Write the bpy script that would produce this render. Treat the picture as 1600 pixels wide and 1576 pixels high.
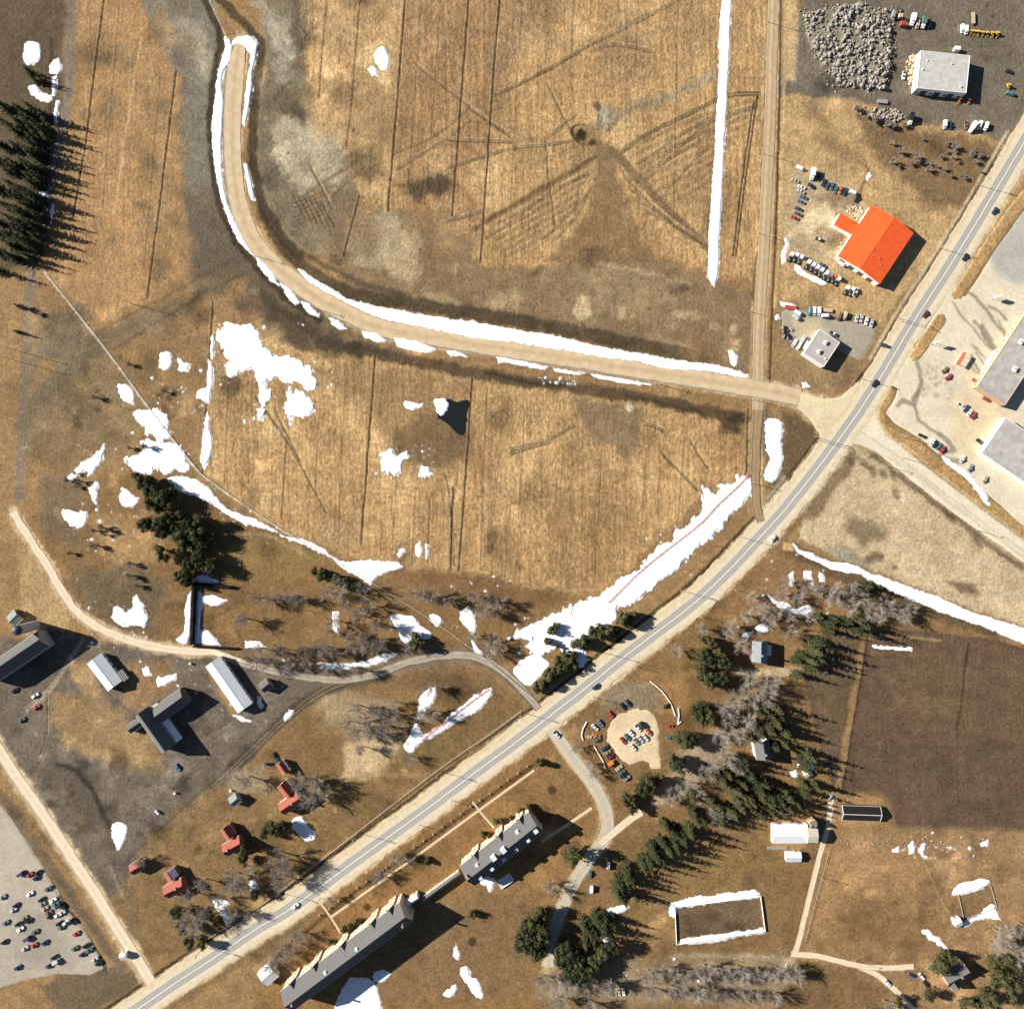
import bpy, bmesh, math, random
import numpy as np
from mathutils import Vector, Matrix, geometry

# ------------------------------------------------------------------ camera, sky, sun, exposure
for o in list(bpy.data.objects): bpy.data.objects.remove(o)
scene = bpy.context.scene
COL = scene.collection
S = 0.4                      # metres per photo pixel on the ground
CX, CY = 800.0, 788.0        # photo centre (the point straight below the aircraft)
H = 430.0                    # flying height
cam_d = bpy.data.cameras.new('aerial_camera'); cam = bpy.data.objects.new('aerial_camera', cam_d); COL.objects.link(cam)
cam.location = (0, 0, H); cam.rotation_euler = (0, 0, 0)
cam_d.sensor_fit = 'HORIZONTAL'; cam_d.sensor_width = 36.0
cam_d.lens = 36.0 * H / (1600 * S); cam_d.clip_start = 1.0; cam_d.clip_end = 9000.0
scene.camera = cam
SUN_EL = math.radians(25.0)
SUNV = Vector((-0.962 * math.cos(SUN_EL), 0.272 * math.cos(SUN_EL), math.sin(SUN_EL))).normalized()
world = bpy.data.worlds.new('World'); scene.world = world; world.use_nodes = True
wn = world.node_tree.nodes; wl = world.node_tree.links
sky = wn.new('ShaderNodeTexSky'); sky.sky_type = 'NISHITA'; sky.sun_disc = False
sky.sun_elevation = SUN_EL; sky.sun_rotation = math.atan2(SUNV.x, SUNV.y)
sky.air_density = 0.55; sky.dust_density = 0.2; sky.ozone_density = 1.0; sky.altitude = 100
bg = wn['Background']; bg.inputs['Strength'].default_value = 0.05
wl.new(sky.outputs['Color'], bg.inputs['Color'])
sd_ = bpy.data.lights.new('sun', 'SUN'); sd_.energy = 5.0; sd_.angle = math.radians(0.5); sd_.color = (1.0, 0.955, 0.89)
sun = bpy.data.objects.new('sun', sd_); COL.objects.link(sun)
sun.rotation_euler = SUNV.to_track_quat('Z', 'Y').to_euler(); sun.location = SUNV * 900
scene.view_settings.view_transform = 'Standard'; scene.view_settings.look = 'None'
scene.view_settings.gamma = 1.0; scene.view_settings.exposure = 1.18; scene.view_settings.use_curve_mapping = False
scene.render.engine = 'CYCLES'

R = random.Random(7)
def X(px): return (px - CX) * S
def Y(py): return (CY - py) * S
def P(px, py, h=0.0):                       # photo pixel seen at height h -> world x, y
    k = (H - h) / H
    return ((px - CX) * S * k, (CY - py) * S * k)
def L(r, g, b, k=1.0):                      # 8-bit display colour -> linear
    f = lambda v: (v / 255.0 / 12.92) if v <= 10 else ((v / 255.0 + 0.055) / 1.055) ** 2.4
    return (f(r) * k, f(g) * k, f(b) * k)
GK = 0.74                                   # display -> reflectance for sunlit flat ground
def G(r, g, b):
    c = L(r, g, b, GK); y = .3 * c[0] + .55 * c[1] + .15 * c[2]
    c = (c[0] * .975, c[1] * .99, c[2] * .92); w = min(1, max(0, (172 - r) / 30.0)); c = (c[0] * (1 - .045 * w), c[1], c[2]); return tuple(v + (y - v) * (.10 + .05 * w) for v in c)

# ------------------------------------------------------------------ materials
MATS = {}
def mat(name, rgb, rough=0.8, var=0.0, scale=0.6, bump=0.0, metal=0.0, spec=0.3, coat=0.0, attr=None):
    if name in MATS: return MATS[name]
    m = bpy.data.materials.new(name); m.use_nodes = True; MATS[name] = m
    nt = m.node_tree; n = nt.nodes; b = n['Principled BSDF']
    b.inputs['Base Color'].default_value = (*rgb, 1); b.inputs['Roughness'].default_value = rough
    b.inputs['Metallic'].default_value = metal; b.inputs['Specular IOR Level'].default_value = spec
    if coat: b.inputs['Coat Weight'].default_value = coat
    if var or bump:
        g = n.new('ShaderNodeNewGeometry')
        t = n.new('ShaderNodeTexNoise'); t.inputs['Scale'].default_value = scale; t.inputs['Detail'].default_value = 5
        nt.links.new(g.outputs['Position'], t.inputs['Vector'])
        if var:
            mr = n.new('ShaderNodeMapRange'); mr.inputs[1].default_value = 0.3; mr.inputs[2].default_value = 0.7
            mr.inputs[3].default_value = 1 - var; mr.inputs[4].default_value = 1 + var
            nt.links.new(t.outputs['Fac'], mr.inputs[0])
            vm = n.new('ShaderNodeVectorMath'); vm.operation = 'SCALE'; vm.inputs[0].default_value = rgb
            nt.links.new(mr.outputs[0], vm.inputs['Scale']); nt.links.new(vm.outputs[0], b.inputs['Base Color'])
        if bump:
            bp = n.new('ShaderNodeBump'); bp.inputs['Strength'].default_value = 0.8; bp.inputs['Distance'].default_value = bump
            nt.links.new(t.outputs['Fac'], bp.inputs['Height']); nt.links.new(bp.outputs[0], b.inputs['Normal'])
    return m

def ground_mat(name, furrow=True, amp=1.0, bump=0.42, rough=0.95):
    m = bpy.data.materials.new(name); m.use_nodes = True; nt = m.node_tree; n = nt.nodes; lk = nt.links
    b = n['Principled BSDF']; b.inputs['Roughness'].default_value = rough; b.inputs['Specular IOR Level'].default_value = 0.08
    a = n.new('ShaderNodeAttribute'); a.attribute_name = 'col'
    geo = n.new('ShaderNodeNewGeometry')
    def noise(scale, detail, vec=None, rg=0.55):
        t = n.new('ShaderNodeTexNoise'); t.inputs['Scale'].default_value = scale
        t.inputs['Detail'].default_value = detail; t.inputs['Roughness'].default_value = rg
        lk.new(vec if vec else geo.outputs['Position'], t.inputs['Vector']); return t.outputs['Fac']
    def rng(src, lo, hi, a0=0.3, a1=0.7):
        mr = n.new('ShaderNodeMapRange'); lk.new(src, mr.inputs[0])
        for i, v in zip((1, 2, 3, 4), (a0, a1, lo, hi)): mr.inputs[i].default_value = v
        return mr.outputs[0]
    def math2(op, x, y):
        q = n.new('ShaderNodeMath'); q.operation = op
        for i, v in enumerate((x, y)):
            if isinstance(v, (int, float)): q.inputs[i].default_value = v
            else: lk.new(v, q.inputs[i])
        return q.outputs[0]
    big = noise(0.035, 5, rg=0.6); mid = noise(0.13, 5, rg=0.65); fine = noise(0.55, 5, rg=0.65); grain = noise(1.9, 3)
    f = math2('MULTIPLY', rng(mid, 1 - .24 * amp, 1 + .22 * amp), rng(fine, 1 - .36 * amp, 1 + .34 * amp))
    f = math2('MULTIPLY', f, rng(big, 1 - .16 * amp, 1 + .16 * amp))
    f = math2('MULTIPLY', f, rng(grain, 1 - .30 * amp, 1 + .30 * amp))
    hsum = math2('ADD', fine, math2('MULTIPLY', grain, 0.55))
    if furrow:
        fa = n.new('ShaderNodeAttribute'); fa.attribute_name = 'fur'
        mp = n.new('ShaderNodeMapping'); mp.inputs['Rotation'].default_value = (0, 0, math.radians(5))
        mp.inputs['Scale'].default_value = (1.0, 0.045, 1.0); lk.new(geo.outputs['Position'], mp.inputs['Vector'])
        row = noise(0.42, 4, mp.outputs[0], 0.6)
        mp2 = n.new('ShaderNodeMapping'); mp2.inputs['Rotation'].default_value = (0, 0, math.radians(5))
        mp2.inputs['Scale'].default_value = (1.0, 0.5, 1.0); lk.new(geo.outputs['Position'], mp2.inputs['Vector'])
        stub = noise(0.5, 5, mp2.outputs[0], 0.75)
        rowv = math2('ADD', math2('MULTIPLY', math2('SUBTRACT', row, 0.5), 1.25), math2('MULTIPLY', math2('SUBTRACT', stub, 0.5), 2.1))
        f = math2('MULTIPLY', f, math2('ADD', math2('MULTIPLY', rowv, fa.outputs['Fac']), 1.0))
        hsum = math2('ADD', hsum, math2('MULTIPLY', math2('MULTIPLY', stub, fa.outputs['Fac']), 1.3))
    vm = n.new('ShaderNodeVectorMath'); vm.operation = 'SCALE'
    lk.new(a.outputs['Color'], vm.inputs[0]); lk.new(f, vm.inputs['Scale'])
    lk.new(vm.outputs[0], b.inputs['Base Color'])
    bp = n.new('ShaderNodeBump'); bp.inputs['Strength'].default_value = 0.75; bp.inputs['Distance'].default_value = bump
    lk.new(hsum, bp.inputs['Height']); lk.new(bp.outputs[0], b.inputs['Normal'])
    return m
M_GROUND = ground_mat('ground_soil_and_straw')
M_LOT = ground_mat('lot_surface', furrow=False, amp=0.45, bump=0.08)

# ------------------------------------------------------------------ objects
def tag(o, label=None, cat=None, group=None, kind=None):
    if label: o['label'] = label
    if cat: o['category'] = cat
    if group: o['group'] = group
    if kind: o['kind'] = kind
    return o
def link(name, me, parent=None, mats=()):
    o = bpy.data.objects.new(name, me); COL.objects.link(o)
    if me is not None:
        for m in mats:
            if len(me.materials) < len(mats): me.materials.append(m)
    if parent: o.parent = parent
    return o
def empty(name, x, y, z=0.0, rz=0.0, label=None, cat=None, group=None):
    o = bpy.data.objects.new(name, None); COL.objects.link(o)
    o.location = (x, y, z); o.rotation_euler = (0, 0, rz); o.empty_display_size = 0.5
    return tag(o, label, cat, group)
class MB:
    def __init__(s): s.v = []; s.f = []; s.mi = []
    def add(s, vs, fs, mi=0):
        k = len(s.v); s.v += [tuple(v) for v in vs]; s.f += [tuple(i + k for i in f) for f in fs]; s.mi += [mi] * len(fs); return s
    def box(s, x0, x1, y0, y1, z0, z1, mi=0, tx=0, ty=0):      # tx, ty: inset of the top face
        return s.add([(x0, y0, z0), (x1, y0, z0), (x1, y1, z0), (x0, y1, z0), (x0 + tx, y0 + ty, z1), (x1 - tx, y0 + ty, z1), (x1 - tx, y1 - ty, z1), (x0 + tx, y1 - ty, z1)],
              [(3, 2, 1, 0), (4, 5, 6, 7), (0, 1, 5, 4), (1, 2, 6, 5), (2, 3, 7, 6), (3, 0, 4, 7)], mi)
    def prism(s, prof, y0, y1, mi=0):                          # profile in x,z (ccw) pushed along y
        n = len(prof); vs = [(x, y0, z) for x, z in prof] + [(x, y1, z) for x, z in prof]
        fs = [tuple(range(n)), tuple(range(2 * n - 1, n - 1, -1))] + [(i, i + n, (i + 1) % n + n, (i + 1) % n) for i in range(n)]
        return s.add(vs, fs, mi)
    def tube(s, a, b, r0, r1, n=5, mi=0, cap=True):
        a = Vector(a); b = Vector(b); d = b - a
        if d.length < 1e-6: return s
        d.normalize(); u = d.orthogonal().normalized(); w = d.cross(u)
        vs = []
        for p, r in ((a, r0), (b, r1)):
            for i in range(n):
                t = 2 * math.pi * i / n; vs.append(p + (u * math.cos(t) + w * math.sin(t)) * r)
        fs = [(i, (i + 1) % n, (i + 1) % n + n, i + n) for i in range(n)]
        if cap: fs += [tuple(range(n - 1, -1, -1)), tuple(range(n, 2 * n))]
        return s.add(vs, fs, mi)
    def mesh(s, name, mats=(), smooth=False):
        me = bpy.data.meshes.new(name); me.from_pydata(s.v, [], s.f)
        for m in mats: me.materials.append(m)
        if len(mats) > 1: me.polygons.foreach_set('material_index', s.mi)
        if smooth: me.polygons.foreach_set('use_smooth', [True] * len(me.polygons))
        me.update(); return me
    def obj(s, name, mats=(), parent=None, smooth=False):
        return link(name, s.mesh(name, mats, smooth), parent)

# ------------------------------------------------------------------ noise and canvases (pixel space = metres / 0.4 on the ground)
def vnoise(x, y, sc, seed):
    x = x / sc + seed * 17.13; y = y / sc + seed * 9.71
    xi = np.floor(x).astype(np.int64); yi = np.floor(y).astype(np.int64); fx = (x - xi); fy = (y - yi)
    fx = fx * fx * (3 - 2 * fx); fy = fy * fy * (3 - 2 * fy)
    def h(a, b):
        n = (a * 374761393 + b * 668265263 + seed * 1442695041) & 0x7fffffff
        n = ((n ^ (n >> 13)) * 1274126177) & 0x7fffffff
        return ((n ^ (n >> 16)) & 0xffff) / 65535.0
    a = h(xi, yi); b = h(xi + 1, yi); c = h(xi, yi + 1); d = h(xi + 1, yi + 1)
    return ((a + (b - a) * fx) * (1 - fy) + (c + (d - c) * fx) * fy).astype(np.float32)
def fbm(x, y, sc, seed, oct=3):
    t = 0; a = 1; w = 0
    for i in range(oct): t = t + a * vnoise(x, y, sc / 2 ** i, seed + i); w += a; a *= 0.55
    return t / w - 0.5
def smooth_pts(pts, closed=False, step=6.0):
    p = [Vector((a[0], a[1])) for a in pts]; n = len(p); out = []
    rngi = range(n if closed else n - 1)
    for i in rngi:
        p0 = p[(i - 1) % n] if closed or i > 0 else p[0] * 2 - p[1]
        p1 = p[i]; p2 = p[(i + 1) % n]
        p3 = p[(i + 2) % n] if closed or i + 2 < n else p2 * 2 - p1
        m = max(1, int((p2 - p1).length / step))
        for k in range(m):
            t = k / m
            q = 0.5 * ((2 * p1) + (p2 - p0) * t + (2 * p0 - 5 * p1 + 4 * p2 - p3) * t * t + (3 * p1 - p0 - 3 * p2 + p3) * t ** 3)
            out.append((q.x, q.y))
    if not closed: out.append((p[-1].x, p[-1].y))
    return out
class Canvas:
    def __init__(s, xs, ys):
        s.xs = np.asarray(xs, np.float32); s.ys = np.asarray(ys, np.float32)
        s.X, s.Y = np.meshgrid(s.xs, s.ys); shp = s.X.shape
        s.wa = fbm(s.X, s.Y, 22, 1, 4); s.wb = fbm(s.X, s.Y, 22, 5, 4)
        s.fa = fbm(s.X, s.Y, 6, 11, 2); s.fb = fbm(s.X, s.Y, 6, 15, 2)
        s.col = np.zeros(shp + (3,), np.float32); s.fur = np.zeros(shp, np.float32); s.h = np.zeros(shp, np.float32)
        s.paved = np.zeros(shp, np.float32)
    def win(s, pts, m):
        a = np.asarray(pts, np.float32)
        i0, i1 = np.searchsorted(s.xs, [a[:, 0].min() - m, a[:, 0].max() + m]); j0, j1 = np.searchsorted(s.ys, [a[:, 1].min() - m, a[:, 1].max() + m])
        return (slice(j0, j1), slice(i0, i1))
    def sd(s, pts, w, jit, closed):                            # signed distance in px, positive inside
        x = s.X[w] + s.wa[w] * jit * 3.0 + s.fa[w] * jit * 1.3; y = s.Y[w] + s.wb[w] * jit * 3.0 - s.fb[w] * jit * 1.3
        d = np.full(x.shape, 1e9, np.float32); ins = np.zeros(x.shape, bool)
        n = len(pts)
        for i in range(n if closed else n - 1):
            x0, y0 = pts[i]; x1, y1 = pts[(i + 1) % n]
            dx, dy = x1 - x0, y1 - y0; l2 = dx * dx + dy * dy + 1e-9
            t = np.clip(((x - x0) * dx + (y - y0) * dy) / l2, 0, 1)
            d = np.minimum(d, (x - x0 - t * dx) ** 2 + (y - y0 - t * dy) ** 2)
            if closed and y0 != y1:
                c = (y0 > y) != (y1 > y)
                ins ^= c & (x < (x1 - x0) * (y - y0) / (y1 - y0) + x0)
        d = np.sqrt(d)
        return np.where(ins, d, -d) if closed else -d
    def mask(s, pts, soft=2.0, jit=2.0, width=None, closed=True, sm=False):
        if width is not None: closed = False
        if sm: pts = smooth_pts(pts, closed, 12)
        w = s.win(pts, (width or 0) / 2 + soft + 3 * jit + 2)
        if s.X[w].size == 0: return w, None
        d = s.sd(pts, w, jit, closed)
        if width is not None: d = d + width / 2
        t = np.clip(d / soft * 0.5 + 0.5, 0, 1); return w, t * t * (3 - 2 * t)
    def put(s, w, m, c=None, a=1.0, fur=None, h=None):
        if m is None: return
        m = m * a
        if c is not None: s.col[w] = s.col[w] * (1 - m[..., None]) + np.asarray(c, np.float32) * m[..., None]
        if fur is not None: s.fur[w] = s.fur[w] * (1 - m) + fur * m
        if h is not None: s.h[w] = s.h[w] + h * m
    def poly(s, pts, c, soft=3, jit=3, a=1.0, fur=None, h=None, sm=False):
        w, m = s.mask(pts, soft, jit, sm=sm); s.put(w, m, c, a, fur, h)
    def stroke(s, pts, wd, c, soft=1.5, jit=1.0, a=1.0, fur=None, h=None, sm=True):
        w, m = s.mask(pts, soft, jit, width=wd, sm=sm); s.put(w, m, c, a, fur, h)
def ell(cx, cy, rx, ry, rot=0, n=14):
    r = math.radians(rot); o = []
    for i in range(n):
        t = 2 * math.pi * i / n; a, b = rx * math.cos(t), ry * math.sin(t)
        o.append((cx + a * math.cos(r) - b * math.sin(r), cy + a * math.sin(r) + b * math.cos(r)))
    return o

# ------------------------------------------------------------------ road and lot outlines (photo pixels)
HWY = [(1680, 90), (1640, 155), (1576, 262), (1493, 400), (1428, 501), (1367, 603), (1315, 680), (1242, 776), (1183, 843), (1094, 933), (978, 1023), (902, 1084), (800, 1163), (755, 1196), (654, 1272), (552, 1346), (451, 1420), (400, 1450), (330, 1498), (279, 1531), (200, 1585), (100, 1650)]
DIRT = [(376, 64), (369, 100), (366, 130), (362, 200), (365, 270), (374, 325), (392, 370), (412, 398), (446, 430), (500, 468), (540, 489), (600, 514), (700, 531), (800, 547), (900, 562), (1003, 579), (1100, 594), (1165, 605), (1215, 614), (1250, 622)]
SIDE = [(1211, -60), (1210, 0), (1206, 100), (1203, 200), (1198, 300), (1193, 400), (1187, 500), (1185, 590), (1184, 640), (1180, 740), (1182, 790), (1190, 815)]
LANE = [(20, 800), (50, 848), (75, 885), (100, 930), (130, 965), (175, 990), (230, 1008), (290, 1017), (335, 1019)]
LANE2 = [(335, 1019), (400, 1042), (480, 1058), (540, 1062), (590, 1052), (640, 1034), (700, 1024), (740, 1026), (780, 1045), (815, 1076), (842, 1108)]
LEFTROAD = [(-40, 1110), (20, 1205), (60, 1262), (100, 1322), (150, 1398), (190, 1462), (216, 1502), (236, 1535)]
DRIVE = [(862, 1138), (885, 1172), (905, 1198), (928, 1228), (945, 1262), (950, 1290), (944, 1312), (918, 1345), (893, 1385), (876, 1424), (862, 1465), (856, 1510)]
DRIVE_B = [(938, 1318), (960, 1300), (985, 1280), (1003, 1268)]
GARDEN = [(1300, 1240), (1294, 1290), (1286, 1318), (1270, 1380), (1258, 1430), (1246, 1478), (1240, 1490)]
GARDEN_B = [(1236, 1490), (1280, 1494), (1340, 1508), (1385, 1512), (1428, 1510)]
GARDEN_C = [(1340, 1508), (1372, 1524), (1400, 1548), (1430, 1580)]
CONN_L = [(1244, 610), (1262, 618), (1290, 624), (1314, 620), (1330, 606), (1345, 600), (1340, 640), (1312, 690), (1292, 690), (1277, 672), (1266, 655), (1250, 640), (1240, 632)]
CONN_R = [(1380, 590), (1376, 625), (1370, 642), (1372, 655), (1385, 680), (1420, 708), (1470, 748), (1520, 786), (1576, 828), (1660, 890), (1660, 925), (1576, 860), (1520, 822), (1460, 778), (1410, 738), (1370, 706), (1345, 695), (1318, 692), (1345, 640)]
RLOT = [(1500, 415), (1478, 465), (1440, 525), (1405, 580), (1392, 600), (1404, 607), (1398, 625), (1384, 645), (1400, 662), (1440, 685), (1462, 705), (1500, 732), (1540, 768), (1600, 822), (1690, 880), (1690, 380), (1600, 330), (1560, 385), (1535, 425), (1510, 463), (1490, 470)]
LLOT = [(-60, 1180), (20, 1285), (60, 1345), (100, 1418), (130, 1455), (152, 1490), (160, 1512), (140, 1522), (90, 1520), (40, 1530), (-60, 1560)]
OVAL = [(956, 1126), (969, 1116), (988, 1111), (1007, 1108), (1020, 1115), (1030, 1139), (1031, 1177), (1031, 1200), (1017, 1203), (1017, 1191), (1004, 1186), (985, 1192), (971, 1187), (961, 1174), (949, 1158), (950, 1142)]
BLOT = [(1262, 490), (1300, 497), (1340, 505), (1368, 512), (1366, 520), (1360, 535), (1350, 558), (1342, 562), (1310, 545), (1282, 520), (1268, 535), (1242, 535), (1224, 520), (1222, 488), (1240, 478)]
PATH_MAIN = [(518, 1432), (560, 1402), (650, 1338), (740, 1272), (835, 1203)]
PATH_A = [(497, 1405), (515, 1430), (533, 1458)]
PATH_B = [(738, 1252), (752, 1270), (772, 1293)]
PATH_C = [(925, 1262), (890, 1286), (846, 1314)]

SP = 1.75                                                     # grid spacing of the ground sheet, px (0.7 m)
core_x = np.arange(-40, 1640.1, SP); core_y = np.arange(-40, 1616.1, SP)
out = np.array([6, 16, 34, 66, 130, 260, 520, 1000, 2000, 4200, 8000.])
gx = np.concatenate([-40 - out[::-1], core_x, core_x[-1] + out]); gy = np.concatenate([-40 - out[::-1], core_y, core_y[-1] + out])
C = Canvas(gx, gy)
STRAW = G(188, 148, 97); STRAW2 = G(180, 138, 90); STRAW3 = G(168, 130, 84); BROWN = G(152, 122, 86); DBROWN = G(96, 76, 54)
GREY = G(140, 126, 107); DGREY = G(100, 90, 78); PALE = G(182, 170, 146); GRASS = G(158, 119, 68); GRASS2 = G(140, 106, 62); TURF = G(116, 92, 58)
PLOW = G(122, 94, 70); SOILD = G(84, 72, 60)
C.col[:] = G(166, 128, 82)
C.col *= (1 + 0.22 * fbm(C.X, C.Y, 90, 21, 3))[..., None]
# upper left field and disturbed soil
C.poly([(125, -60), (205, -60), (240, 50), (285, 120), (280, 250), (296, 330), (312, 405), (260, 450), (160, 505), (80, 440), (115, 320), (128, 220)], STRAW2, 5, 5, fur=.55)
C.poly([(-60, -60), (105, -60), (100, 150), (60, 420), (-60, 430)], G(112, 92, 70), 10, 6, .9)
C.stroke([(112, -40), (108, 120), (97, 200), (72, 330), (52, 420), (42, 520), (36, 640), (30, 780)], 14, G(140, 124, 112), 4, 2, .85)
C.stroke([(80, 60), (78, 200), (64, 330), (52, 430)], 5, G(70, 62, 56), 2, 2, .6)
C.poly([(200, -60), (325, -60), (348, 60), (338, 150), (335, 280), (366, 372), (400, 420), (310, 425), (292, 330), (282, 230), (288, 130), (240, 55)], GREY, 6, 6, fur=.1)
C.poly([(280, 300), (340, 290), (372, 372), (440, 440), (420, 470), (300, 440)], G(122, 104, 82), 14, 6, .8, fur=.1)
C.poly(ell(312, 85, 17, 46, -6), PALE, 14, 6, .85)
C.poly([(262, 20), (300, 30), (316, 90), (300, 100), (280, 60)], G(160, 152, 138), 8, 4, .6)
for k in range(9): C.stroke([(232 + k * 7, 28 + k * 3), (262 + k * 6, 70 + k * 4), (286 + k * 5, 108 + k * 4)], 1.8, DGREY, 1.2, 1, .45)
C.poly([(300, 410), (420, 400), (520, 500), (600, 545), (500, 545), (420, 500), (340, 470)], G(118, 98, 74), 10, 7, .8, fur=.1)
C.poly([(400, 450), (520, 520), (545, 560), (470, 570), (420, 520)], G(92, 78, 62), 9, 7, .7)
# main upper field
C.poly([(455, -60), (1195, -60), (1188, 440), (1010, 400), (860, 420), (760, 420), (560, 330), (490, 150)], STRAW, 4, 6, fur=1.0)
C.poly([(633, -60), (783, -60), (768, 157), (753, 381), (700, 400), (606, 330), (621, 152)], G(176, 136, 92), 4, 3, fur=.9)
C.poly([(480, -60), (633, -60), (608, 320), (540, 290), (500, 180)], G(190, 152, 104), 5, 6, .9, fur=.7)
C.poly([(780, -40), (900, -40), (860, 60), (770, 110)], G(162, 128, 92), 22, 8, .7)
C.poly([(990, 30), (1080, 60), (1060, 140), (960, 150), (930, 90)], G(184, 145, 96), 25, 10, .6)
C.poly([(395, -60), (470, -60), (480, 160), (545, 250), (570, 330), (520, 400), (440, 380), (400, 310), (392, 200), (415, 100)], G(140, 122, 96), 8, 7, .95, fur=.15)
C.poly([(405, 5), (432, 20), (456, 35), (460, 100), (453, 140), (436, 136), (430, 100), (418, 55)], G(176, 164, 144), 8, 10, .75)
C.poly([(428, 182), (480, 188), (522, 212), (548, 252), (522, 288), (490, 304), (468, 300), (440, 262), (420, 222)], G(190, 174, 144), 9, 13, .75)
C.poly([(455, -20), (485, 0), (490, 60), (470, 80), (458, 40)], G(112, 98, 80), 12, 5, .7)
C.poly([(425, 140), (490, 140), (500, 185), (440, 180)], G(124, 104, 80), 10, 6, .8)
C.poly([(500, 380), (560, 330), (700, 330), (760, 420), (850, 420), (905, 398), (1010, 400), (1100, 440), (1176, 448), (1176, 590), (1000, 548), (800, 508), (650, 482), (540, 450)], BROWN, 9, 8, fur=.12)
C.poly([(545, 345), (600, 335), (660, 368), (658, 412), (640, 442), (600, 425), (552, 402)], G(182, 164, 130), 10, 14, .7)
C.poly([(640, 330), (710, 335), (720, 400), (665, 420)], G(150, 116, 76), 12, 6, .7)
C.poly([(900, 420), (1010, 420), (1040, 470), (960, 500), (890, 480)], G(160, 134, 98), 16, 8, .7)
C.poly([(892, 492), (905, 462), (918, 462), (926, 492), (905, 500)], G(204, 176, 130), 4, 3, .8)
C.poly([(965, 478), (978, 480), (980, 498), (968, 500)], G(196, 168, 124), 3, 2, .8)
for (a, b, rx, ry) in [(690, 470, 30, 12), (1075, 495, 22, 7), (1117, 508, 8, 6), (1148, 512, 5, 8), (1060, 440, 20, 5), (780, 470, 10, 12), (960, 414, 24, 5), (1010, 425, 30, 4), (1060, 545, 20, 8), (980, 530, 40, 4)]:
    C.poly(ell(a, b, rx, ry, 8), G(186, 160, 120), 4, 4, .6)
C.stroke([(415, 330), (450, 390), (500, 435), (560, 460), (650, 476), (800, 500), (900, 518), (1000, 540), (1100, 560)], 22, G(98, 80, 56), 4, 3, .9, h=-.3)
C.stroke([(470, 395), (560, 440), (640, 462)], 8, G(84, 70, 52), 3, 3, .6)
rv = random.Random(99)
for k in range(120):
    x = rv.uniform(480, 1180); y = rv.uniform(-20, 400); rr = rv.uniform(8, 34)
    C.poly(ell(x, y, rr * .7, rr * 1.5, rv.uniform(-10, 20), 9), G(*rv.choice([(150, 114, 72), (216, 178, 124), (168, 126, 80), (206, 168, 116), (142, 110, 78)])), rr * .7, 8, rv.uniform(.25, .55))
# wheel tracks round the bare spot in the upper field
C.poly([(930, 222), (958, 222), (966, 272), (985, 330), (1000, 370), (1030, 410), (850, 410), (900, 362), (922, 330), (929, 280)], G(148, 115, 77), 6, 5, .85, fur=.25)
C.stroke([(958, 236), (1000, 280), (1040, 322), (1104, 385)], 12, G(138, 106, 70), 3, 2.5, .9, fur=.15)
C.stroke([(1112, 118), (1060, 142), (1000, 165), (958, 182)], 14, G(158, 140, 112), 7, 5, .75)
trk = G(92, 68, 44)
def tracks(pts, n=2, sep=3.0, w=2.0, a=.6, c=trk):
    for i in range(n):
        o = (i - (n - 1) / 2) * sep
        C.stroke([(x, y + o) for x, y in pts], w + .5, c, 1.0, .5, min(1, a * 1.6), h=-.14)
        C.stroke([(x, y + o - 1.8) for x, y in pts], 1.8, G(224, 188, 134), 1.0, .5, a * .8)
C.stroke([(1192, 146), (1135, 150), (1080, 176), (1000, 216), (972, 238)], 7, G(128, 96, 60), 3, 1.5, .75)
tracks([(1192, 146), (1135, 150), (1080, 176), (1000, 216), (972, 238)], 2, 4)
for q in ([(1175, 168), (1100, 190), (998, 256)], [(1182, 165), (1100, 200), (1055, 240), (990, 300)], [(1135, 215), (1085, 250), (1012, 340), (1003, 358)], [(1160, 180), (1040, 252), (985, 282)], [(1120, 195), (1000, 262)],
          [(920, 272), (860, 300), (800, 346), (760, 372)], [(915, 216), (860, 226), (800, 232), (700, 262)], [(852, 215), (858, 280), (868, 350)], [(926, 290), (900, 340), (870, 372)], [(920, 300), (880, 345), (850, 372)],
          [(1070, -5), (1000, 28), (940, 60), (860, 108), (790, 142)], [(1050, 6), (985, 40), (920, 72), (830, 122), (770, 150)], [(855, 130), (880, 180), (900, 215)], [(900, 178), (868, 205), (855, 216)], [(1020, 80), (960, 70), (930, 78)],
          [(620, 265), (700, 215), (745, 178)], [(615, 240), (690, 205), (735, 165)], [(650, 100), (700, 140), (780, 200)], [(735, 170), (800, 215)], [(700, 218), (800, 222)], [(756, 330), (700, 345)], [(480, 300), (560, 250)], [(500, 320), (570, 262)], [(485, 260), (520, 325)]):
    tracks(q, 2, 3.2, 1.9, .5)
for k in range(9): tracks([(982 + k * 3, 232 + k * 13), (1075 + k * 2, 190 + k * 13), (1186 - k * 9, 152 + k * 15)], 2, 3.4, 1.7, .34)
for k in range(7): tracks([(926 - k * 5, 252 + k * 15), (850, 298 + k * 12), (762 + k * 5, 346 + k * 9)], 2, 3.4, 1.7, .34)
for k in range(5): tracks([(968 + k * 8, 262 + k * 16), (1010 + k * 9, 310 + k * 9), (1075 + k * 8, 372 + k * 3)], 2, 3.4, 1.7, .3)
C.stroke([(928, 246), (880, 276), (800, 321), (742, 357)], 7, G(122, 90, 56), 3, 1.5, .8)
C.poly([(930, 168), (944, 160), (960, 172), (960, 194), (948, 206), (930, 198)], G(160, 144, 116), 5, 4, .95, h=.5)
C.poly(ell(935, 166, 6, 8), G(110, 84, 56), 3, 3, .8)
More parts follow.
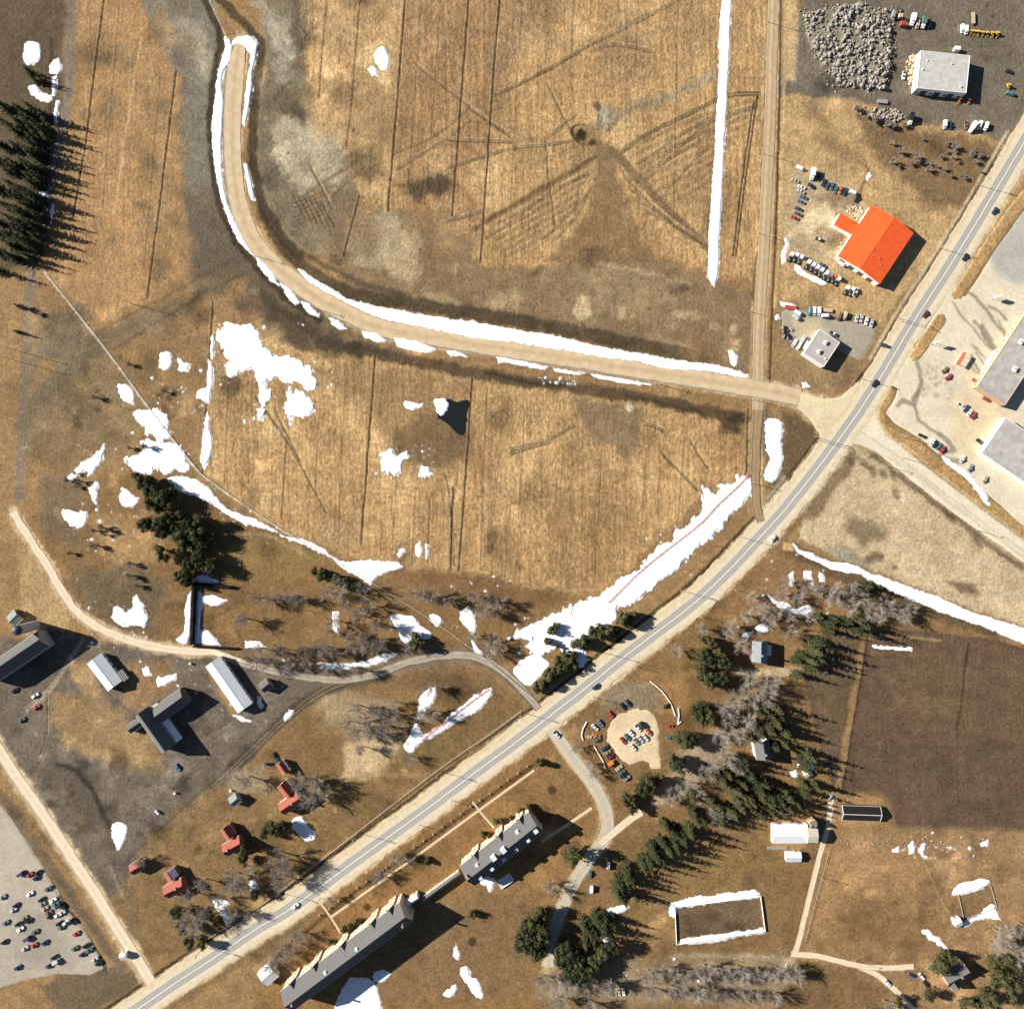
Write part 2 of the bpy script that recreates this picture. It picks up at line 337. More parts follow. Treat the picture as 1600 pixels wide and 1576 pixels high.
C.poly(ell(910, 211, 9, 7), G(52, 44, 38), 4, 3, .9); C.poly(ell(926, 224, 5, 5), G(60, 50, 40), 3, 2, .8)
for k in range(8): C.stroke(ell(906 + k, 205 + k, 10 + k * 2, 8 + k, 30)[k % 4:k % 4 + 8], 1.6, G(70, 56, 42), 1, 1, .55)
C.poly([(628, 285), (700, 271), (709, 290), (690, 305), (650, 312), (640, 300)], G(92, 78, 60), 8, 6, .85)
C.poly([(545, 240), (585, 230), (600, 270), (575, 290), (548, 268)], G(112, 90, 62), 10, 6, .75)
for k in range(6):
    C.stroke([(455 + k * 9, 300 + k * 3), (478 + k * 9, 345 + k * 2)], 2.2, G(74, 62, 48), 1.2, 1, .6)
    C.stroke([(458, 318 + k * 7), (505, 300 + k * 7)], 2.0, G(84, 70, 54), 1.2, 1, .5)
C.poly([(550, 95), (585, 118), (608, 142), (614, 118), (612, 80), (598, 62), (575, 75)], G(216, 182, 126), 7, 5, .8, fur=.9)
C.poly(ell(600, 82, 10, 8), G(124, 104, 78), 4, 4, .7)
# rough ground left of the dirt road, lower left
C.poly([(60, 440), (160, 505), (300, 440), (400, 430), (340, 520), (310, 745), (200, 640), (80, 470)], G(160, 124, 80), 8, 8, .9, fur=.15)
C.poly([(30, 520), (160, 520), (230, 650), (180, 720), (40, 720)], G(150, 122, 86), 16, 10, .8, fur=.1)
C.stroke([(385, 412), (330, 450), (250, 490), (170, 530), (90, 600), (35, 660)], 28, G(132, 110, 82), 10, 5, .8)
C.stroke([(385, 425), (300, 470), (180, 545)], 5, G(104, 84, 60), 3, 2, .5); C.stroke([(370, 400), (290, 445), (150, 520)], 4, G(106, 88, 66), 3, 2, .5)
C.poly([(60, 490), (130, 480), (160, 520), (110, 570), (60, 560)], G(128, 112, 92), 12, 8, .7)
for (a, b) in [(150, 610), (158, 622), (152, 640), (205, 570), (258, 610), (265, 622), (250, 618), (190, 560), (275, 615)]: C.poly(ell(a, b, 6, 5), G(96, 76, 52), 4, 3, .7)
C.stroke([(70, 425), (165, 545), (235, 640), (312, 738), (385, 790), (470, 845), (585, 912)], 3.6, G(206, 192, 166), 1.2, .3, .95)
C.stroke([(585, 912), (680, 972), (760, 1030), (835, 1092)], 3.6, G(206, 192, 166), 1.2, .3, .95)
# lower field
C.poly([(335, 500), (520, 560), (620, 560), (740, 590), (880, 610), (1000, 625), (1160, 660), (1165, 745), (1100, 780), (1000, 870), (950, 925), (880, 935), (780, 905), (640, 885), (560, 875), (480, 845), (390, 795), (315, 740), (322, 620)], STRAW, 5, 5, fur=1.0)
for k in range(150):
    x = rv.uniform(330, 1150); y = rv.uniform(540, 900); rr = rv.uniform(8, 32)
    if y > 915 - abs(x - 700) * .42: continue
    C.poly(ell(x, y, rr * .7, rr * 1.5, rv.uniform(-10, 20), 9), G(*rv.choice([(150, 114, 70), (218, 180, 124), (164, 122, 76), (208, 168, 112), (140, 108, 74)])), rr * .7, 8, rv.uniform(.25, .55))
for k in range(170):
    x, y = rv.choice([(rv.uniform(40, 420), rv.uniform(440, 1000)), (rv.uniform(480, 830), rv.uniform(900, 1200)), (rv.uniform(130, 300), rv.uniform(0, 440))]); rr = rv.uniform(5, 26)
    C.poly(ell(x, y, rr, rr * rv.uniform(.5, 1), rv.uniform(0, 180), 9), G(*rv.choice([(116, 90, 60), (190, 152, 104), (134, 112, 84), (176, 136, 86), (104, 84, 60), (150, 122, 84)])), rr * .6, 7, rv.uniform(.25, .6))
C.poly([(470, 570), (740, 590), (735, 720), (640, 740), (600, 680), (560, 640)], G(164, 128, 84), 14, 9, .8, fur=.7)
C.poly([(740, 600), (900, 612), (880, 700), (800, 720), (745, 690)], G(190, 152, 100), 16, 8, .6)
C.poly([(900, 620), (1010, 640), (1000, 690), (985, 725), (965, 700), (935, 690), (905, 650)], G(146, 118, 84), 7, 7, .9, fur=.3)
C.poly([(850, 760), (960, 780), (1000, 830), (940, 920), (860, 900)], G(168, 130, 82), 25, 10, .8)
C.poly([(690, 640), (735, 680), (730, 720), (680, 730), (620, 720), (618, 670)], G(134, 104, 70), 8, 6, .8, fur=.4)
C.poly(ell(768, 845, 11, 24, 10), G(116, 92, 64), 8, 5, .75)
C.poly(ell(782, 655, 22, 20), G(128, 98, 64), 10, 7, .7)
for k in range(5): C.stroke(ell(783, 655, 15 + 6 * k, 15 + 5 * k)[4:14], 1.6, G(130, 100, 64), 1.2, 1.5, .5)
C.stroke([(500, 535), (600, 556), (700, 575), (800, 592), (900, 607), (1000, 622), (1100, 642), (1170, 655)], 18, G(102, 80, 56), 4, 3.5, .85, h=-.35)
C.stroke([(760, 582), (830, 597), (880, 604)], 6, G(72, 58, 46), 3, 3, .6); C.stroke([(980, 620), (1080, 640), (1098, 643)], 6, G(78, 62, 48), 3, 3, .6)
C.stroke([(430, 480), (520, 532), (620, 552)], 14, G(88, 74, 58), 6, 5, .6)
C.poly([(1122, 655), (1160, 645), (1160, 675), (1130, 678)], G(70, 54, 42), 6, 6, .8)
C.poly(ell(986, 638, 8, 6), G(196, 184, 158), 3, 3, .8, h=.6)
for q in ([(800, 702), (850, 690), (898, 664)], [(800, 708), (860, 690)], [(1010, 662), (1038, 672)], [(1035, 708), (1090, 765)], [(1080, 690), (1105, 730)], [(400, 620), (450, 690), (510, 800)], [(697, 740), (704, 780), (710, 880)], [(715, 745), (706, 800)], [(430, 640), (470, 720)]):
    tracks(q, 2, 3.4, 1.9, .6)
for xx in (1013, 1031, 935): C.stroke([(xx, 690), (xx - 6, 900)], 4, G(140, 106, 66), 3, 2, .45)
# drains between the strips
def drain(pts, a=.8, w=2.6, col=(50, 40, 30), h=-.2):
    a = min(1, a * 1.2)
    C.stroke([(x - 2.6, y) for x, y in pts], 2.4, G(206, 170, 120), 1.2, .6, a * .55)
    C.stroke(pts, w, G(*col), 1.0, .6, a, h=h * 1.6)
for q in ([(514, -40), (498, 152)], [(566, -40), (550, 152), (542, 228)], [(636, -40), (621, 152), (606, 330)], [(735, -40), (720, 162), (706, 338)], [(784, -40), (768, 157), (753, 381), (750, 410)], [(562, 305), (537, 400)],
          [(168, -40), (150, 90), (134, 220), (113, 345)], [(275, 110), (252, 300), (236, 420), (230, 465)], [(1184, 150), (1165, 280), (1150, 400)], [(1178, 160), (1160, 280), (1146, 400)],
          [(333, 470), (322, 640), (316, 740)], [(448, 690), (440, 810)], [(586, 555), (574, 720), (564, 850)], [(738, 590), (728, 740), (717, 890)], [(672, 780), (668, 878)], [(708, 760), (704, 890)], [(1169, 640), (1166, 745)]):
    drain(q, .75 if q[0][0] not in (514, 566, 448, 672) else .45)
for q_ in ([(660, -40), (648, 150), (636, 320)], [(690, -40), (678, 150), (664, 320)], [(820, -40), (806, 160), (796, 360)], [(900, -40), (890, 120)], [(1000, -40), (992, 110)], [(1060, -40), (1052, 380)], [(400, 640), (392, 780)], [(500, 620), (488, 840)], [(620, 740), (612, 870)], [(760, 620), (750, 890)], [(820, 640), (806, 900)], [(880, 700), (868, 900)], [(940, 700), (930, 900)], [(1010, 700), (1000, 850)], [(1070, 680), (1060, 810)], [(360, 540), (350, 760)], [(540, 590), (528, 850)], [(650, 760), (643, 880)], [(190, -40), (160, 330)], [(250, 120), (225, 420)]):
    drain(q_, .32, 2.0, (92, 70, 46), -.08)
C.stroke([(220, 60), (198, 200), (178, 335)], 2.5, G(206, 172, 124), 1.2, 1, .7)
# belt of trees and paddocks under the lower field
C.poly([(100, 760), (230, 740), (320, 770), (480, 850), (580, 905), (700, 895), (900, 935), (810, 990), (790, 1040), (700, 1020), (600, 1030), (460, 1050), (340, 1020), (220, 1000), (130, 960), (60, 860)], G(150, 112, 66), 8, 8, .9, fur=.05)
C.poly([(350, 820), (430, 830), (500, 870), (480, 910), (360, 905), (330, 860)], G(152, 122, 66), 12, 6, .7)
C.poly([(600, 885), (760, 900), (900, 930), (830, 960), (700, 930)], G(146, 104, 62), 10, 6, .8)
C.poly([(110, 890), (200, 880), (260, 920), (250, 985), (190, 985), (130, 945)], G(124, 104, 76), 12, 9, .8)
C.poly([(30, 860), (60, 870), (110, 950), (100, 985), (30, 990)], G(184, 150, 102), 6, 6, .9)
C.poly([(60, 740), (130, 750), (120, 850), (70, 830)], G(134, 112, 88), 12, 10, .7)
C.poly([(130, 800), (240, 800), (270, 880), (180, 880)], G(180, 142, 92), 10, 9, .7)
C.stroke([(265, 905), (240, 985), (236, 1002)], 10, G(140, 112, 80), 4, 3, .6); C.stroke([(380, 830), (440, 845), (480, 870)], 6, G(178, 150, 108), 4, 3, .6)
for q in ([(338, 920), (338, 1000), (400, 1000)], [(344, 915), (500, 960)]): C.stroke(q, 3, G(128, 92, 56), 2, 1, .4)
C.stroke([(335, 1019), (420, 1040), (560, 1055), (640, 1030), (760, 1025)], 40, G(136, 116, 96), 12, 6, .6)
# wedge between the lane and the highway
C.poly([(480, 1075), (600, 1060), (700, 1035), (760, 1045), (830, 1110), (700, 1205), (600, 1280), (520, 1330), (430, 1400), (330, 1480), (230, 1500), (170, 1400), (330, 1260), (440, 1140)], G(150, 114, 68), 6, 6, .95)
C.poly([(540, 1165), (600, 1140), (630, 1160), (590, 1210), (530, 1225)], G(200, 172, 130), 9, 6, .8)
C.poly([(500, 1080), (560, 1085), (610, 1100), (640, 1150), (560, 1150), (500, 1130)], G(172, 148, 114), 14, 8, .8)
C.poly([(640, 1060), (720, 1050), (780, 1090), (700, 1100)], G(120, 88, 58), 12, 6, .7)
C.poly([(700, 1120), (800, 1090), (790, 1140), (700, 1190), (640, 1190)], G(142, 108, 62), 14, 6, .7)
# farm yard
C.poly([(-60, 1000), (100, 990), (260, 1018), (340, 1022), (410, 1050), (505, 1070), (445, 1125), (345, 1232), (275, 1292), (212, 1348), (170, 1402), (100, 1300), (20, 1195), (-60, 1100)], G(126, 110, 96), 6, 7, .95, fur=0)
C.poly([(105, 1030), (140, 1040), (165, 1090), (130, 1085), (108, 1060)], G(184, 148, 100), 7, 5, .85)
C.poly([(80, 1085), (150, 1085), (200, 1120), (260, 1180), (250, 1205), (200, 1200), (110, 1170), (75, 1120)], G(168, 134, 88), 9, 7, .9)
C.poly([(200, 1030), (270, 1035), (275, 1070), (220, 1110), (195, 1110), (190, 1060)], G(164, 126, 80), 8, 5, .85)
C.poly([(315, 1040), (330, 1045), (375, 1115), (360, 1118)], G(176, 136, 84), 5, 3, .7)
C.poly([(60, 1190), (180, 1200), (180, 1290), (170, 1330), (100, 1260)], G(112, 96, 80), 14, 8, .7)
C.stroke([(90, 1195), (120, 1205), (150, 1245), (170, 1290)], 8, G(62, 56, 52), 4, 3, .75)
C.poly([(85, 1210), (130, 1260), (150, 1330), (110, 1300)], G(130, 108, 82), 10, 7, .6)
C.stroke([(600, 1056), (520, 1072), (450, 1118), (350, 1212), (262, 1290), (205, 1345)], 17, G(94, 84, 74), 5, 3, .85)
tracks([(600, 1056), (520, 1074), (450, 1122), (350, 1216), (262, 1294), (205, 1349)], 2, 7, 3, .5, G(70, 62, 56))
tracks([(130, 1000), (110, 1030), (75, 1080), (40, 1110)], 2, 6, 3, .5, G(150, 138, 126)); tracks([(75, 1085), (75, 1150), (60, 1190)], 1, 5, 4, .6, G(86, 78, 70))
for k in range(8): C.stroke([(330 + k * 8, 1150 - k * 6), (400 + k * 6, 1110 - k * 4)], 1.8, G(150, 138, 124), 1.2, 1, .35)
C.poly([(225, 1310), (330, 1225), (420, 1190), (440, 1300), (380, 1400), (300, 1470), (215, 1480), (200, 1400)], G(150, 116, 72), 9, 7, .85)
C.poly([(345, 1205), (410, 1195), (420, 1235), (360, 1240)], G(166, 148, 124), 8, 5, .6)
C.stroke([(180, 1350), (200, 1400), (205, 1480)], 4, G(134, 122, 108), 2, 1, .6); C.stroke([(172, 1352), (190, 1400)], 5, G(168, 150, 124), 3, 2, .5)
C.stroke([(-10, 1235), (20, 1265), (90, 1370), (160, 1470), (190, 1510)], 16, G(126, 104, 80), 5, 2, .85)
C.stroke([(-20, 1240), (20, 1285), (75, 1370), (120, 1440), (155, 1490), (168, 1520)], 5, G(78, 68, 60), 2, 1.5, .8, h=-.35)
C.poly([(150, 1500), (240, 1530), (330, 1480), (300, 1560), (100, 1590), (60, 1540)], G(120, 100, 80), 6, 5, .8)
# gravel thrown over the verges
for q_, wd_, c_ in ((HWY, 50, G(214, 190, 150)), (DIRT, 33, G(196, 166, 126)), (SIDE, 23, G(196, 166, 122)), (LANE, 19, G(206, 176, 136)), (LEFTROAD, 25, G(206, 180, 142)), (DRIVE, 25, G(196, 166, 124)), (DRIVE_B, 16, G(200, 168, 124)), (GARDEN, 11, G(196, 160, 112)), (GARDEN_B, 12, G(196, 160, 112)), (LANE2, 18, G(134, 116, 94))):
    C.stroke(q_, wd_, c_, 5, 3.5, .75)
for q_ in (CONN_R, CONN_L, OVAL): C.stroke(q_ + q_[:1], 8, G(204, 178, 138), 4, 3, .7, sm=False)
# highway verges, institution lawn
for off, c, wd, a in ((-27, G(168, 134, 86), 12, .85), (27, G(150, 114, 70), 14, .85)):
    C.stroke([(x + off * .62, y + off * .78) for x, y in HWY[4:]], wd, c, 4, 2, a)
C.stroke([(x - 17, y - 20) for x, y in HWY[5:]], 4.5, G(58, 50, 40), 1.6, .8, .9, h=-.8)
C.poly([(690, 1245), (830, 1150), (870, 1150), (905, 1200), (930, 1240), (935, 1280), (920, 1330), (880, 1380), (850, 1470), (840, 1600), (380, 1600), (440, 1480), (540, 1390)], G(158, 116, 66), 6, 5, .95)
C.poly([(640, 1420), (760, 1390), (850, 1400), (820, 1560), (640, 1560), (560, 1560)], G(146, 112, 74), 14, 8, .7)
C.poly([(400, 1490), (470, 1440), (500, 1460), (440, 1540)], G(130, 106, 78), 12, 6, .7)
for (a, b, r) in [(863, 1234, 7), (574, 1417, 6), (738, 1470, 7)]: C.poly(ell(a, b, r, r), G(74, 66, 50), 2, 1, .8)
C.stroke([(842, 1190), (760, 1248), (662, 1318), (540, 1405), (480, 1455)], 6, G(86, 66, 44), 2.5, 1, .7, h=-.15)
C.stroke([(910, 1060), (950, 1035), (1005, 1000), (1060, 960)], 24, G(140, 108, 68), 8, 4, .8)
# east of the drive: grove, house plots, rink
C.poly([(900, 1110), (1010, 1030), (1120, 930), (1220, 850), (1290, 890), (1400, 930), (1580, 1000), (1360, 990), (1300, 1200), (1290, 1330), (1250, 1490), (1100, 1600), (840, 1600), (880, 1400), (950, 1310), (945, 1240), (900, 1170)], G(150, 112, 66), 6, 6, .95)
C.poly([(1000, 1050), (1070, 1060), (1090, 1100), (1060, 1130), (1020, 1090)], G(176, 130, 74), 12, 5, .7)
C.poly([(960, 1060), (1020, 1065), (1035, 1110), (1000, 1110), (960, 1105), (935, 1115)], G(154, 134, 106), 9, 5, .8)
C.poly([(1200, 860), (1250, 880), (1330, 930), (1300, 970), (1200, 960), (1120, 960)], G(158, 118, 76), 14, 8, .8)
C.poly([(1060, 1180), (1130, 1130), (1160, 1150), (1080, 1230), (1010, 1265)], G(176, 156, 130), 9, 6, .75)
C.poly([(1150, 1040), (1200, 1043), (1260, 1045), (1255, 1060), (1150, 1055)], G(196, 172, 132), 4, 3, .8)
C.poly([(1120, 1140), (1175, 1150), (1180, 1170), (1120, 1158)], G(164, 148, 130), 4, 3, .8)
C.poly([(960, 1330), (1180, 1330), (1200, 1380), (1190, 1480), (1060, 1490), (960, 1420)], G(150, 116, 66), 14, 8, .7)
C.poly([(960, 1440), (1050, 1430), (1050, 1480), (980, 1490)], G(170, 132, 84), 8, 5, .7)
C.poly([(1000, 1500), (1240, 1490), (1240, 1560), (1000, 1570), (830, 1560), (850, 1510)], G(158, 134, 104), 14, 8, .8)
C.stroke([(1050, 1495), (1150, 1492), (1240, 1500)], 6, G(176, 160, 138), 4, 2, .6)
# sandy lot right of the highway and its edges
C.poly([(1330, 695), (1400, 730), (1460, 785), (1540, 840), (1680, 930), (1680, 1000), (1575, 972), (1480, 935), (1400, 905), (1330, 880), (1250, 838), (1255, 800), (1290, 740)], G(196, 170, 134), 4, 5, fur=0)
C.poly([(1325, 700), (1345, 712), (1275, 810), (1252, 808), (1268, 775)], G(142, 112, 76), 6, 5, .85)
C.poly([(1325, 805), (1370, 815), (1385, 840), (1350, 850), (1320, 835)], G(132, 110, 78), 9, 8, .75)
C.poly([(1290, 850), (1340, 865), (1375, 880), (1370, 890), (1310, 880)], G(160, 150, 124), 6, 5, .8)
C.poly([(1480, 905), (1520, 915), (1535, 930), (1500, 925)], G(116, 88, 62), 5, 4, .8); C.poly(ell(1368, 872, 14, 8), G(110, 84, 60), 5, 4, .8); C.poly(ell(1398, 886, 5, 4), G(104, 84, 60), 3, 2, .7)
C.stroke([(1365, 712), (1420, 755), (1480, 800), (1540, 845), (1640, 915)], 9, G(112, 88, 62), 4, 3, .75)
for (a, b) in [(1330, 720), (1350, 725), (1362, 735), (1380, 740), (1400, 770), (1485, 808), (1530, 848), (1395, 745)]: C.poly(ell(a, b, 5, 10, -30), G(96, 76, 54), 4, 3, .6)
for k in range(10): C.stroke([(1300 + k * 14, 790 + k * 6), (1330 + k * 16, 760 + k * 10)], 1.8, G(150, 126, 92), 1.4, 1.5, .35)
C.poly([(1225, 842), (1250, 850), (1300, 880), (1400, 920), (1560, 985), (1560, 1000), (1400, 945), (1300, 905), (1230, 865)], G(112, 90, 66), 5, 4, .7)
C.poly([(1225, 845), (1240, 850), (1240, 862), (1222, 856)], G(214, 174, 116), 3, 2, .8)
# ploughed land and paddocks, lower right
C.poly([(1356, 988), (1440, 985), (1560, 1000), (1690, 1040), (1690, 1310), (1560, 1298), (1402, 1292), (1392, 1262), (1374, 1244), (1315, 1240), (1332, 1130)], PLOW, 1.6, 1.2, fur=.3)
C.poly([(1258, 992), (1346, 990), (1322, 1130), (1304, 1240), (1282, 1180), (1256, 1060)], G(124, 98, 70), 2.5, 2, fur=.3)
C.poly([(1405, 1035), (1500, 1030), (1510, 1110), (1440, 1125), (1400, 1100)], G(128, 98, 66), 22, 8, .6); C.poly([(1400, 1085), (1490, 1095), (1470, 1115), (1410, 1110)], G(150, 116, 78), 12, 6, .55)
C.poly([(1515, 1000), (1690, 1030), (1690, 1170), (1500, 1150), (1508, 1080)], G(132, 100, 74), 4, 3, .7, fur=.3)
C.stroke([(1513, 1005), (1500, 1110), (1494, 1140)], 3, G(64, 50, 40), 1.5, .8, .7); C.stroke([(1530, 1020), (1516, 1140)], 3, G(142, 108, 72), 1.5, .8, .6)
C.stroke([(1350, 992), (1330, 1110), (1308, 1240)], 5, G(160, 124, 80), 2, 1, .85); C.stroke([(1357, 992), (1337, 1110), (1316, 1238)], 3, G(66, 52, 40), 1.5, .8, .7)
C.stroke([(1330, 1135), (1420, 1138), (1560, 1146), (1640, 1150)], 3, G(134, 104, 72), 2, 1.5, .5)
for k in range(9): C.stroke([(1420 - k, 1060 + k * 9), (1520 + k * 3, 1064 + k * 9)], 2, G(126, 98, 68), 2, 1, .35)
C.stroke([(1360, 997), (1400, 995), (1470, 1000)], 5, G(176, 140, 92), 2, 1.5, .7); C.stroke([(1360, 1018), (1410, 1022), (1460, 1023)], 4, G(140, 108, 70), 2, 1.5, .7)
C.stroke([(1318, 1252), (1330, 1240), (1365, 1238), (1388, 1252), (1394, 1280), (1400, 1291), (1560, 1296), (1660, 1300)], 7, G(146, 114, 76), 2.5, 1, .8)
C.poly([(1296, 1300), (1400, 1296), (1640, 1302), (1640, 1600), (1400, 1600), (1260, 1480)], G(164, 126, 84), 3, 4, .95)
C.poly([(1290, 1325), (1430, 1325), (1470, 1420), (1490, 1460), (1420, 1500), (1252, 1488)], G(172, 132, 86), 6, 6, .9)
C.poly([(1330, 1390), (1460, 1400), (1480, 1450), (1400, 1490), (1300, 1470)], G(142, 104, 64), 28, 10, .7)
C.stroke([(1440, 1335), (1460, 1385), (1485, 1432)], 2.5, G(196, 156, 104), 1.3, .8, .7)
C.poly([(1250, 1500), (1330, 1515), (1380, 1545), (1380, 1600), (1200, 1600)], G(138, 104, 62), 10, 6, .8)
C.poly([(1310, 1265), (1312, 1245), (1345, 1240), (1378, 1248), (1386, 1270), (1376, 1288), (1312, 1290)], G(178, 136, 84), 5, 4, .9)
C.poly([(1205, 1280), (1262, 1280), (1262, 1325), (1205, 1325)], G(188, 146, 92), 7, 5, .8)
C.poly([(1498, 1395), (1546, 1382), (1556, 1415), (1505, 1435)], G(148, 112, 70), 2, 1, .9)
C.poly([(1053, 1418), (1186, 1402), (1192, 1452), (1058, 1470)], G(134, 104, 76), 2, 1, .95)
for (a, b) in [(1075, 1440), (1110, 1430), (1150, 1445), (1090, 1455)]: C.poly(ell(a, b, 16, 9), G(88, 70, 54), 8, 6, .5)
# upper right yard, scrub, red-roofed garage lot
C.poly([(1222, 150), (1240, 145), (1340, 155), (1400, 185), (1450, 195), (1540, 210), (1575, 235), (1480, 385), (1400, 470), (1380, 505), (1220, 480), (1218, 300)], G(190, 154, 104), 5, 5, fur=.35)
C.poly([(1400, 190), (1540, 212), (1570, 240), (1520, 320), (1460, 330), (1400, 270), (1340, 215)], G(140, 106, 70), 12, 9, .9, fur=.2)
C.poly([(1340, 170), (1400, 190), (1400, 215), (1350, 205)], G(116, 92, 66), 9, 7, .7); C.poly([(1290, 220), (1340, 230), (1350, 250), (1300, 245)], G(140, 106, 70), 12, 7, .7)
C.poly([(1216, 130), (1240, 20), (1300, -60), (1690, -60), (1690, 160), (1580, 235), (1540, 208), (1440, 192), (1398, 180), (1340, 155), (1270, 150), (1216, 146)], G(132, 116, 98), 4, 5, fur=0)
C.poly([(1225, 40), (1250, 20), (1250, 130), (1228, 125)], G(134, 124, 108), 6, 4, .7); C.poly([(1280, 130), (1300, 110), (1330, 135), (1290, 145)], G(70, 64, 58), 8, 5, .6)
C.poly([(1255, 22), (1300, 14), (1350, 10), (1388, 20), (1392, 80), (1380, 138), (1310, 134), (1282, 92), (1262, 62)], G(156, 142, 120), 5, 6, .9, h=1.2)
C.poly([(1225, -40), (1245, -40), (1246, 60), (1242, 125), (1226, 125)], G(204, 168, 118), 4, 3, .85)
C.poly([(1224, 360), (1234, 270), (1262, 262), (1330, 290), (1352, 322), (1300, 345), (1312, 398), (1330, 430), (1300, 420), (1230, 388)], G(186, 160, 122), 5, 6, .95, fur=0)
C.poly([(1240, 362), (1262, 330), (1290, 320), (1305, 345), (1270, 365), (1225, 372)], G(214, 190, 150), 6, 6, .9)
C.poly([(1280, 305), (1340, 300), (1345, 325), (1300, 330)], G(136, 108, 84), 6, 5, .7); C.poly([(1300, 360), (1320, 365), (1318, 385), (1295, 380)], G(140, 116, 88), 6, 4, .7)
C.stroke([(1352, 258), (1360, 275), (1350, 285), (1342, 305)], 4, G(92, 78, 62), 2, 1.5, .6)
C.poly([(1216, 470), (1260, 475), (1380, 502), (1360, 560), (1300, 612), (1215, 598)], G(160, 130, 88), 6, 5, .85)
C.poly([(1320, 560), (1340, 570), (1320, 610), (1300, 600)], G(128, 104, 72), 8, 5, .6)
C.stroke([(1196, 645), (1200, 700), (1215, 760), (1200, 790)], 24, G(122, 98, 72), 7, 5, .7); C.poly([(1225, 640), (1262, 655), (1280, 690), (1235, 760), (1222, 740)], G(120, 94, 66), 6, 6, .85)
C.stroke([(1221, -40), (1217, 200), (1212, 380)], 3, G(60, 52, 46), 1.3, .6, .85, h=-.4); C.stroke([(1211, 380), (1207, 480), (1203, 600)], 3, G(66, 56, 46), 1.3, .6, .75, h=-.3)
C.stroke([(1226, 30), (1223, 200), (1216, 400), (1210, 480)], 4, G(206, 170, 118), 2, 1, .7)
C.stroke([(1196, -40), (1190, 200), (1180, 400), (1172, 600)], 5, G(206, 168, 116), 2, 1.5, .7); C.stroke([(1180, 400), (1176, 470)], 3, G(70, 56, 40), 1.5, 1, .7)
C.stroke([(x - 21, y - 13) for x, y in [(1600, 222), (1576, 262), (1493, 400), (1428, 501), (1385, 575), (1340, 640)]], 3.2, G(52, 46, 40), 1.3, .6, .85, h=-.5)
C.stroke([(x - 25, y - 16) for x, y in [(1600, 222), (1576, 262), (1493, 400), (1428, 501), (1385, 575)]], 5, G(204, 184, 150), 2, 1, .8)
C.stroke([(x + 22, y + 14) for x, y in [(1660, 122), (1600, 222), (1560, 290), (1518, 360)]], 10, G(190, 152, 98), 4, 2, .8)
C.poly([(1195, 780), (1225, 745), (1240, 760), (1205, 815), (1180, 810)], G(196, 180, 150), 5, 3, .8)
C.stroke([(560, 1210), (690, 1202), (820, 1112)], 6, G(170, 140, 98), 3, 1.5, .6)
# ditch beside the dirt road, rims
C.stroke([(322, 0), (346, 55), (338, 110), (331, 200), (338, 290), (366, 368), (430, 446), (500, 500)], 12, G(86, 70, 52), 3, 2.5, .9, h=-.45)
C.stroke([(345, 0), (395, 50), (410, 75), (402, 130), (396, 200), (400, 280), (425, 345), (470, 400)], 13, G(98, 80, 58), 3, 2.5, .9, h=-.4)
C.stroke([(322, -10), (350, 50), (356, 62)], 2, G(200, 190, 170), 1, .6, .6)
for k in range(1300):
    x, y = rv.choice([(rv.uniform(880, 1290), rv.uniform(930, 1570)), (rv.uniform(380, 900), rv.uniform(1180, 1570)), (rv.uniform(170, 520), rv.uniform(1080, 1500)), (rv.uniform(1290, 1590), rv.uniform(1300, 1570)), (rv.uniform(20, 350), rv.uniform(1000, 1330)), (rv.uniform(1230, 1580), rv.uniform(0, 480)), (rv.uniform(30, 420), rv.uniform(440, 1000)), (rv.uniform(500, 1150), rv.uniform(400, 560)), (rv.uniform(380, 560), rv.uniform(0, 420))]); rr = rv.uniform(4, 22) if k < 560 else rv.uniform(1.8, 6)
    w, m = C.mask(ell(x, y, rr, rr * rv.uniform(.5, 1), rv.uniform(0, 180), 9), rr * .4, 7 if rr > 5 else 2.5)
    if m is None: continue
    f = rv.choice((.62, .72, .8, 1.18, 1.3, 1.42)); m = m * rv.uniform(.4, .9); C.col[w] *= (1 + (f - 1) * m)[..., None]
for q_, wd_, c_ in ((HWY, 47, G(222, 200, 162)), (DIRT, 30, G(200, 172, 132)), (LANE, 16, G(210, 182, 142)), (LEFTROAD, 22, G(210, 186, 148)), (DRIVE, 22, G(200, 172, 130))): C.stroke(q_, wd_, c_, 3.5, 3.5, .55)
lum = C.col.mean(-1); C.col *= np.clip((lum / .20) ** .28, .62, 1.25)[..., None]
C.h += 0.30 * fbm(C.X, C.Y, 26, 31, 3)
# roads and lots are cut into the ground sheet, their own sheets lie in the cut
def cut(pts, width=None, closed=True):
    w, m = C.mask(pts, 1.6, 0.0, width=width, sm=width is not None)
    C.paved[w] = np.maximum(C.paved[w], m)
    w2, m2 = C.mask(pts, 7.0, 0.0, width=(width + 7) if width else None, sm=width is not None)
    C.h[w2] *= (1 - m2)
for q, wd in ((HWY, 44), (DIRT, 28), (SIDE, 18), (LANE, 14), (LANE2, 13), (LEFTROAD, 19), (DRIVE, 20), (DRIVE_B, 12), (GARDEN, 8), (GARDEN_B, 9), (GARDEN_C, 9), (PATH_MAIN, 3.2), (PATH_A, 3.2), (PATH_B, 3.2), (PATH_C, 4.5)): cut(q, wd)
for q in (CONN_L, CONN_R, RLOT, LLOT, OVAL, BLOT): cut(q)
edge = np.abs(C.X - 800) > 900; C.h[edge] = 0
C.h = C.h - 0.22 * C.paved

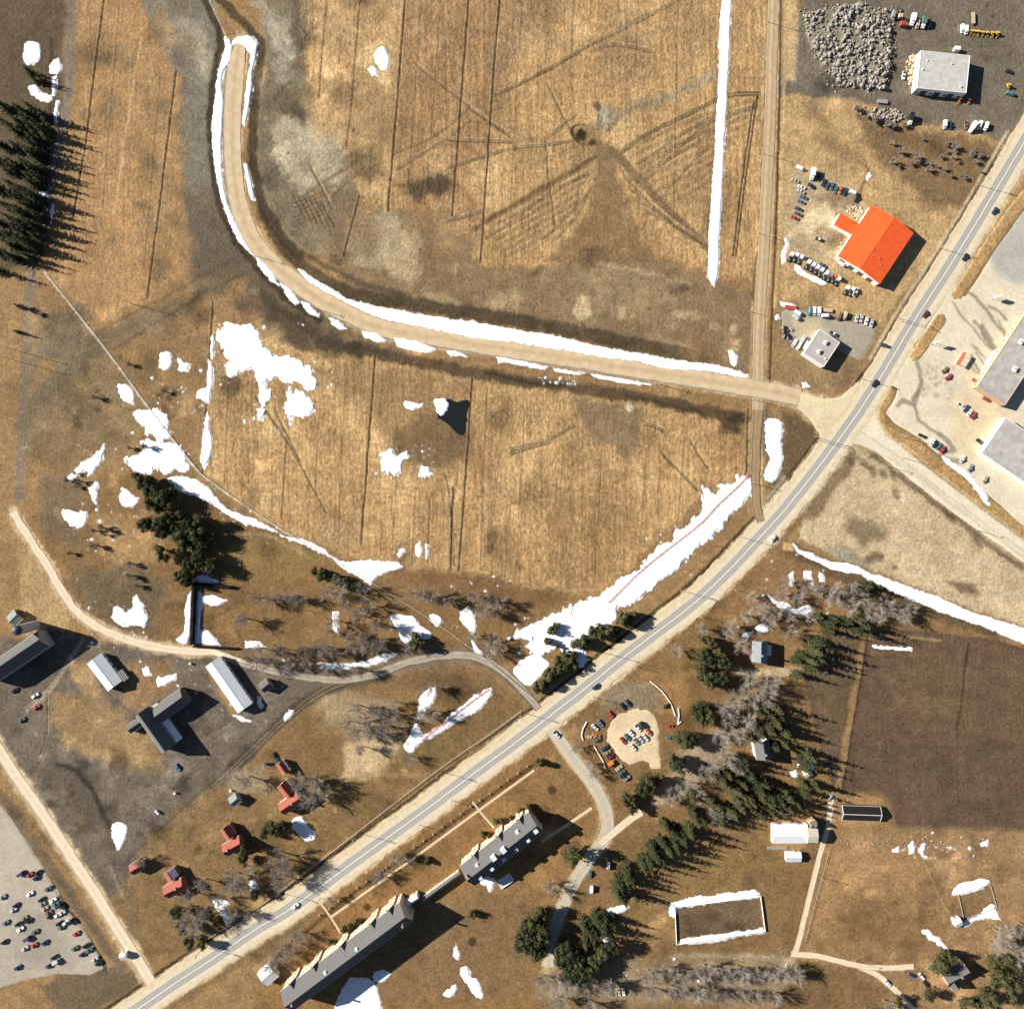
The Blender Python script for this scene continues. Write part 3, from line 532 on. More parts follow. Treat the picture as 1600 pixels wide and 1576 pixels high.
def grid_mesh(name, Xw, Yw, Z, col, fur, keep, m):
    ny, nx = Xw.shape
    co = np.stack([Xw, Yw, Z], -1).reshape(-1, 3).astype(np.float32)
    idx = np.arange(ny * nx).reshape(ny, nx)
    q = np.stack([idx[:-1, :-1], idx[1:, :-1], idx[1:, 1:], idx[:-1, 1:]], -1).reshape(-1, 4)
    if keep is not None:
        q = q[keep.reshape(-1)]
        used = np.unique(q); rm = np.full(ny * nx, -1, np.int64); rm[used] = np.arange(len(used)); q = rm[q]; co = co[used]
        col = None if col is None else col.reshape(-1, 3)[used]; fur = None if fur is None else fur.reshape(-1)[used]
    me = bpy.data.meshes.new(name); nf = len(q)
    me.vertices.add(len(co)); me.vertices.foreach_set('co', co.ravel())
    me.loops.add(nf * 4); me.loops.foreach_set('vertex_index', q.ravel().astype(np.int32))
    me.polygons.add(nf); me.polygons.foreach_set('loop_start', (np.arange(nf) * 4).astype(np.int32)); me.polygons.foreach_set('loop_total', np.full(nf, 4, np.int32))
    me.polygons.foreach_set('use_smooth', np.ones(nf, bool))
    me.update(calc_edges=True)
    if col is not None:
        a = me.attributes.new('col', 'FLOAT_COLOR', 'POINT'); c4 = np.ones((len(co), 4), np.float32); c4[:, :3] = np.clip(col.reshape(-1, 3), 0.01, .9); a.data.foreach_set('color', c4.ravel())
    if fur is not None:
        a = me.attributes.new('fur', 'FLOAT', 'POINT'); a.data.foreach_set('value', fur.ravel().astype(np.float32))
    me.materials.append(m); return me
ROADZ = 0.06
def gh(px, py):                                               # height of the ground sheet under a photo pixel
    i = int(np.clip(np.searchsorted(C.xs, px) - 1, 0, len(C.xs) - 2)); j = int(np.clip(np.searchsorted(C.ys, py) - 1, 0, len(C.ys) - 2))
    fx = (px - C.xs[i]) / (C.xs[i + 1] - C.xs[i]); fy = (py - C.ys[j]) / (C.ys[j + 1] - C.ys[j])
    if C.paved[j, i] > .6: return ROADZ
    h = C.h
    return float((h[j, i] * (1 - fx) + h[j, i + 1] * fx) * (1 - fy) + (h[j + 1, i] * (1 - fx) + h[j + 1, i + 1] * fx) * fy)
def ghw(x, y): return gh(x / S + CX, CY - y / S)
def minh(px, py, r): return min(gh(px + a, py + b) for a in (-r, 0, r) for b in (-r, 0, r))

# ------------------------------------------------------------------ road sheets
def across_mat(name, stops, var=.12, scale=.35, bump=.05):
    m = bpy.data.materials.new(name); m.use_nodes = True; nt = m.node_tree; n = nt.nodes; lk = nt.links; b = n['Principled BSDF']
    b.inputs['Roughness'].default_value = .9; b.inputs['Specular IOR Level'].default_value = .15
    a = n.new('ShaderNodeAttribute'); a.attribute_name = 'across'; geo = n.new('ShaderNodeNewGeometry')
    wob = n.new('ShaderNodeTexNoise'); wob.inputs['Scale'].default_value = .12; wob.inputs['Detail'].default_value = 4; lk.new(geo.outputs['Position'], wob.inputs['Vector'])
    ad = n.new('ShaderNodeMath'); ad.operation = 'MULTIPLY_ADD'; ad.inputs[1].default_value = .05; lk.new(wob.outputs['Fac'], ad.inputs[0]); lk.new(a.outputs['Fac'], ad.inputs[2])
    r = n.new('ShaderNodeValToRGB'); lk.new(ad.outputs[0], r.inputs['Fac']); e = r.color_ramp.elements
    while len(e) < len(stops): e.new(.5)
    for k, (p, c) in enumerate(stops): e[k].position = p; e[k].color = (c[0] * 1.0, c[1] * .99, c[2] * 1.02, 1)
    t = n.new('ShaderNodeTexNoise'); t.inputs['Scale'].default_value = scale; t.inputs['Detail'].default_value = 6; lk.new(geo.outputs['Position'], t.inputs['Vector'])
    mr = n.new('ShaderNodeMapRange'); lk.new(t.outputs['Fac'], mr.inputs[0])
    for i, v in zip((1, 2, 3, 4), (.3, .7, 1 - var, 1 + var)): mr.inputs[i].default_value = v
    vm = n.new('ShaderNodeVectorMath'); vm.operation = 'SCALE'; lk.new(r.outputs['Color'], vm.inputs[0]); lk.new(mr.outputs[0], vm.inputs['Scale']); lk.new(vm.outputs[0], b.inputs['Base Color'])
    bp = n.new('ShaderNodeBump'); bp.inputs['Distance'].default_value = bump; bp.inputs['Strength'].default_value = .7; lk.new(t.outputs['Fac'], bp.inputs['Height']); lk.new(bp.outputs[0], b.inputs['Normal'])
    return m
def ribbon(name, pts, width, m, z=ROADZ, jit=.6, taper=None, seed=3, ncross=9, skirt=.22):
    p = smooth_pts(pts, False, 2.5); n = len(p); mb = MB(); ac = []
    for i, (x, y) in enumerate(p):
        a = Vector(p[max(0, i - 1)]); b = Vector(p[min(n - 1, i + 1)]); t = (b - a).normalized(); nx, ny = -t.y, t.x
        w = width * .5
        jl = [float(fbm(np.array([x]), np.array([y]), 12, seed + s, 4)[0]) * jit * 2.4 for s in (0, 40)]
        if taper: w *= taper(i / (n - 1))
        row = [-w - .5 + jl[0]] + [(-w + jl[0]) + (2 * w - jl[0] + jl[1]) * k / (ncross - 1) for k in range(ncross)] + [w + .5 + jl[1]]
        for k, o in enumerate(row):
            zz = z - skirt if k in (0, ncross + 1) else z
            mb.v.append((X(x + nx * o), Y(y + ny * o), zz)); ac.append(min(1, max(0, (k - 1) / (ncross - 1))))
    nc = ncross + 2
    for i in range(n - 1):
        for k in range(nc - 1): mb.f.append((i * nc + k, i * nc + k + 1, (i + 1) * nc + k + 1, (i + 1) * nc + k))
    me = mb.mesh(name, [m]); at = me.attributes.new('across', 'FLOAT', 'POINT'); at.data.foreach_set('value', ac)
    bm = bmesh.new(); bm.from_mesh(me); bmesh.ops.recalc_face_normals(bm, faces=bm.faces)
    if sum(f.normal.z for f in bm.faces) < 0: bmesh.ops.reverse_faces(bm, faces=bm.faces)
    bm.to_mesh(me); bm.free()
    return tag(link(name, me), kind='structure')
gv = G(214, 190, 152); gv2 = G(196, 170, 132)
M_SHOULDER = across_mat('gravel_shoulder', [(0, G(216, 192, 154)), (.3, G(236, 218, 186)), (.7, G(236, 218, 186)), (1, G(222, 196, 156))])
asp = G(206, 198, 184); tr = G(150, 146, 142); lt = G(228, 218, 200)
M_ASPH = across_mat('worn_asphalt', [(0, G(216, 202, 178)), (.08, asp), (.17, tr), (.25, asp), (.34, tr), (.44, asp), (.50, lt), (.56, asp), (.66, tr), (.74, asp), (.83, tr), (.92, asp), (1, G(220, 204, 178))], .08, .8, .02)
M_DIRT = across_mat('graded_dirt', [(0, G(176, 150, 116)), (.08, G(216, 190, 154)), (.28, G(218, 190, 148)), (.5, G(202, 173, 132)), (.75, G(218, 190, 148)), (.93, G(214, 190, 156)), (1, G(158, 140, 116))], .13, .22, .08)
M_SIDE = across_mat('side_road_gravel', [(0, G(176, 150, 112)), (.25, G(200, 172, 130)), (.45, G(180, 154, 116)), (.65, G(212, 184, 144)), (1, G(182, 156, 118))], .1, .3, .05)
M_LANE = across_mat('lane_dirt', [(0, G(196, 166, 130)), (.2, G(242, 220, 188)), (.5, G(230, 206, 174)), (.8, G(242, 220, 190)), (1, G(190, 162, 126))], .08, .3, .05)
M_LANE2 = across_mat('grey_lane_dirt', [(0, G(130, 116, 98)), (.25, G(190, 172, 148)), (.5, G(164, 150, 130)), (.8, G(186, 170, 148)), (1, G(106, 94, 80))], .16, .25, .06)
M_DRIVE = across_mat('drive_paving', [(0, G(190, 170, 138)), (.15, G(206, 192, 168)), (.5, G(196, 184, 164)), (.85, G(210, 194, 166)), (1, G(196, 170, 132))], .08, .4, .03)
M_WALK = across_mat('pale_walk', [(0, G(214, 186, 144)), (.5, G(232, 206, 166)), (1, G(212, 184, 142))], .06, .6, .02)
ribbon('highway_shoulder', HWY, 44, M_SHOULDER, ROADZ - .012, 3.2)
ribbon('highway', HWY, 20.5, M_ASPH, ROADZ + .006, .5, ncross=25, skirt=.012)
rd = lambda t: 1.0 if t > .03 else .55 + 15 * t
ribbon('dirt_road', DIRT, 28, M_DIRT, ROADZ, 1.2, taper=rd)
ribbon('side_road', SIDE[:9], 17, M_SIDE, ROADZ - .004, 1.6)
M_TRACK = across_mat('brown_track', [(0, G(140, 112, 78)), (.25, G(174, 144, 104)), (.5, G(158, 130, 94)), (.75, G(176, 146, 106)), (1, G(136, 108, 74))], .14, .3, .05)
ribbon('farm_track', SIDE[7:], 14, M_TRACK, ROADZ - .008, 1.8)
ribbon('farm_lane', LANE + [(365, 1028), (400, 1040)], 14, M_LANE, ROADZ + .004, 1.8, taper=lambda t: 1.0 if t < .78 else max(.05, 1 - (t - .78) * 4.3)); ribbon('farm_lane', LANE2, 13, M_LANE2, ROADZ - .004, 1.6)
ribbon('gravel_road', LEFTROAD, 19, M_LANE, ROADZ - .02, 1.0)
ribbon('driveway', DRIVE, 20, M_DRIVE, ROADZ - .008, .8); ribbon('driveway', DRIVE_B, 12, M_LANE, ROADZ - .004, .6)
ribbon('garden_track', GARDEN, 8, M_LANE, ROADZ, .6); ribbon('garden_track', GARDEN_B, 9, M_LANE, ROADZ - .004, .8); ribbon('garden_track', GARDEN_C, 9, M_LANE, ROADZ - .008, .8)
ribbon('footpath', PATH_MAIN, 3.4, M_WALK, ROADZ, .15, ncross=4); ribbon('footpath', PATH_A, 3.2, M_WALK, ROADZ + .004, .15, ncross=4); ribbon('footpath', PATH_B, 3.2, M_WALK, ROADZ + .004, .15, ncross=4); ribbon('footpath', PATH_C, 4.5, M_WALK, ROADZ + .004, .15, ncross=4)

def lot(name, pts, base, paint=None, z=ROADZ, cell=2.0, jit=1.2):
    a = np.array(pts); c = Canvas(np.arange(a[:, 0].min() - 6, a[:, 0].max() + 6, cell), np.arange(a[:, 1].min() - 6, a[:, 1].max() + 6, cell))
    c.col[:] = base; c.col *= (1 + .12 * fbm(c.X, c.Y, 40, 61, 3))[..., None]
    if paint: paint(c)
    d = c.sd(pts, (slice(None), slice(None)), jit, True)
    Z = z + np.clip((d - .3) * .12, -.30, 0)
    kv = d > -3.0; keep = kv[:-1, :-1] | kv[1:, :-1] | kv[:-1, 1:] | kv[1:, 1:]
    return tag(link(name, grid_mesh(name, X(c.X), Y(c.Y), Z, c.col, None, keep, M_LOT)), kind='structure')
def p_rlot(c):
    dk = G(142, 126, 106)
    c.poly([(1500, 600), (1575, 640), (1560, 700), (1510, 730), (1480, 690), (1490, 620)], G(222, 196, 152), 25, 6, .7)
    c.poly([(1535, 330), (1640, 330), (1640, 440), (1575, 440), (1545, 405)], G(176, 172, 168), 8, 4, .8)
    for q, w in (([(1434, 568), (1440, 598), (1436, 612), (1428, 622)], 7), ([(1436, 612), (1428, 632), (1410, 626), (1404, 634)], 8), ([(1428, 632), (1435, 655), (1450, 668), (1470, 680)], 5), ([(1470, 680), (1482, 690), (1490, 704), (1478, 705), (1465, 712), (1490, 720), (1500, 722)], 8),
                 ([(1489, 473), (1500, 488), (1517, 510), (1535, 530), (1548, 545)], 3), ([(1510, 455), (1525, 466), (1540, 482), (1552, 502), (1570, 520)], 5), ([(1545, 478), (1562, 490), (1574, 500)], 4), ([(1522, 502), (1536, 520), (1550, 544)], 5), ([(1534, 510), (1546, 528), (1554, 546)], 6), ([(1521, 540), (1532, 552), (1545, 565)], 3), ([(1516, 555), (1526, 572), (1533, 583)], 4), ([(1525, 550), (1545, 580)], 3), ([(1515, 568), (1530, 585)], 2.5), ([(1560, 500), (1570, 520), (1572, 540)], 3)):
        c.stroke(q, w, dk, 2, 2, .8)
    for k in range(60):
        x = 1440 + R.random() * 50; y = 570 + R.random() * 55; c.poly(ell(x, y, 1 + 2 * R.random(), 1 + R.random(), R.random() * 90, 7), G(150, 134, 114), 1.5, 1.5, .6)
lot('parking_lot', RLOT, G(226, 210, 184), p_rlot, ROADZ - .02)
lot('parking_lot', LLOT, G(188, 174, 158), lambda c: c.poly([(20, 1420), (90, 1420), (110, 1510), (20, 1520)], G(150, 138, 126), 25, 6, .6), ROADZ)
lot('gravel_lot', OVAL, G(230, 202, 164), None, ROADZ, jit=4)
lot('paved_yard', BLOT, G(172, 160, 142), lambda c: c.poly([(1240, 500), (1282, 500), (1290, 520), (1262, 535), (1240, 520)], G(206, 184, 146), 8, 4, .8), ROADZ)
lot('road_junction', CONN_L, G(228, 206, 168), None, ROADZ - .028, jit=.6)
lot('connecting_road', CONN_R, G(232, 216, 190), lambda c: (c.stroke([(1330, 665), (1400, 712), (1480, 775), (1600, 862)], 3, G(196, 174, 138), 2, 1, .6), c.stroke([(1350, 700), (1410, 728), (1500, 798), (1600, 870)], 3, G(196, 174, 138), 2, 1, .6)), ROADZ - .028, jit=.6)
# raised grass islands beside the highway
def island(name, pts, h=.22):
    a = np.array(pts); c = Canvas(np.arange(a[:, 0].min() - 4, a[:, 0].max() + 4, 1.5), np.arange(a[:, 1].min() - 4, a[:, 1].max() + 4, 1.5))
    c.col[:] = G(186, 146, 92); c.col *= (1 + .35 * fbm(c.X, c.Y, 12, 71, 3))[..., None]
    c.stroke(smooth_pts(pts, True, 5) , 3, G(206, 176, 128), 1.5, 1, .7, sm=False)
    d = c.sd(pts, (slice(None), slice(None)), .8, True); kv = d > -1.5
    Z = ROADZ + np.clip(d * .12, -.2, h) + .1 * fbm(c.X, c.Y, 6, 5, 2)
    return tag(link(name, grid_mesh(name, X(c.X), Y(c.Y), Z, c.col, c.fur + .3, kv[:-1, :-1] | kv[1:, 1:], M_GROUND)), kind='structure')
def off_line(a, b, w):
    v = Vector((b[0] - a[0], b[1] - a[1])).normalized(); n = Vector((-v.y, v.x)) * w * .5
    return [(a[0] + n.x, a[1] + n.y), (b[0] + n.x, b[1] + n.y), (b[0] + v.x * w * .35, b[1] + v.y * w * .35), (b[0] - n.x, b[1] - n.y), (a[0] - n.x, a[1] - n.y), (a[0] - v.x * w * .3, a[1] - v.y * w * .3)]
island('grass_island', off_line((1427, 560), (1472, 496), 17))
island('grass_island', [(1486, 462), (1500, 468), (1512, 452), (1526, 432), (1548, 398), (1585, 342), (1630, 290), (1620, 270), (1575, 326), (1530, 392), (1505, 430)])
island('grass_island', [(1392, 606), (1400, 612), (1392, 630), (1382, 646), (1386, 664), (1404, 676), (1440, 694), (1466, 716), (1500, 740), (1545, 778), (1620, 838), (1612, 850), (1540, 796), (1470, 742), (1420, 702), (1390, 682), (1373, 656), (1372, 640), (1384, 618)])
# standing melt water in the lower field
wm = mat('dark_water', (.012, .014, .013), .12, spec=.5)
wp = smooth_pts([(700, 624), (716, 627), (731, 626), (729, 650), (728, 672), (720, 680), (708, 670), (698, 662), (690, 655), (682, 648), (690, 635)], True, 3)
wpts = [(x + float(fbm(np.array([x]), np.array([y]), 9, 3, 2)[0]) * 5, y + float(fbm(np.array([x]), np.array([y]), 9, 8, 2)[0]) * 5) for x, y in wp]
cxw = sum(p[0] for p in wpts) / len(wpts); cyw = sum(p[1] for p in wpts) / len(wpts); wz = max(gh(x, y) for x, y in wpts) + .05
mbw = MB(); mbw.add([(X(x), Y(y), wz) for x, y in wpts] + [(X(x), Y(y), wz - .9) for x, y in wpts], [tuple(range(len(wpts)))] + [(i, i + len(wpts), (i + 1) % len(wpts) + len(wpts), (i + 1) % len(wpts)) for i in range(len(wpts))])
tag(mbw.obj('water', [wm]), kind='structure')

# ------------------------------------------------------------------ snow
def snow_mat():
    m = mat('old_snow', (.80, .79, .785), .8, .10, .22, .16); return m
M_SNOW = snow_mat()
FLK = vnoise(C.X, C.Y, 4.0, 77) * .6 + vnoise(C.X, C.Y, 9.0, 78) * .4
def snow(pts, label=None, group=None, jit=2.0, sm=True, depth=.3, holes=()):
    multi = isinstance(pts[0], list); allp = [q for p in pts for q in p] if multi else pts
    a = np.array(allp); cell = 1.25
    c = Canvas(np.arange(a[:, 0].min() - 6, a[:, 0].max() + 6, cell), np.arange(a[:, 1].min() - 6, a[:, 1].max() + 6, cell))
    W = (slice(None), slice(None)); d = np.full(c.X.shape, -9.0, np.float32)
    for p in (pts if multi else [pts]):
        d = np.maximum(d, c.sd(smooth_pts(p, True, 4) if sm and len(p) > 4 else p, W, jit, True))
    for p in holes: d = np.minimum(d, -c.sd(smooth_pts(p, True, 4), W, jit, True))
    d = d + (1.0 + jit * .9) * c.fa + jit * 1.5 * fbm(c.X, c.Y, 3.4, 19, 2) + (0.5 * jit if jit >= 2 else 0) * fbm(c.X, c.Y, 12, 23, 3) * np.clip(6 - d, 0, 8) + .3
    if jit >= 2.6: d = d + 2.6 * fbm(c.X, c.Y * .16, 5, 29, 2) * np.clip(9 - d, 0, 10) * .35
    ii = np.clip(np.searchsorted(C.xs, c.X.ravel()) - 1, 0, len(C.xs) - 2); jj = np.clip(np.searchsorted(C.ys, c.Y.ravel()) - 1, 0, len(C.ys) - 2)
    fx = (c.X.ravel() - C.xs[ii]) / SP; fy = (c.Y.ravel() - C.ys[jj]) / SP
    g = (C.h[jj, ii] * (1 - fx) + C.h[jj, ii + 1] * fx) * (1 - fy) + (C.h[jj + 1, ii] * (1 - fx) + C.h[jj + 1, ii + 1] * fx) * fy
    g = g.reshape(c.X.shape)
    pv = C.paved[jj, ii].reshape(c.X.shape); g = np.where(pv > .5, ROADZ, g)
    Z = g + np.clip(d * .16, -.35, depth) + .12 * np.maximum(d > 0, 0) * (fbm(c.X, c.Y, 7, 3, 2))
    kv = d > -2.2; keep = kv[:-1, :-1] | kv[1:, :-1] | kv[:-1, 1:] | kv[1:, 1:]
    if not keep.any(): return
    for p in (pts if multi else [pts]):                          # slush, flecks and wet soil round the patch
        w, m1 = C.mask(p, 7.0, jit * 1.4, sm=sm and len(p) > 4)
        if m1 is None: continue
        wet = m1 * .45; C.col[w] = C.col[w] * (1 - wet[..., None]) + np.asarray(G(84, 70, 54), np.float32) * wet[..., None]
        w, m2 = C.mask(p, 3.6, jit * 1.5, sm=sm and len(p) > 4); sp = np.clip((FLK[w] + m2 * .9 - .78) * 5, 0, 1) * (m2 > .04)
        C.col[w] = C.col[w] * (1 - sp[..., None]) + np.asarray((.72, .71, .70), np.float32) * sp[..., None]
    o = link('snow_patch' if label else 'scattered_snow', grid_mesh('snow', X(c.X), Y(c.Y), Z, None, None, keep, M_SNOW))
    if label: tag(o, label, 'snow', group)
    else: tag(o, kind='stuff')
    return o
snow([(352, 58), (362, 70), (358, 100), (350, 113), (347, 130), (350, 160), (347, 200), (346, 250), (350, 290), (357, 320), (372, 355), (385, 383), (400, 402), (388, 394), (367, 365), (351, 325), (341, 290), (333, 240), (332, 200), (337, 150), (342, 110), (349, 95), (352, 75)], 'long snow strip in the west ditch of the curved dirt road', jit=1.2)
snow([(364, 66), (372, 59), (395, 57), (404, 67), (400, 90), (394, 115), (396, 130), (389, 168), (383, 198), (380, 192), (384, 150), (387, 125), (392, 100), (393, 85), (386, 74), (374, 68)], 'hooked snow strip wrapping round the blunt end of the dirt road', jit=1.0, sm=False)
snow([(382, 256), (387, 260), (398, 312), (394, 312), (386, 285)], 'thin snow sliver on the inner bend of the dirt road', jit=.8)
snow([(466, 420), (490, 435), (520, 453), (540, 465), (562, 473), (600, 481), (650, 491), (700, 498), (760, 507), (800, 515), (860, 524), (930, 540), (1000, 553), (1050, 562), (1105, 569), (1130, 573), (1168, 587), (1160, 589), (1100, 579), (1050, 576), (1000, 566), (950, 559), (900, 550), (850, 542), (800, 534), (750, 529), (700, 519), (650, 509), (600, 498), (560, 482), (540, 471), (515, 459), (485, 441)], 'longest snow bank filling the north ditch of the dirt road', jit=1.0)
for q in ([(400, 402), (412, 411), (427, 427), (434, 446), (425, 441), (404, 416)], [(438, 443), (455, 454), (469, 473), (461, 475), (446, 459)], [(471, 471), (484, 476), (499, 494), (486, 490), (474, 479)], [(514, 496), (527, 501), (543, 515), (532, 514), (519, 508)], [(567, 518), (588, 521), (604, 532), (588, 534), (570, 527)], [(616, 528), (654, 533), (680, 546), (669, 551), (638, 546), (621, 541)], [(698, 549), (712, 549), (728, 556), (705, 556)], [(774, 557), (800, 562), (856, 573), (850, 578), (810, 570), (780, 566)], [(866, 577), (917, 582), (900, 585), (868, 581)], [(924, 585), (988, 595), (1016, 600), (985, 600), (930, 590)]):
    snow(q, 'short snow remnant on the south edge of the dirt road', 'snow remnants along the dirt road', jit=.9, sm=False)
snow([(1138, 548), (1144, 547), (1152, 561), (1151, 570), (1143, 570)], 'small oval snow lump at the corner of dirt road and side road', jit=.8)
snow([(1128, -45), (1143, -45), (1143, 0), (1140, 60), (1138, 118), (1136, 160), (1131, 225), (1128, 300), (1124, 370), (1122, 430), (1116, 447), (1106, 432), (1108, 370), (1112, 300), (1118, 225), (1121, 160), (1124, 118), (1124, 60), (1128, 0)], 'straight snow strip down the upper stubble field', jit=.9, sm=False)
snow([[(592, 76), (600, 73), (605, 82), (609, 95), (606, 108), (597, 110), (588, 98), (586, 86)], [(574, 108), (584, 104), (590, 116), (582, 118)]], 'snow patch in the swirled straw hollow of the upper field', jit=1)
snow([[(341, 524), (355, 506), (367, 511), (388, 508), (402, 520), (412, 540), (425, 551), (433, 560), (450, 556), (461, 559), (472, 567), (485, 579), (493, 603), (480, 608), (470, 600), (460, 595), (453, 600), (440, 595), (430, 589), (418, 596), (413, 600), (418, 620), (410, 633), (405, 622), (408, 605), (400, 590), (395, 575), (388, 578), (375, 580), (365, 588), (352, 582), (352, 570), (362, 562), (350, 545)],
      [(450, 600), (455, 618), (462, 612), (475, 618), (489, 637), (480, 650), (470, 652), (458, 648), (453, 662), (448, 640), (449, 612)], [(402, 637), (411, 640), (408, 655), (402, 655)]], 'largest ragged snow sheet on the lower stubble field', jit=3)
snow([[(331, 524), (335, 540), (332, 562), (329, 545)], [(326, 562), (332, 575), (332, 600), (326, 632), (319, 626), (306, 622), (311, 610), (322, 607), (324, 585)], [(324, 642), (326, 670), (332, 685), (331, 705), (325, 720), (316, 733), (314, 715), (317, 690), (319, 660)]], 'narrow snow line along the west edge of the lower field', jit=1.2, sm=False)
snow([(252, 552), (265, 549), (269, 560), (264, 576), (252, 576), (250, 565)], 'round snow blob above the grey fence line', 'snow blobs above the fence line', jit=2)
snow([(279, 563), (297, 567), (294, 579), (282, 577)], 'round snow blob above the grey fence line', 'snow blobs above the fence line', jit=2)
snow([(184, 603), (200, 606), (210, 617), (209, 629), (192, 623)], 'uppermost snow patch lying against the grey fence', jit=2.2)
snow([(212, 643), (240, 641), (254, 649), (261, 660), (256, 668), (263, 681), (250, 691), (240, 681), (228, 679), (221, 665), (213, 655)], 'middle snow patch lying against the grey fence', jit=2.8)
snow([(225, 689), (250, 690), (275, 694), (290, 704), (294, 720), (296, 736), (275, 736), (258, 740), (242, 730), (235, 741), (212, 736), (198, 718), (212, 712), (225, 704)], 'big ragged snow patch beside the dark pines', jit=3.2)
snow([(262, 748), (290, 746), (312, 752), (335, 774), (350, 789), (365, 799), (385, 807), (402, 812), (430, 829), (470, 849), (500, 864), (540, 877), (590, 876), (622, 879), (629, 886), (605, 892), (590, 898), (577, 911), (560, 899), (540, 889), (515, 869), (490, 851), (440, 834), (400, 821), (370, 811), (340, 793), (310, 778), (280, 766)], 'long snow drift under the curved south edge of the lower field', jit=1.8)
for q, lb in (([(126, 724), (145, 710), (164, 697), (160, 715), (150, 735), (140, 743), (133, 735), (112, 751), (106, 746)], 'slanting snow patch on the rough slope beside bushes'), ([(140, 755), (153, 755), (152, 785), (146, 789)], 'upright snow finger on the rough slope'), ([(190, 763), (205, 770), (213, 778), (206, 791), (190, 789)], 'rounded snow patch west of the dark pines'),
              ([(98, 798), (120, 801), (137, 798), (135, 815), (120, 826), (102, 812)], 'ragged snow patch above the bend of the farm lane'), ([(211, 928), (222, 946), (233, 965), (226, 976), (205, 976), (190, 976), (173, 964), (183, 946), (195, 955), (205, 952)], 'ragged snow heap on the inner side of the lane bend')):
    snow(q, lb, jit=2.4)
snow([(297, 922), (290, 950), (287, 990), (276, 999), (290, 1006), (297, 990), (300, 932)], 'snow strip on the west side of the clipped hedge', jit=1)
snow([[(309, 925), (314, 925), (317, 931), (335, 931), (353, 937), (345, 943), (330, 946), (318, 941), (313, 960), (312, 988), (325, 987), (344, 1008), (330, 1007), (312, 1006), (304, 1004), (308, 972)]], 'snow on the shaded side of the clipped hedge', jit=1.2, sm=False)
snow([(302, 906), (315, 899), (341, 908), (331, 911), (308, 910)], 'snow patch at the top end of the clipped hedge', jit=1)
for q, lb in (([(384, 1002), (405, 1000), (415, 1010), (385, 1011)], 'low snow mound beside the tree lined lane'), ([(519, 955), (527, 955), (528, 988), (520, 986)], 'shaded snow strip between bare orchard trees'), ([(496, 1034), (540, 1038), (575, 1032), (600, 1021), (620, 1021), (602, 1032), (570, 1042), (510, 1044)], 'curved snow ridge on the north edge of the tree lined lane'),
              ([(611, 961), (645, 964), (655, 977), (673, 990), (668, 998), (650, 993), (645, 995), (638, 1004), (630, 1004), (622, 985)], 'broad snow patch beside the lone evergreen bush'), ([(673, 960), (685, 961), (689, 972), (682, 979), (673, 970)], 'little round snow patch on the fence line'), ([(721, 955), (732, 947), (741, 962), (743, 985), (738, 992), (728, 978), (720, 965)], 'egg shaped snow patch among the trees near the lane'),
              ([(737, 999), (744, 1009), (756, 1021), (748, 1019), (739, 1012)], 'thin snow tail beside the lane'), ([(653, 1122), (655, 1105), (657, 1090), (673, 1075), (681, 1072), (679, 1090), (672, 1100), (668, 1105), (660, 1122)], 'upright snow patch beside the slatted fence on the lawn'),
              ([(632, 1166), (640, 1150), (650, 1129), (662, 1148), (680, 1140), (700, 1120), (730, 1097), (750, 1084), (767, 1074), (768, 1085), (755, 1101), (740, 1113), (710, 1129), (690, 1141), (675, 1151), (655, 1161), (645, 1174), (634, 1171)], 'tapering snow drift along the red slatted fence on the lawn')):
    snow(q, lb, jit=1.6)
snow([[(798, 996), (815, 982), (835, 975), (860, 965), (880, 955), (900, 945), (915, 938), (935, 930), (950, 922), (968, 905), (980, 897), (1000, 885), (1015, 870), (1030, 855), (1050, 846), (1055, 822), (1062, 828), (1078, 820), (1090, 805), (1100, 796), (1103, 785), (1098, 758), (1106, 766), (1112, 770), (1120, 779), (1125, 760), (1140, 757), (1150, 752), (1168, 744), (1176, 760), (1174, 776), (1165, 786), (1150, 796), (1140, 809), (1120, 831), (1095, 851), (1075, 869), (1055, 891), (1035, 906), (1010, 926), (985, 943), (965, 949), (960, 966), (942, 985), (918, 1000), (908, 1010), (917, 1036), (905, 1042), (893, 1020), (868, 1012), (845, 1022), (818, 1012), (832, 1000), (812, 998)]],
     'widest snow drift between stubble field and highway', jit=2.6, sm=False, holes=[ell(902, 955, 8, 12, 35), ell(835, 997, 6, 5)])
snow([(803, 1046), (835, 1021), (850, 1029), (858, 1038), (840, 1061), (826, 1071)], 'snow wedge where the lane meets the highway', jit=1.4)
snow([(1197, 659), (1208, 654), (1222, 660), (1221, 690), (1223, 720), (1215, 746), (1205, 754), (1198, 750), (1196, 735), (1202, 720), (1197, 700)], 'snow bank beside the side road south of the junction', jit=1.6)
snow([(1250, 862), (1270, 864), (1275, 870), (1300, 879), (1330, 882), (1360, 896), (1400, 909), (1440, 924), (1480, 939), (1520, 957), (1575, 974), (1650, 1000), (1650, 1022), (1575, 994), (1530, 976), (1490, 963), (1450, 946), (1410, 931), (1380, 916), (1345, 897), (1300, 890), (1275, 877), (1258, 869)], 'long snow strip along the south edge of the sandy lot', jit=1.3)
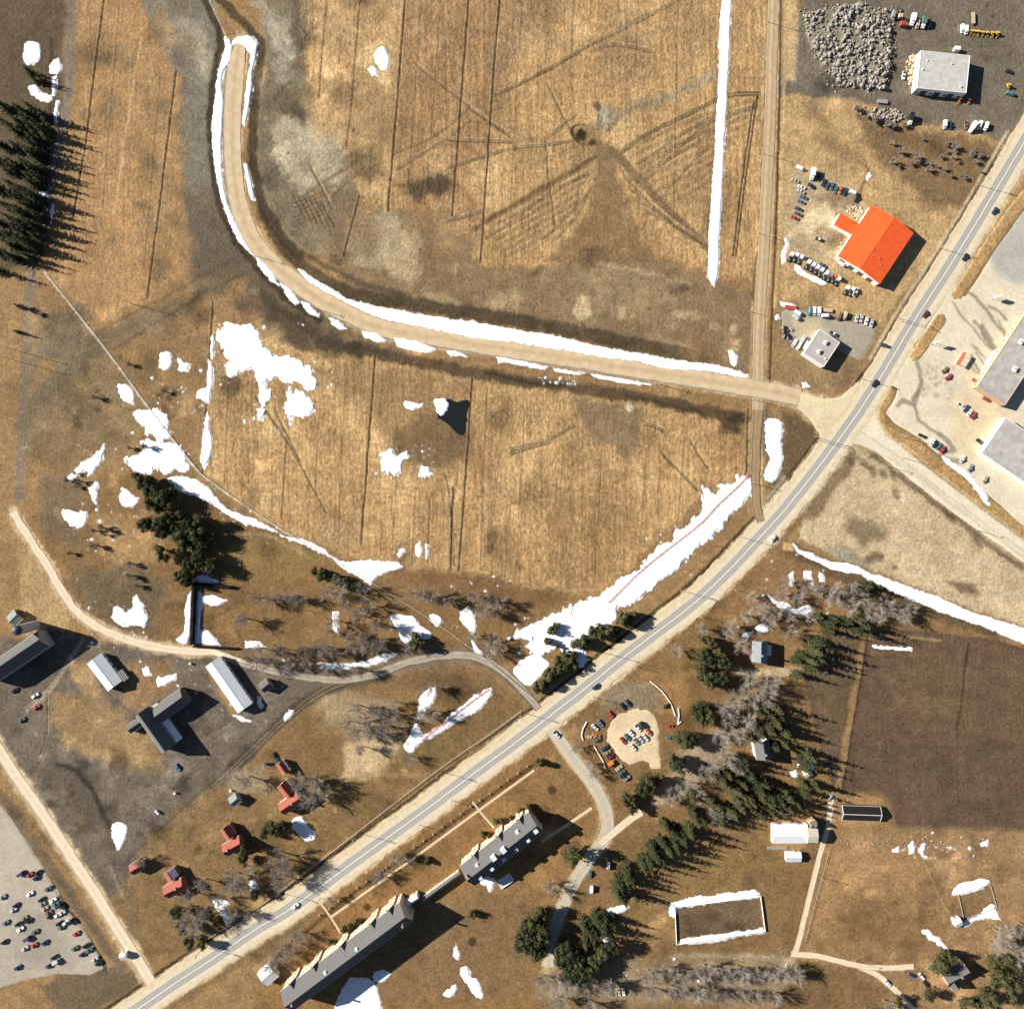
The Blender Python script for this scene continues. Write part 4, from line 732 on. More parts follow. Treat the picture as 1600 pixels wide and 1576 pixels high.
for q, lb in (([(1238, 849), (1244, 853), (1252, 863), (1246, 862)], 'snow scrap at the tip of the sandy lot'), ([(1232, 898), (1240, 893), (1243, 908), (1237, 916)], 'snow scrap among bare trees by the highway verge'), ([(1255, 893), (1266, 893), (1270, 905), (1258, 905)], 'snow scrap among bare trees by the highway verge'), ([(1280, 896), (1286, 898), (1289, 910), (1282, 908)], 'snow scrap among bare trees by the highway verge'),
              ([(1200, 930), (1215, 938), (1230, 943), (1245, 953), (1253, 949), (1265, 944), (1273, 962), (1283, 969), (1268, 966), (1255, 961), (1240, 957), (1215, 947)], 'broken snow line in the grove behind the roadside house'), ([(1182, 979), (1190, 976), (1200, 981), (1201, 986), (1182, 987)], 'white snow slab on the lawn behind the roadside house'), ([(1158, 999), (1160, 991), (1175, 986), (1176, 988), (1163, 996)], 'small snow streak on the lawn behind the roadside house'),
              ([(950, 1424), (965, 1417), (982, 1416), (975, 1424), (956, 1430), (952, 1440), (949, 1465), (946, 1500), (942, 1500), (943, 1460), (947, 1435)], 'thin crooked snow line between the spruces and the rink'), ([(1489, 1398), (1497, 1382), (1515, 1377), (1532, 1373), (1547, 1378), (1535, 1386), (1512, 1395)], 'snow bank on the upper side of the small square rink'), ([(1504, 1441), (1525, 1433), (1550, 1412), (1556, 1425), (1563, 1438), (1545, 1433), (1520, 1440), (1507, 1447)], 'snow bank on the lower side of the small square rink'),
              ([(176, 1287), (198, 1290), (197, 1310), (185, 1328), (177, 1308)], 'triangular snow patch in the farm yard fork'), ([(222, 1045), (230, 1042), (237, 1053), (225, 1056)], 'snow lump between the white shed and the barn'), ([(244, 1062), (258, 1058), (275, 1053), (276, 1060), (258, 1070), (247, 1073)], 'snow patch above the L shaped barn'), ([(367, 1117), (374, 1118), (388, 1126), (378, 1127)], 'snow patch at the foot of the long white shed'), ([(402, 1088), (408, 1088), (409, 1103), (403, 1105)], 'snow heap between the long shed and the little hut'),
              ([(443, 1122), (452, 1110), (460, 1110), (452, 1122), (446, 1126)], 'snow scrap on the dark farm track'), ([(332, 1402), (342, 1404), (355, 1408), (358, 1412), (350, 1416), (356, 1432), (362, 1440), (355, 1442), (345, 1428), (335, 1415)], 'snow patch in the shade by the cottage lawn'), ([(391, 1378), (398, 1374), (404, 1388), (400, 1397), (393, 1392)], 'oval snow patch on the cottage lawn'), ([(458, 1278), (470, 1275), (482, 1290), (492, 1300), (492, 1311), (478, 1312), (468, 1302), (456, 1292)], 'blue shaded snow below the L shaped red cottage'),
              ([(540, 1535), (560, 1528), (575, 1530), (590, 1545), (592, 1600), (520, 1600)], 'snow sheet in the shade behind the long stone wing'), ([(583, 1522), (600, 1515), (612, 1522), (600, 1532), (585, 1534)], 'small snow pool in the shade behind the long stone wing'), ([(752, 1372), (765, 1369), (775, 1375), (770, 1382), (766, 1394), (762, 1392), (760, 1382), (752, 1381)], 'snow heap at the corner of the dormered stone building'), ([(708, 1490), (713, 1473), (719, 1490), (716, 1500)], 'snow strip on the lawn behind the stone building'),
              ([(718, 1516), (730, 1510), (735, 1525), (748, 1535), (756, 1556), (745, 1556), (728, 1535)], 'snow tail on the lawn near a leaning snow patch'), ([(692, 1553), (712, 1537), (714, 1545), (705, 1558)], 'slim snow patch at the south lawn edge'), ([(1245, 1192), (1255, 1187), (1268, 1191), (1273, 1202), (1266, 1202), (1263, 1196), (1254, 1199), (1247, 1199)], 'curved snow rim beside the small white shed'), ([(1236, 1204), (1243, 1204), (1246, 1211), (1237, 1212)], 'snow lump beside the small white shed'),
              ([(1225, 375), (1228, 372), (1231, 385), (1228, 395), (1229, 409), (1222, 412), (1221, 398), (1225, 388)], 'snow strip at the gate of the red roofed garage'), ([(1470, 713), (1480, 716), (1495, 728), (1510, 738), (1528, 757), (1545, 780), (1548, 790), (1535, 785), (1518, 760), (1505, 744), (1482, 727)], 'snow bank along the lower edge of the paved lot'), ([(1552, 549), (1558, 546), (1556, 556), (1545, 570), (1538, 580), (1534, 583), (1540, 568)], 'snow strip at the wall of the flat grey building'),
              ([(1218, 470), (1228, 474), (1240, 475), (1244, 480), (1230, 479), (1218, 476)], 'snow strip at the back of the paved yard'), ([(1211, 494), (1216, 491), (1218, 499), (1212, 501)], 'snow lump beside the side road gravel'), ([(1352, 283), (1358, 270), (1362, 276), (1356, 282)], 'tiny snow patch in the gully of the scrub'), ([(1242, 414), (1250, 416), (1258, 425), (1275, 433), (1290, 443), (1282, 446), (1265, 436), (1250, 428), (1242, 422)], 'snow ridge behind the row of white truck tractors'),
              ([(1442, 1455), (1450, 1452), (1458, 1460), (1470, 1470), (1478, 1478), (1470, 1476), (1455, 1468)], 'broken snow patches above the farmhouse with cross gables'), ([(1252, 597), (1262, 600), (1268, 605), (1255, 606)], 'snow dab on the north verge of the junction'), ([(1365, 1008), (1395, 1012), (1425, 1013), (1424, 1016), (1395, 1015), (1366, 1011)], 'thin snow line across the top of the ploughed field'), ([(1394, 1327), (1405, 1324), (1407, 1331), (1395, 1332)], 'snow lumps along the junk strip'), ([(1418, 1321), (1427, 1314), (1429, 1330), (1420, 1335)], 'snow lumps along the junk strip'), ([(1435, 1327), (1442, 1318), (1446, 1318), (1443, 1340)], 'snow lumps along the junk strip'), ([(1532, 1318), (1545, 1313), (1544, 1322), (1535, 1323)], 'snow lumps along the junk strip')):
    snow(q, lb, {'snow scrap among bare trees by the highway verge': 'snow scraps by the verge', 'snow lumps along the junk strip': 'snow lumps by the junk strip'}.get(lb), jit=1.4)
snow([[(630, 630), (640, 627), (650, 633), (662, 631), (660, 637), (645, 640), (634, 638)], [(680, 626), (692, 624), (702, 630), (700, 642), (692, 650), (684, 646)]], 'melting snow at the rim of the dark water', jit=1.6, depth=.5)
snow([[(595, 715), (602, 706), (612, 701), (620, 712), (632, 706), (637, 716), (628, 722), (630, 738), (618, 743), (605, 738), (597, 733)], [(656, 729), (670, 729), (675, 740), (660, 742)]], 'speckled snow patch in the middle of the lower field', jit=3)
snow([[(620, 866), (628, 856), (632, 860), (622, 869)], [(648, 855), (656, 848), (660, 862), (654, 869), (648, 862)], [(666, 850), (669, 850), (668, 875), (665, 875)]], 'tiny snow flecks near the south end of the lower field', jit=1.6)
for q in [[(38, 68), (48, 66), (62, 68), (64, 90), (55, 98), (42, 102), (38, 88)], [(78, 104), (90, 92), (97, 108), (90, 116), (78, 112)], [(43, 138), (56, 134), (66, 148), (82, 150), (80, 160), (62, 156)], [(83, 120), (89, 118), (88, 150), (82, 150)], [(88, 160), (93, 158), (88, 195), (85, 190)], [(57, 300), (73, 300), (72, 312), (60, 312)], [(83, 318), (86, 320), (80, 350), (78, 342)]]:
    snow(q, 'broken snow patch among the western spruces', 'snow patches among the western spruces', jit=1.6)
# bits too many to count
bits = []
for k in range(420):
    z = R.choice([(340, 500, 500, 665), (580, 695, 680, 750), (190, 600, 310, 745), (300, 750, 480, 850), (1000, 820, 1110, 900), (100, 690, 260, 880), (420, 560, 520, 680), (120, 780, 230, 960), (1180, 860, 1330, 980), (800, 960, 900, 1040), (230, 560, 330, 720), (140, 985, 230, 1012), (840, 590, 900, 600), (1380, 1300, 1540, 1345), (960, 1490, 1230, 1540), (700, 900, 800, 1010), (210, 1020, 450, 1130)])
    x = z[0] + R.random() * (z[2] - z[0]); y = z[1] + R.random() * (z[3] - z[1]); r = .6 + R.random() ** 4 * 2.8
    bits.append(ell(x, y, r, r * (.6 + .7 * R.random()), R.random() * 180, 8))
def bits_obj():
    mb = MB()
    for b in bits:
        cx = sum(p[0] for p in b) / 8; cy = sum(p[1] for p in b) / 8; z = gh(cx, cy); k = len(b)
        ring = [(cx + (p[0] - cx) * (1 + .5 * (R.random() - .5)), cy + (p[1] - cy) * (1 + .5 * (R.random() - .5))) for p in b]
        mb.add([(X(p[0]), Y(p[1]), gh(p[0], p[1]) - .12) for p in ring] + [(X(cx + (p[0] - cx) * .6), Y(cy + (p[1] - cy) * .6), z + .12) for p in ring],
               [(i, (i + 1) % k, (i + 1) % k + k, i + k) for i in range(k)][::1] + [tuple(range(k, 2 * k))])
    me = mb.mesh('snow', [M_SNOW], True); bm = bmesh.new(); bm.from_mesh(me); bmesh.ops.recalc_face_normals(bm, faces=bm.faces)
    bm.to_mesh(me); bm.free(); tag(link('scattered_snow', me), kind='stuff')
bits_obj()

# ------------------------------------------------------------------ buildings
W_WHITE = mat('white_board', (.74, .72, .66), .7, .06, 1.2); W_CREAM = mat('cream_stone', (.62, .46, .31), .85, .16, 1.6, .03); W_DARK = mat('dark_board', (.10, .075, .06), .85, .15, 1.4)
W_GREY = mat('grey_board', (.30, .28, .26), .8, .12, 1.2); W_RED = mat('red_brick', (.26, .10, .07), .85, .15, 1.5); W_TAN = mat('tan_board', (.48, .34, .2), .8, .1, 1.2)
R_GREY = mat('grey_shingle', (.115, .11, .103), .9, .14, .9, .03, spec=.1); R_DARK = mat('tar_roof', (.012, .011, .012), .95, .2, 1.2, .02, spec=.05); R_METAL = mat('pale_metal_roof', (.52, .55, .55), .5, .08, .7, .01, .0)
R_ORANGE = mat('orange_red_roof', (.74, .105, .022), .6, .13, .35, .02); R_BRICK = mat('brick_red_shingle', (.27, .072, .042), .8, .12, 1.2, .02); R_GRAVEL = mat('gravel_flat_roof', (.42, .40, .37), .9, .14, .35, .02)
R_GRAVEL2 = mat('dark_gravel_roof', (.36, .335, .30), .95, .22, .25, .03); R_TEAL = mat('weathered_grey_roof', (.20, .22, .21), .8, .15, 1.0, .02)
GLASS = mat('window_glass', (.02, .025, .03), .1, spec=.5); TRIM = mat('white_trim', (.72, .70, .66), .6); DOORM = mat('brown_door', (.16, .08, .045), .6); METAL = mat('galvanised', (.5, .5, .5), .45, metal=.4)
def rect3(A, B, Cc, h):
    a, b, c = (Vector(P(*p, h)) for p in (A, B, Cc)); ux = (b - a); Ln = ux.length; ux.normalize(); v = c - b; uy = Vector((-ux.y, ux.x)); Wd = abs(v.dot(uy)); s = 1 if v.dot(uy) > 0 else -1
    cen = (a + b) / 2 + uy * s * Wd / 2; return cen, math.atan2(ux.y, ux.x), Ln, Wd
_wm = {}
def win_mesh(w, h):
    k = (round(w, 2), round(h, 2))
    if k not in _wm:
        _wm[k] = (MB().box(-w / 2 - .09, w / 2 + .09, -.05, .05, -.09, h + .09).mesh('window', [TRIM]), MB().box(-w / 2, w / 2, -.06, .06, 0, h).mesh('pane', [GLASS]))
    return _wm[k]
def add_window(par, x, y, z, ang, w=1.0, h=1.3):
    f, g = win_mesh(w, h); o = link('window', f, par); o.location = (x, y, z); o.rotation_euler = (0, 0, ang); p = link('pane', g, o)
def base_z(px, py, h, Ln, Wd):
    x, y = px, py; r = .35 * max(Ln, Wd) / S
    return min(gh(x / S + CX + a, CY - y / S + b) for a in (-r, 0, r) for b in (-r, 0, r)) - .05
def gable(name, label, cat, A, B, Cc, he, hr, wm, rm, over=.5, windows=True, chimneys=(), storeys=1, wstep=3.2, snow_side=0, group=None, door=True, trim=True, ridge=True):
    cen, ang, Ln, Wd = rect3(A, B, Cc, he); bz = base_z(cen.x, cen.y, he, Ln, Wd)
    e = empty(name, cen.x, cen.y, bz, ang, label, cat, group); he -= bz; hr -= bz
    l, w = Ln / 2 - over, Wd / 2 - over; k = (hr - he) / (Wd / 2)
    hw = he + k * over - .12                                    # wall top under the roof
    hp = hr - .14
    MB().prism([(-w, 0), (w, 0), (w, hw), (0, hp), (-w, hw)], -l, l).obj('wall', [wm], e).rotation_euler = (0, 0, math.pi / 2)
    t = .22; m = MB(); nrm = math.hypot(1, k)
    for s in (-1, 1):
        y1 = s * Wd / 2
        vs = [(-Ln / 2, 0, hr), (Ln / 2, 0, hr), (Ln / 2, y1, he), (-Ln / 2, y1, he), (-Ln / 2, 0, hr - t), (Ln / 2, 0, hr - t), (Ln / 2, y1, he - t), (-Ln / 2, y1, he - t)]
        fs = [(0, 1, 2, 3), (7, 6, 5, 4), (1, 5, 6, 2), (3, 2, 6, 7), (0, 3, 7, 4)]
        if s > 0: pass
        else: fs = [f[::-1] for f in fs]
        m.add(vs, fs)
    rf = m.obj('roof', [rm], e)
    if ridge: MB().box(-Ln / 2 - .02, Ln / 2 + .02, -.16, .16, hr - .06, hr + .07).obj('ridge_cap', [rm], rf)
    if trim:
        for s in (-1, 1): MB().box(-Ln / 2, Ln / 2, s * Wd / 2 - .06 + s * .06, s * Wd / 2 + .06 + s * .06, he - .2, he - .02).obj('gutter', [TRIM], rf)
    if snow_side:
        y1 = snow_side * Wd / 2; a0, a1 = .12, .98
        pts = [(-.46, .1), (-.1, .2), (.2, .1), (.47, .25), (.45, .97), (.1, .98), (-.47, .96)]
        vs = [(p * Ln, y1 * q, hr - (hr - he) * q + .02) for p, q in pts] + [(p * Ln * .99, y1 * (q * .97 + .015), hr - (hr - he) * q + .2) for p, q in pts]; n = len(pts)
        MB().add(vs, [tuple(range(n, 2 * n)) if snow_side > 0 else tuple(range(2 * n - 1, n - 1, -1))] + [(i, (i + 1) % n, (i + 1) % n + n, i + n) for i in range(n)]).obj('roof_snow', [M_SNOW], rf)
    if windows:
        for st in range(storeys):
            z = 1.0 + st * 3.0
            if z + 1.5 > hw: break
            n = max(1, int(2 * l / wstep))
            for s in (-1, 1):
                for i in range(n):
                    x = -l + (i + .5) * 2 * l / n
                    if st == 0 and s > 0 and i == n // 2 and door: continue
                    add_window(e, x, s * (w + .0), z, 0)
            for s in (-1, 1):
                for yy in ((-w * .45, w * .45) if w > 2.6 else (0,)): add_window(e, s * l, yy, z, math.pi / 2)
    if door:
        n = max(1, int(2 * l / wstep)); x = -l + (n // 2 + .5) * 2 * l / n
        d = MB().box(x - .55, x + .55, w - .02, w + .07, .05, 2.15).obj('door', [DOORM], e); MB().box(x + .36, x + .42, w + .07, w + .13, 1.0, 1.12).obj('handle', [METAL], d)
    for (u, v) in chimneys:
        zt = hr - abs(v) * (hr - he); c = MB().box(u * l - .45, u * l + .45, v * w - .45, v * w + .45, zt - .6, hr + 1.1).obj('chimney', [W_RED], e); MB().box(u * l - .55, u * l + .55, v * w - .55, v * w + .55, hr + 1.1, hr + 1.25).obj('chimney_cap', [W_GREY], c)
    return e, Ln, Wd, he, hr
def flat(name, label, cat, A, B, Cc, h, wm, rm, units=(), parapet=.35, windows=True, bays=(), wall_mats=None):
    cen, ang, Ln, Wd = rect3(A, B, Cc, h); bz = base_z(cen.x, cen.y, h, Ln, Wd); e = empty(name, cen.x, cen.y, bz, ang, label, cat); h -= bz
    l, w = Ln / 2, Wd / 2
    MB().box(-l, l, -w, w, 0, h - .3).obj('wall', [wm], e)
    MB().box(-l + .02, l - .02, -w + .02, w - .02, h - .3, h - parapet * .4).obj('roof', [rm], e)
    m = MB(); t = .28
    for bx in ((-l - .03, l + .03, -w - .03, -w + t), (-l - .03, l + .03, w - t, w + .03), (-l - .03, -l + t, -w + t, w - t), (l - t, l + .03, -w + t, w - t)): m.box(*bx, h - .5, h)
    m.obj('parapet', [TRIM if wm is W_WHITE else wm], e)
    for (u, v, sx, sy, sz) in units:
        o = MB().box(u * l - sx / 2, u * l + sx / 2, v * w - sy / 2, v * w + sy / 2, h - .2, h + sz).obj('roof_unit', [TRIM], e)
        MB().tube((u * l, v * w, h + sz - .02), (u * l, v * w, h + sz + .12), .35 * min(sx, sy), .35 * min(sx, sy), 10).obj('fan_housing', [W_GREY], o)
    if windows:
        n = int(2 * l / 4)
        for s in (-1, 1):
            for i in range(n): add_window(e, -l + (i + .5) * 2 * l / n, s * w, 1.3, 0, 1.6, 1.4)
    for (side, u, bw, bh) in bays:                             # roll-up doors
        if side in 'NS': y = w if side == 'N' else -w; MB().box(u * l - bw / 2, u * l + bw / 2, y - .05, y + .06, .03, bh).obj('roller_door', [W_DARK], e)
        else: x = l if side == 'E' else -l; MB().box(x - .05, x + .06, u * w - bw / 2, u * w + bw / 2, .03, bh).obj('roller_door', [W_DARK], e)
    return e, Ln, Wd, h
# garages and shops
flat('workshop', 'long pale flat roofed workshop with white end wall in the equipment yard', 'building', (1439, 79), (1516, 87), (1515, 146), 6.2, W_WHITE, R_GRAVEL, [(-.85, .0, .8, .6, .5), (.75, -.7, .9, .9, .5), (.3, .45, .7, .7, .4), (-.7, .5, .6, .6, .35)], bays=[('S', -.6, 4, 4), ('S', -.05, 4, 4), ('S', .5, 4, 4)])
MB().box(-1.6, 1.6, -1.1, 1.1, 0, 2.6).obj('annex_shed', [W_WHITE]).name
o = bpy.data.objects['annex_shed']; o.location = (*P(1493, 79), gh(1493, 79)); o.rotation_euler = (0, 0, -.1); tag(o, 'small white lean shed against the pale workshop', 'shed')
e, Ln, Wd, he, hr = gable('garage', 'big garage with bright orange red roof and white walls', 'building', (1309, 400), (1362, 320), (1425, 368), 5.5, 7.6, W_WHITE, R_ORANGE, over=.35, windows=False, door=False, trim=False)
for i in range(4): MB().box(-Ln / 2 + .25, -Ln / 2 + .42, -Wd * .36 + i * Wd * .22, -Wd * .36 + i * Wd * .22 + 3.6, .05, 3.9).obj('roller_door', [W_DARK], e)
for (u, v) in [(-.5, -.3), (-.35, -.2), (-.45, -.05), (.1, .2), (.2, -.25), (-.1, .35), (.62, .2)]: MB().tube((u * Ln / 2, v * Wd, hr - abs(v) * 2 * (hr - he) - .05), (u * Ln / 2, v * Wd, hr - abs(v) * 2 * (hr - he) + .5), .18, .18, 8).obj('roof_vent', [METAL], e)
sm_ = MB()
for i in range(int(Ln / .9)):
    x = -Ln / 2 + .45 + i * .9
    for s in (-1, 1): sm_.add([(x - .05, 0, hr + .01), (x + .05, 0, hr + .01), (x + .05, s * Wd / 2, he + .01), (x - .05, s * Wd / 2, he + .01), (x, 0, hr + .10), (x, s * Wd / 2, he + .10)], [(0, 4, 5, 3), (1, 2, 5, 4), (3, 5, 2)])
tag(sm_.obj('roof_seams', [mat('orange_seam', (.60, .085, .02), .6, .1, .5)], e), kind='stuff')
# side wing of the same garage is a child of it
cen, ang, L2, W2 = rect3((1303, 351), (1313, 333), (1346, 352), 4.6); inv = Matrix.Translation(e.location).to_4x4() @ Matrix.Rotation(e.rotation_euler.z, 4, 'Z')
c2 = inv.inverted() @ Vector((cen.x, cen.y, 0)); dr = ang - e.rotation_euler.z
wg = MB().box(-L2 / 2 + .3, L2 / 2 - .3, -W2 / 2, W2 / 2, 0, 4.4).obj('wing', [W_WHITE], e); wg.location = (c2.x, c2.y, 0); wg.rotation_euler = (0, 0, dr)
MB().box(-L2 / 2, L2 / 2, -W2 / 2, W2 / 2, 4.41, 4.7).obj('wing_roof', [R_ORANGE], wg)
flat('office', 'small square office with two white roof units by the highway', 'building', (1256, 552), (1281, 514), (1311, 537), 5.0, W_WHITE, mat('buff_roof', (.36, .33, .29), .9, .1, .5), [(-.35, .05, 2.4, 1.7, 1.0), (.4, .0, 2.4, 1.7, 1.0), (-.5, -.75, .9, .9, .5)])
flat('shop', 'flat grey roofed shop with snow along its wall by the paved lot', 'building', (1602, 490), (1527, 604), (1572, 631), 5.2, W_TAN, R_GRAVEL2, [(.2, .3, 3, 2, 1), (-.4, -.3, 3, 2, 1)])
flat('shop', 'flat grey roofed shop with long white front wall', 'building', (1572, 652), (1534, 708), (1640, 772), 5.2, W_WHITE, R_GRAVEL2, [(.1, .2, 3, 2, 1)], windows=False)
# farm
gable('barn', 'big grey barn with dark east slope beside the tall silo', 'barn', (-30, 1046), (60, 985), (79, 1008), 7.0, 12.0, W_GREY, R_GREY, .4, windows=True, storeys=1, wstep=5)
gable('shed', 'white metal shed with pale blue roof below the lane', 'shed', (136, 1037), (169, 1080), (191, 1064), 3.6, 5.4, W_WHITE, R_METAL, .3, wstep=4)
gable('lean_shed', 'small grey shed tucked behind the white metal shed', 'shed', (181, 1052), (192, 1066), (200, 1059), 2.6, 3.4, W_GREY, W_GREY, .2, windows=False)
gable('shed', 'long white shed with snow along its east side', 'shed', (321, 1041), (372, 1114), (394, 1098), 4.0, 5.5, W_WHITE, R_METAL, .3, wstep=4)
e, Ln, Wd, he, hr = gable('barn', 'L shaped barn with dark walls and a snow covered lean to', 'barn', (212, 1118), (254, 1177), (275, 1162), 6.0, 11.2, W_DARK, R_GREY, .4, wstep=5)
sd2 = -1
def lean(y0, y1, z0, z1, t, x0, x1, nm, m, par):
    return fixm(MB().add([(x0, y0, z0 - t), (x1, y0, z0 - t), (x1, y1, z1 - t), (x0, y1, z1 - t), (x0, y0, z0), (x1, y0, z0), (x1, y1, z1), (x0, y1, z1)], [(0, 1, 2, 3), (4, 5, 6, 7), (0, 1, 5, 4), (1, 2, 6, 5), (2, 3, 7, 6), (3, 0, 4, 7)]).obj(nm, [m], par))
def fixm(o):
    bm = bmesh.new(); bm.from_mesh(o.data); bmesh.ops.recalc_face_normals(bm, faces=bm.faces); bm.to_mesh(o.data); bm.free(); return o
rw2 = Matrix.Rotation(e.rotation_euler.z, 2); side = 1 if (rw2 @ Vector((0, 1))).x > 0 else -1
lo = MB().box(-Ln / 2 + .6, Ln / 2 - .6, min(side * Wd / 2 - side * .4, side * (Wd / 2 + 3.6)), max(side * Wd / 2 - side * .4, side * (Wd / 2 + 3.6)), 0, 3.0).obj('lean_to', [W_DARK], e)
lean(side * (Wd / 2 - .3), side * (Wd / 2 + 4.0), 4.6, 3.2, .18, -Ln / 2 + .4, Ln / 2 - .4, 'lean_to_roof', R_GREY, lo)
lean(side * (Wd / 2 + .0), side * (Wd / 2 + 3.9), 4.75, 3.5, .12, -Ln / 2 + .8, Ln / 2 - .6, 'roof_snow', M_SNOW, lo)
gable('barn_wing', 'grey roofed barn wing joined to the barn with snowy lean to', 'barn', (238, 1106), (281, 1075), (298, 1096), 5.2, 9.4, W_DARK, R_GREY, .4, wstep=5)
gable('shed', 'little grey annex at the west side of the L shaped barn', 'shed', (197, 1134), (216, 1121), (224, 1133), 3.0, 4.6, W_DARK, R_GREY, .3, windows=False)
si = empty('silo', *P(56, 977), gh(56, 977) - .05, 0, 'tall round silo with dark domed top beside the big grey barn', 'silo')
m = MB()
for k in range(9): m.tube((0, 0, k * 1.8), (0, 0, k * 1.8 + 1.78), 3.0, 3.0, 24); m.tube((0, 0, k * 1.8 + 1.7), (0, 0, k * 1.8 + 1.8), 3.06, 3.06, 24)
m.obj('stave_wall', [mat('silo_concrete', (.42, .39, .35), .9, .12, 1)], si)
m = MB()
for k in range(6):
    a0, a1 = k * math.pi / 12, (k + 1) * math.pi / 12; m.tube((0, 0, 16.2 + 2.4 * math.sin(a0)), (0, 0, 16.2 + 2.4 * math.sin(a1)), 3.1 * math.cos(a0), max(.05, 3.1 * math.cos(a1)), 24, cap=False)
m.obj('dome', [mat('dark_dome', (.05, .05, .055), .5)], si); MB().box(2.95, 3.5, -.4, .4, 0, 16).obj('chute', [METAL], si)
gable('shed', 'red walled shed at the west edge above the silo', 'shed', (10, 964), (22, 952), (36, 966), 3.0, 4.6, W_RED, R_TEAL, .3, windows=False)
gable('hut', 'tiny hut with grey roof and orange wall beside the farm yard', 'hut', (404, 1070), (416, 1060), (425, 1074), 3.4, 5.2, W_TAN, R_GREY, .3, windows=False)
gable('hut', 'tiny dark walled hut with green grey roof near the farm track', 'hut', (356, 1248), (367, 1239), (377, 1252), 3.4, 5.0, W_GREY, R_TEAL, .3, windows=False)
# red cottages
RED = 'red roofed cottages'
gable('cottage', 'smallest orange roofed cottage beside parked cars at the track', 'cottage', (431, 1194), (443, 1211), (453, 1203), 3.4, 5.0, W_WHITE, R_BRICK, .3, group=RED)
gable('cottage', 'L shaped red roofed cottage under the grey bare trees', 'cottage', (434, 1256), (463, 1236), (475, 1252), 4.2, 7.4, W_WHITE, R_BRICK, .3, chimneys=[(.3, .0)], group=RED)
gable('cottage_wing', 'rear wing of the L shaped red roofed cottage', 'cottage', (433, 1229), (448, 1247), (462, 1236), 3.8, 6.6, W_WHITE, R_BRICK, .3, windows=False, group=RED)
gable('cottage', 'red roofed cottage with a dark rear wing and steep gables', 'cottage', (346, 1320), (373, 1305), (383, 1322), 4.2, 7.4, W_RED, R_BRICK, .3, chimneys=[(-.4, .1)], group=RED)
gable('cottage_wing', 'dark rear wing behind the steep gabled red cottage', 'cottage', (344, 1296), (355, 1312), (369, 1303), 3.8, 6.4, W_RED, R_BRICK, .3, windows=False, group=RED)
gable('cottage', 'red roofed cottage with snow on the rear wing', 'cottage', (254, 1385), (283, 1370), (293, 1388), 4.2, 7.4, W_RED, R_BRICK, .3, chimneys=[(.4, .1)], group=RED)
gable('cottage_wing', 'rear wing of the red cottage with snow lying on it', 'cottage', (256, 1364), (264, 1377), (280, 1368), 3.8, 6.2, W_RED, R_BRICK, .3, windows=False, snow_side=1, group=RED)
gable('cottage', 'red roofed cottage at the corner of the dark farm track', 'cottage', (201, 1352), (217, 1342), (226, 1357), 3.6, 6.0, W_GREY, R_BRICK, .3, group=RED)
gable('kiosk', 'small white kiosk beside the gravel road end', 'kiosk', (186, 1490), (196, 1488), (198, 1497), 2.8, 3.6, W_WHITE, R_METAL, .2, windows=False)
gable('shed', 'white roofed shed beside the end of the long stone wing', 'shed', (401, 1521), (419, 1505), (434, 1526), 3.2, 4.6, W_WHITE, R_METAL, .3)
# stone institution
def institution(label, A, B, Cc, he, hr, cross, dormers, chim, storeys):
    e, Ln, Wd, h1, h2 = gable('stone_building', label, 'building', A, B, Cc, he, hr, W_CREAM, R_GREY, .5, storeys=storeys, wstep=3.4, chimneys=chim)
    l, w = Ln / 2, Wd / 2; k = (h2 - h1) / w
    for u in cross:                                            # stone bays with steep gables on the road side
        x = u * l; bw = 2.6; y1 = w - .5 + 1.3; zt = h1 + 2.6; dep = (zt - h1) / k
        MB().prism([(-bw, 0), (bw, 0), (bw, h1 - .2), (0, zt - .15), (-bw, h1 - .2)], w - 3, y1).obj('bay', [W_CREAM], e).location = (x, 0, 0)
        m = MB(); yb = w - (zt - h1) / k - .1
        for s in (-1, 1): m.add([(0, yb, zt + .05), (0, y1 + .35, zt + .05), (s * (bw + .4), y1 + .35, h1 - .35), (s * (bw + .4), w - .3, h1 - .35), (0, yb, zt - .15), (0, y1 + .35, zt - .15), (s * (bw + .4), y1 + .35, h1 - .55), (s * (bw + .4), w - .3, h1 - .55)], [(0, 1, 2, 3)[::s], (4, 5, 6, 7)[::-s], (1, 5, 6, 2)[::s], (2, 6, 7, 3)[::s]])
        r_ = m.obj('bay_roof', [R_GREY], e); r_.location = (x, 0, 0)
        for st in range(storeys):
            if 1.0 + 3 * st + 1.5 < h1: add_window(e, x, y1, 1.0 + 3 * st, 0, 1.4, 1.5)
    for (u, v, sz) in dormers:                                  # flat topped dormers
        x, y = u * l, v * w; z = h2 - abs(v) * (h2 - h1); s = 1 if v > 0 else -1
        d = MB().box(x - sz / 2, x + sz / 2, y - sz / 2, y + sz / 2, z - sz / 2 * k - .1, z + sz * .55).obj('dormer', [TRIM], e)
        MB().box(x - sz / 2 - .1, x + sz / 2 + .1, y - sz / 2 - .1, y + sz / 2 + .1, z + sz * .55, z + sz * .55 + .12).obj('dormer_roof', [R_METAL], d)
    return e
institution('stone building with rows of white dormers beside the drive', (718, 1353), (826, 1268), (848, 1300), 9.0, 14.5, (-.55, .15, .75), [(-.62, .38, 1.7), (-.2, .12, 2.9), (.08, .12, 2.9), (.55, .45, 1.9), (-.75, -.62, 2.0), (-.42, -.62, 2.0), (-.08, -.62, 2.0), (.27, -.62, 2.0), (.62, -.62, 2.0), (.9, -.35, 2.4)], [(-.95, .3)], 3)
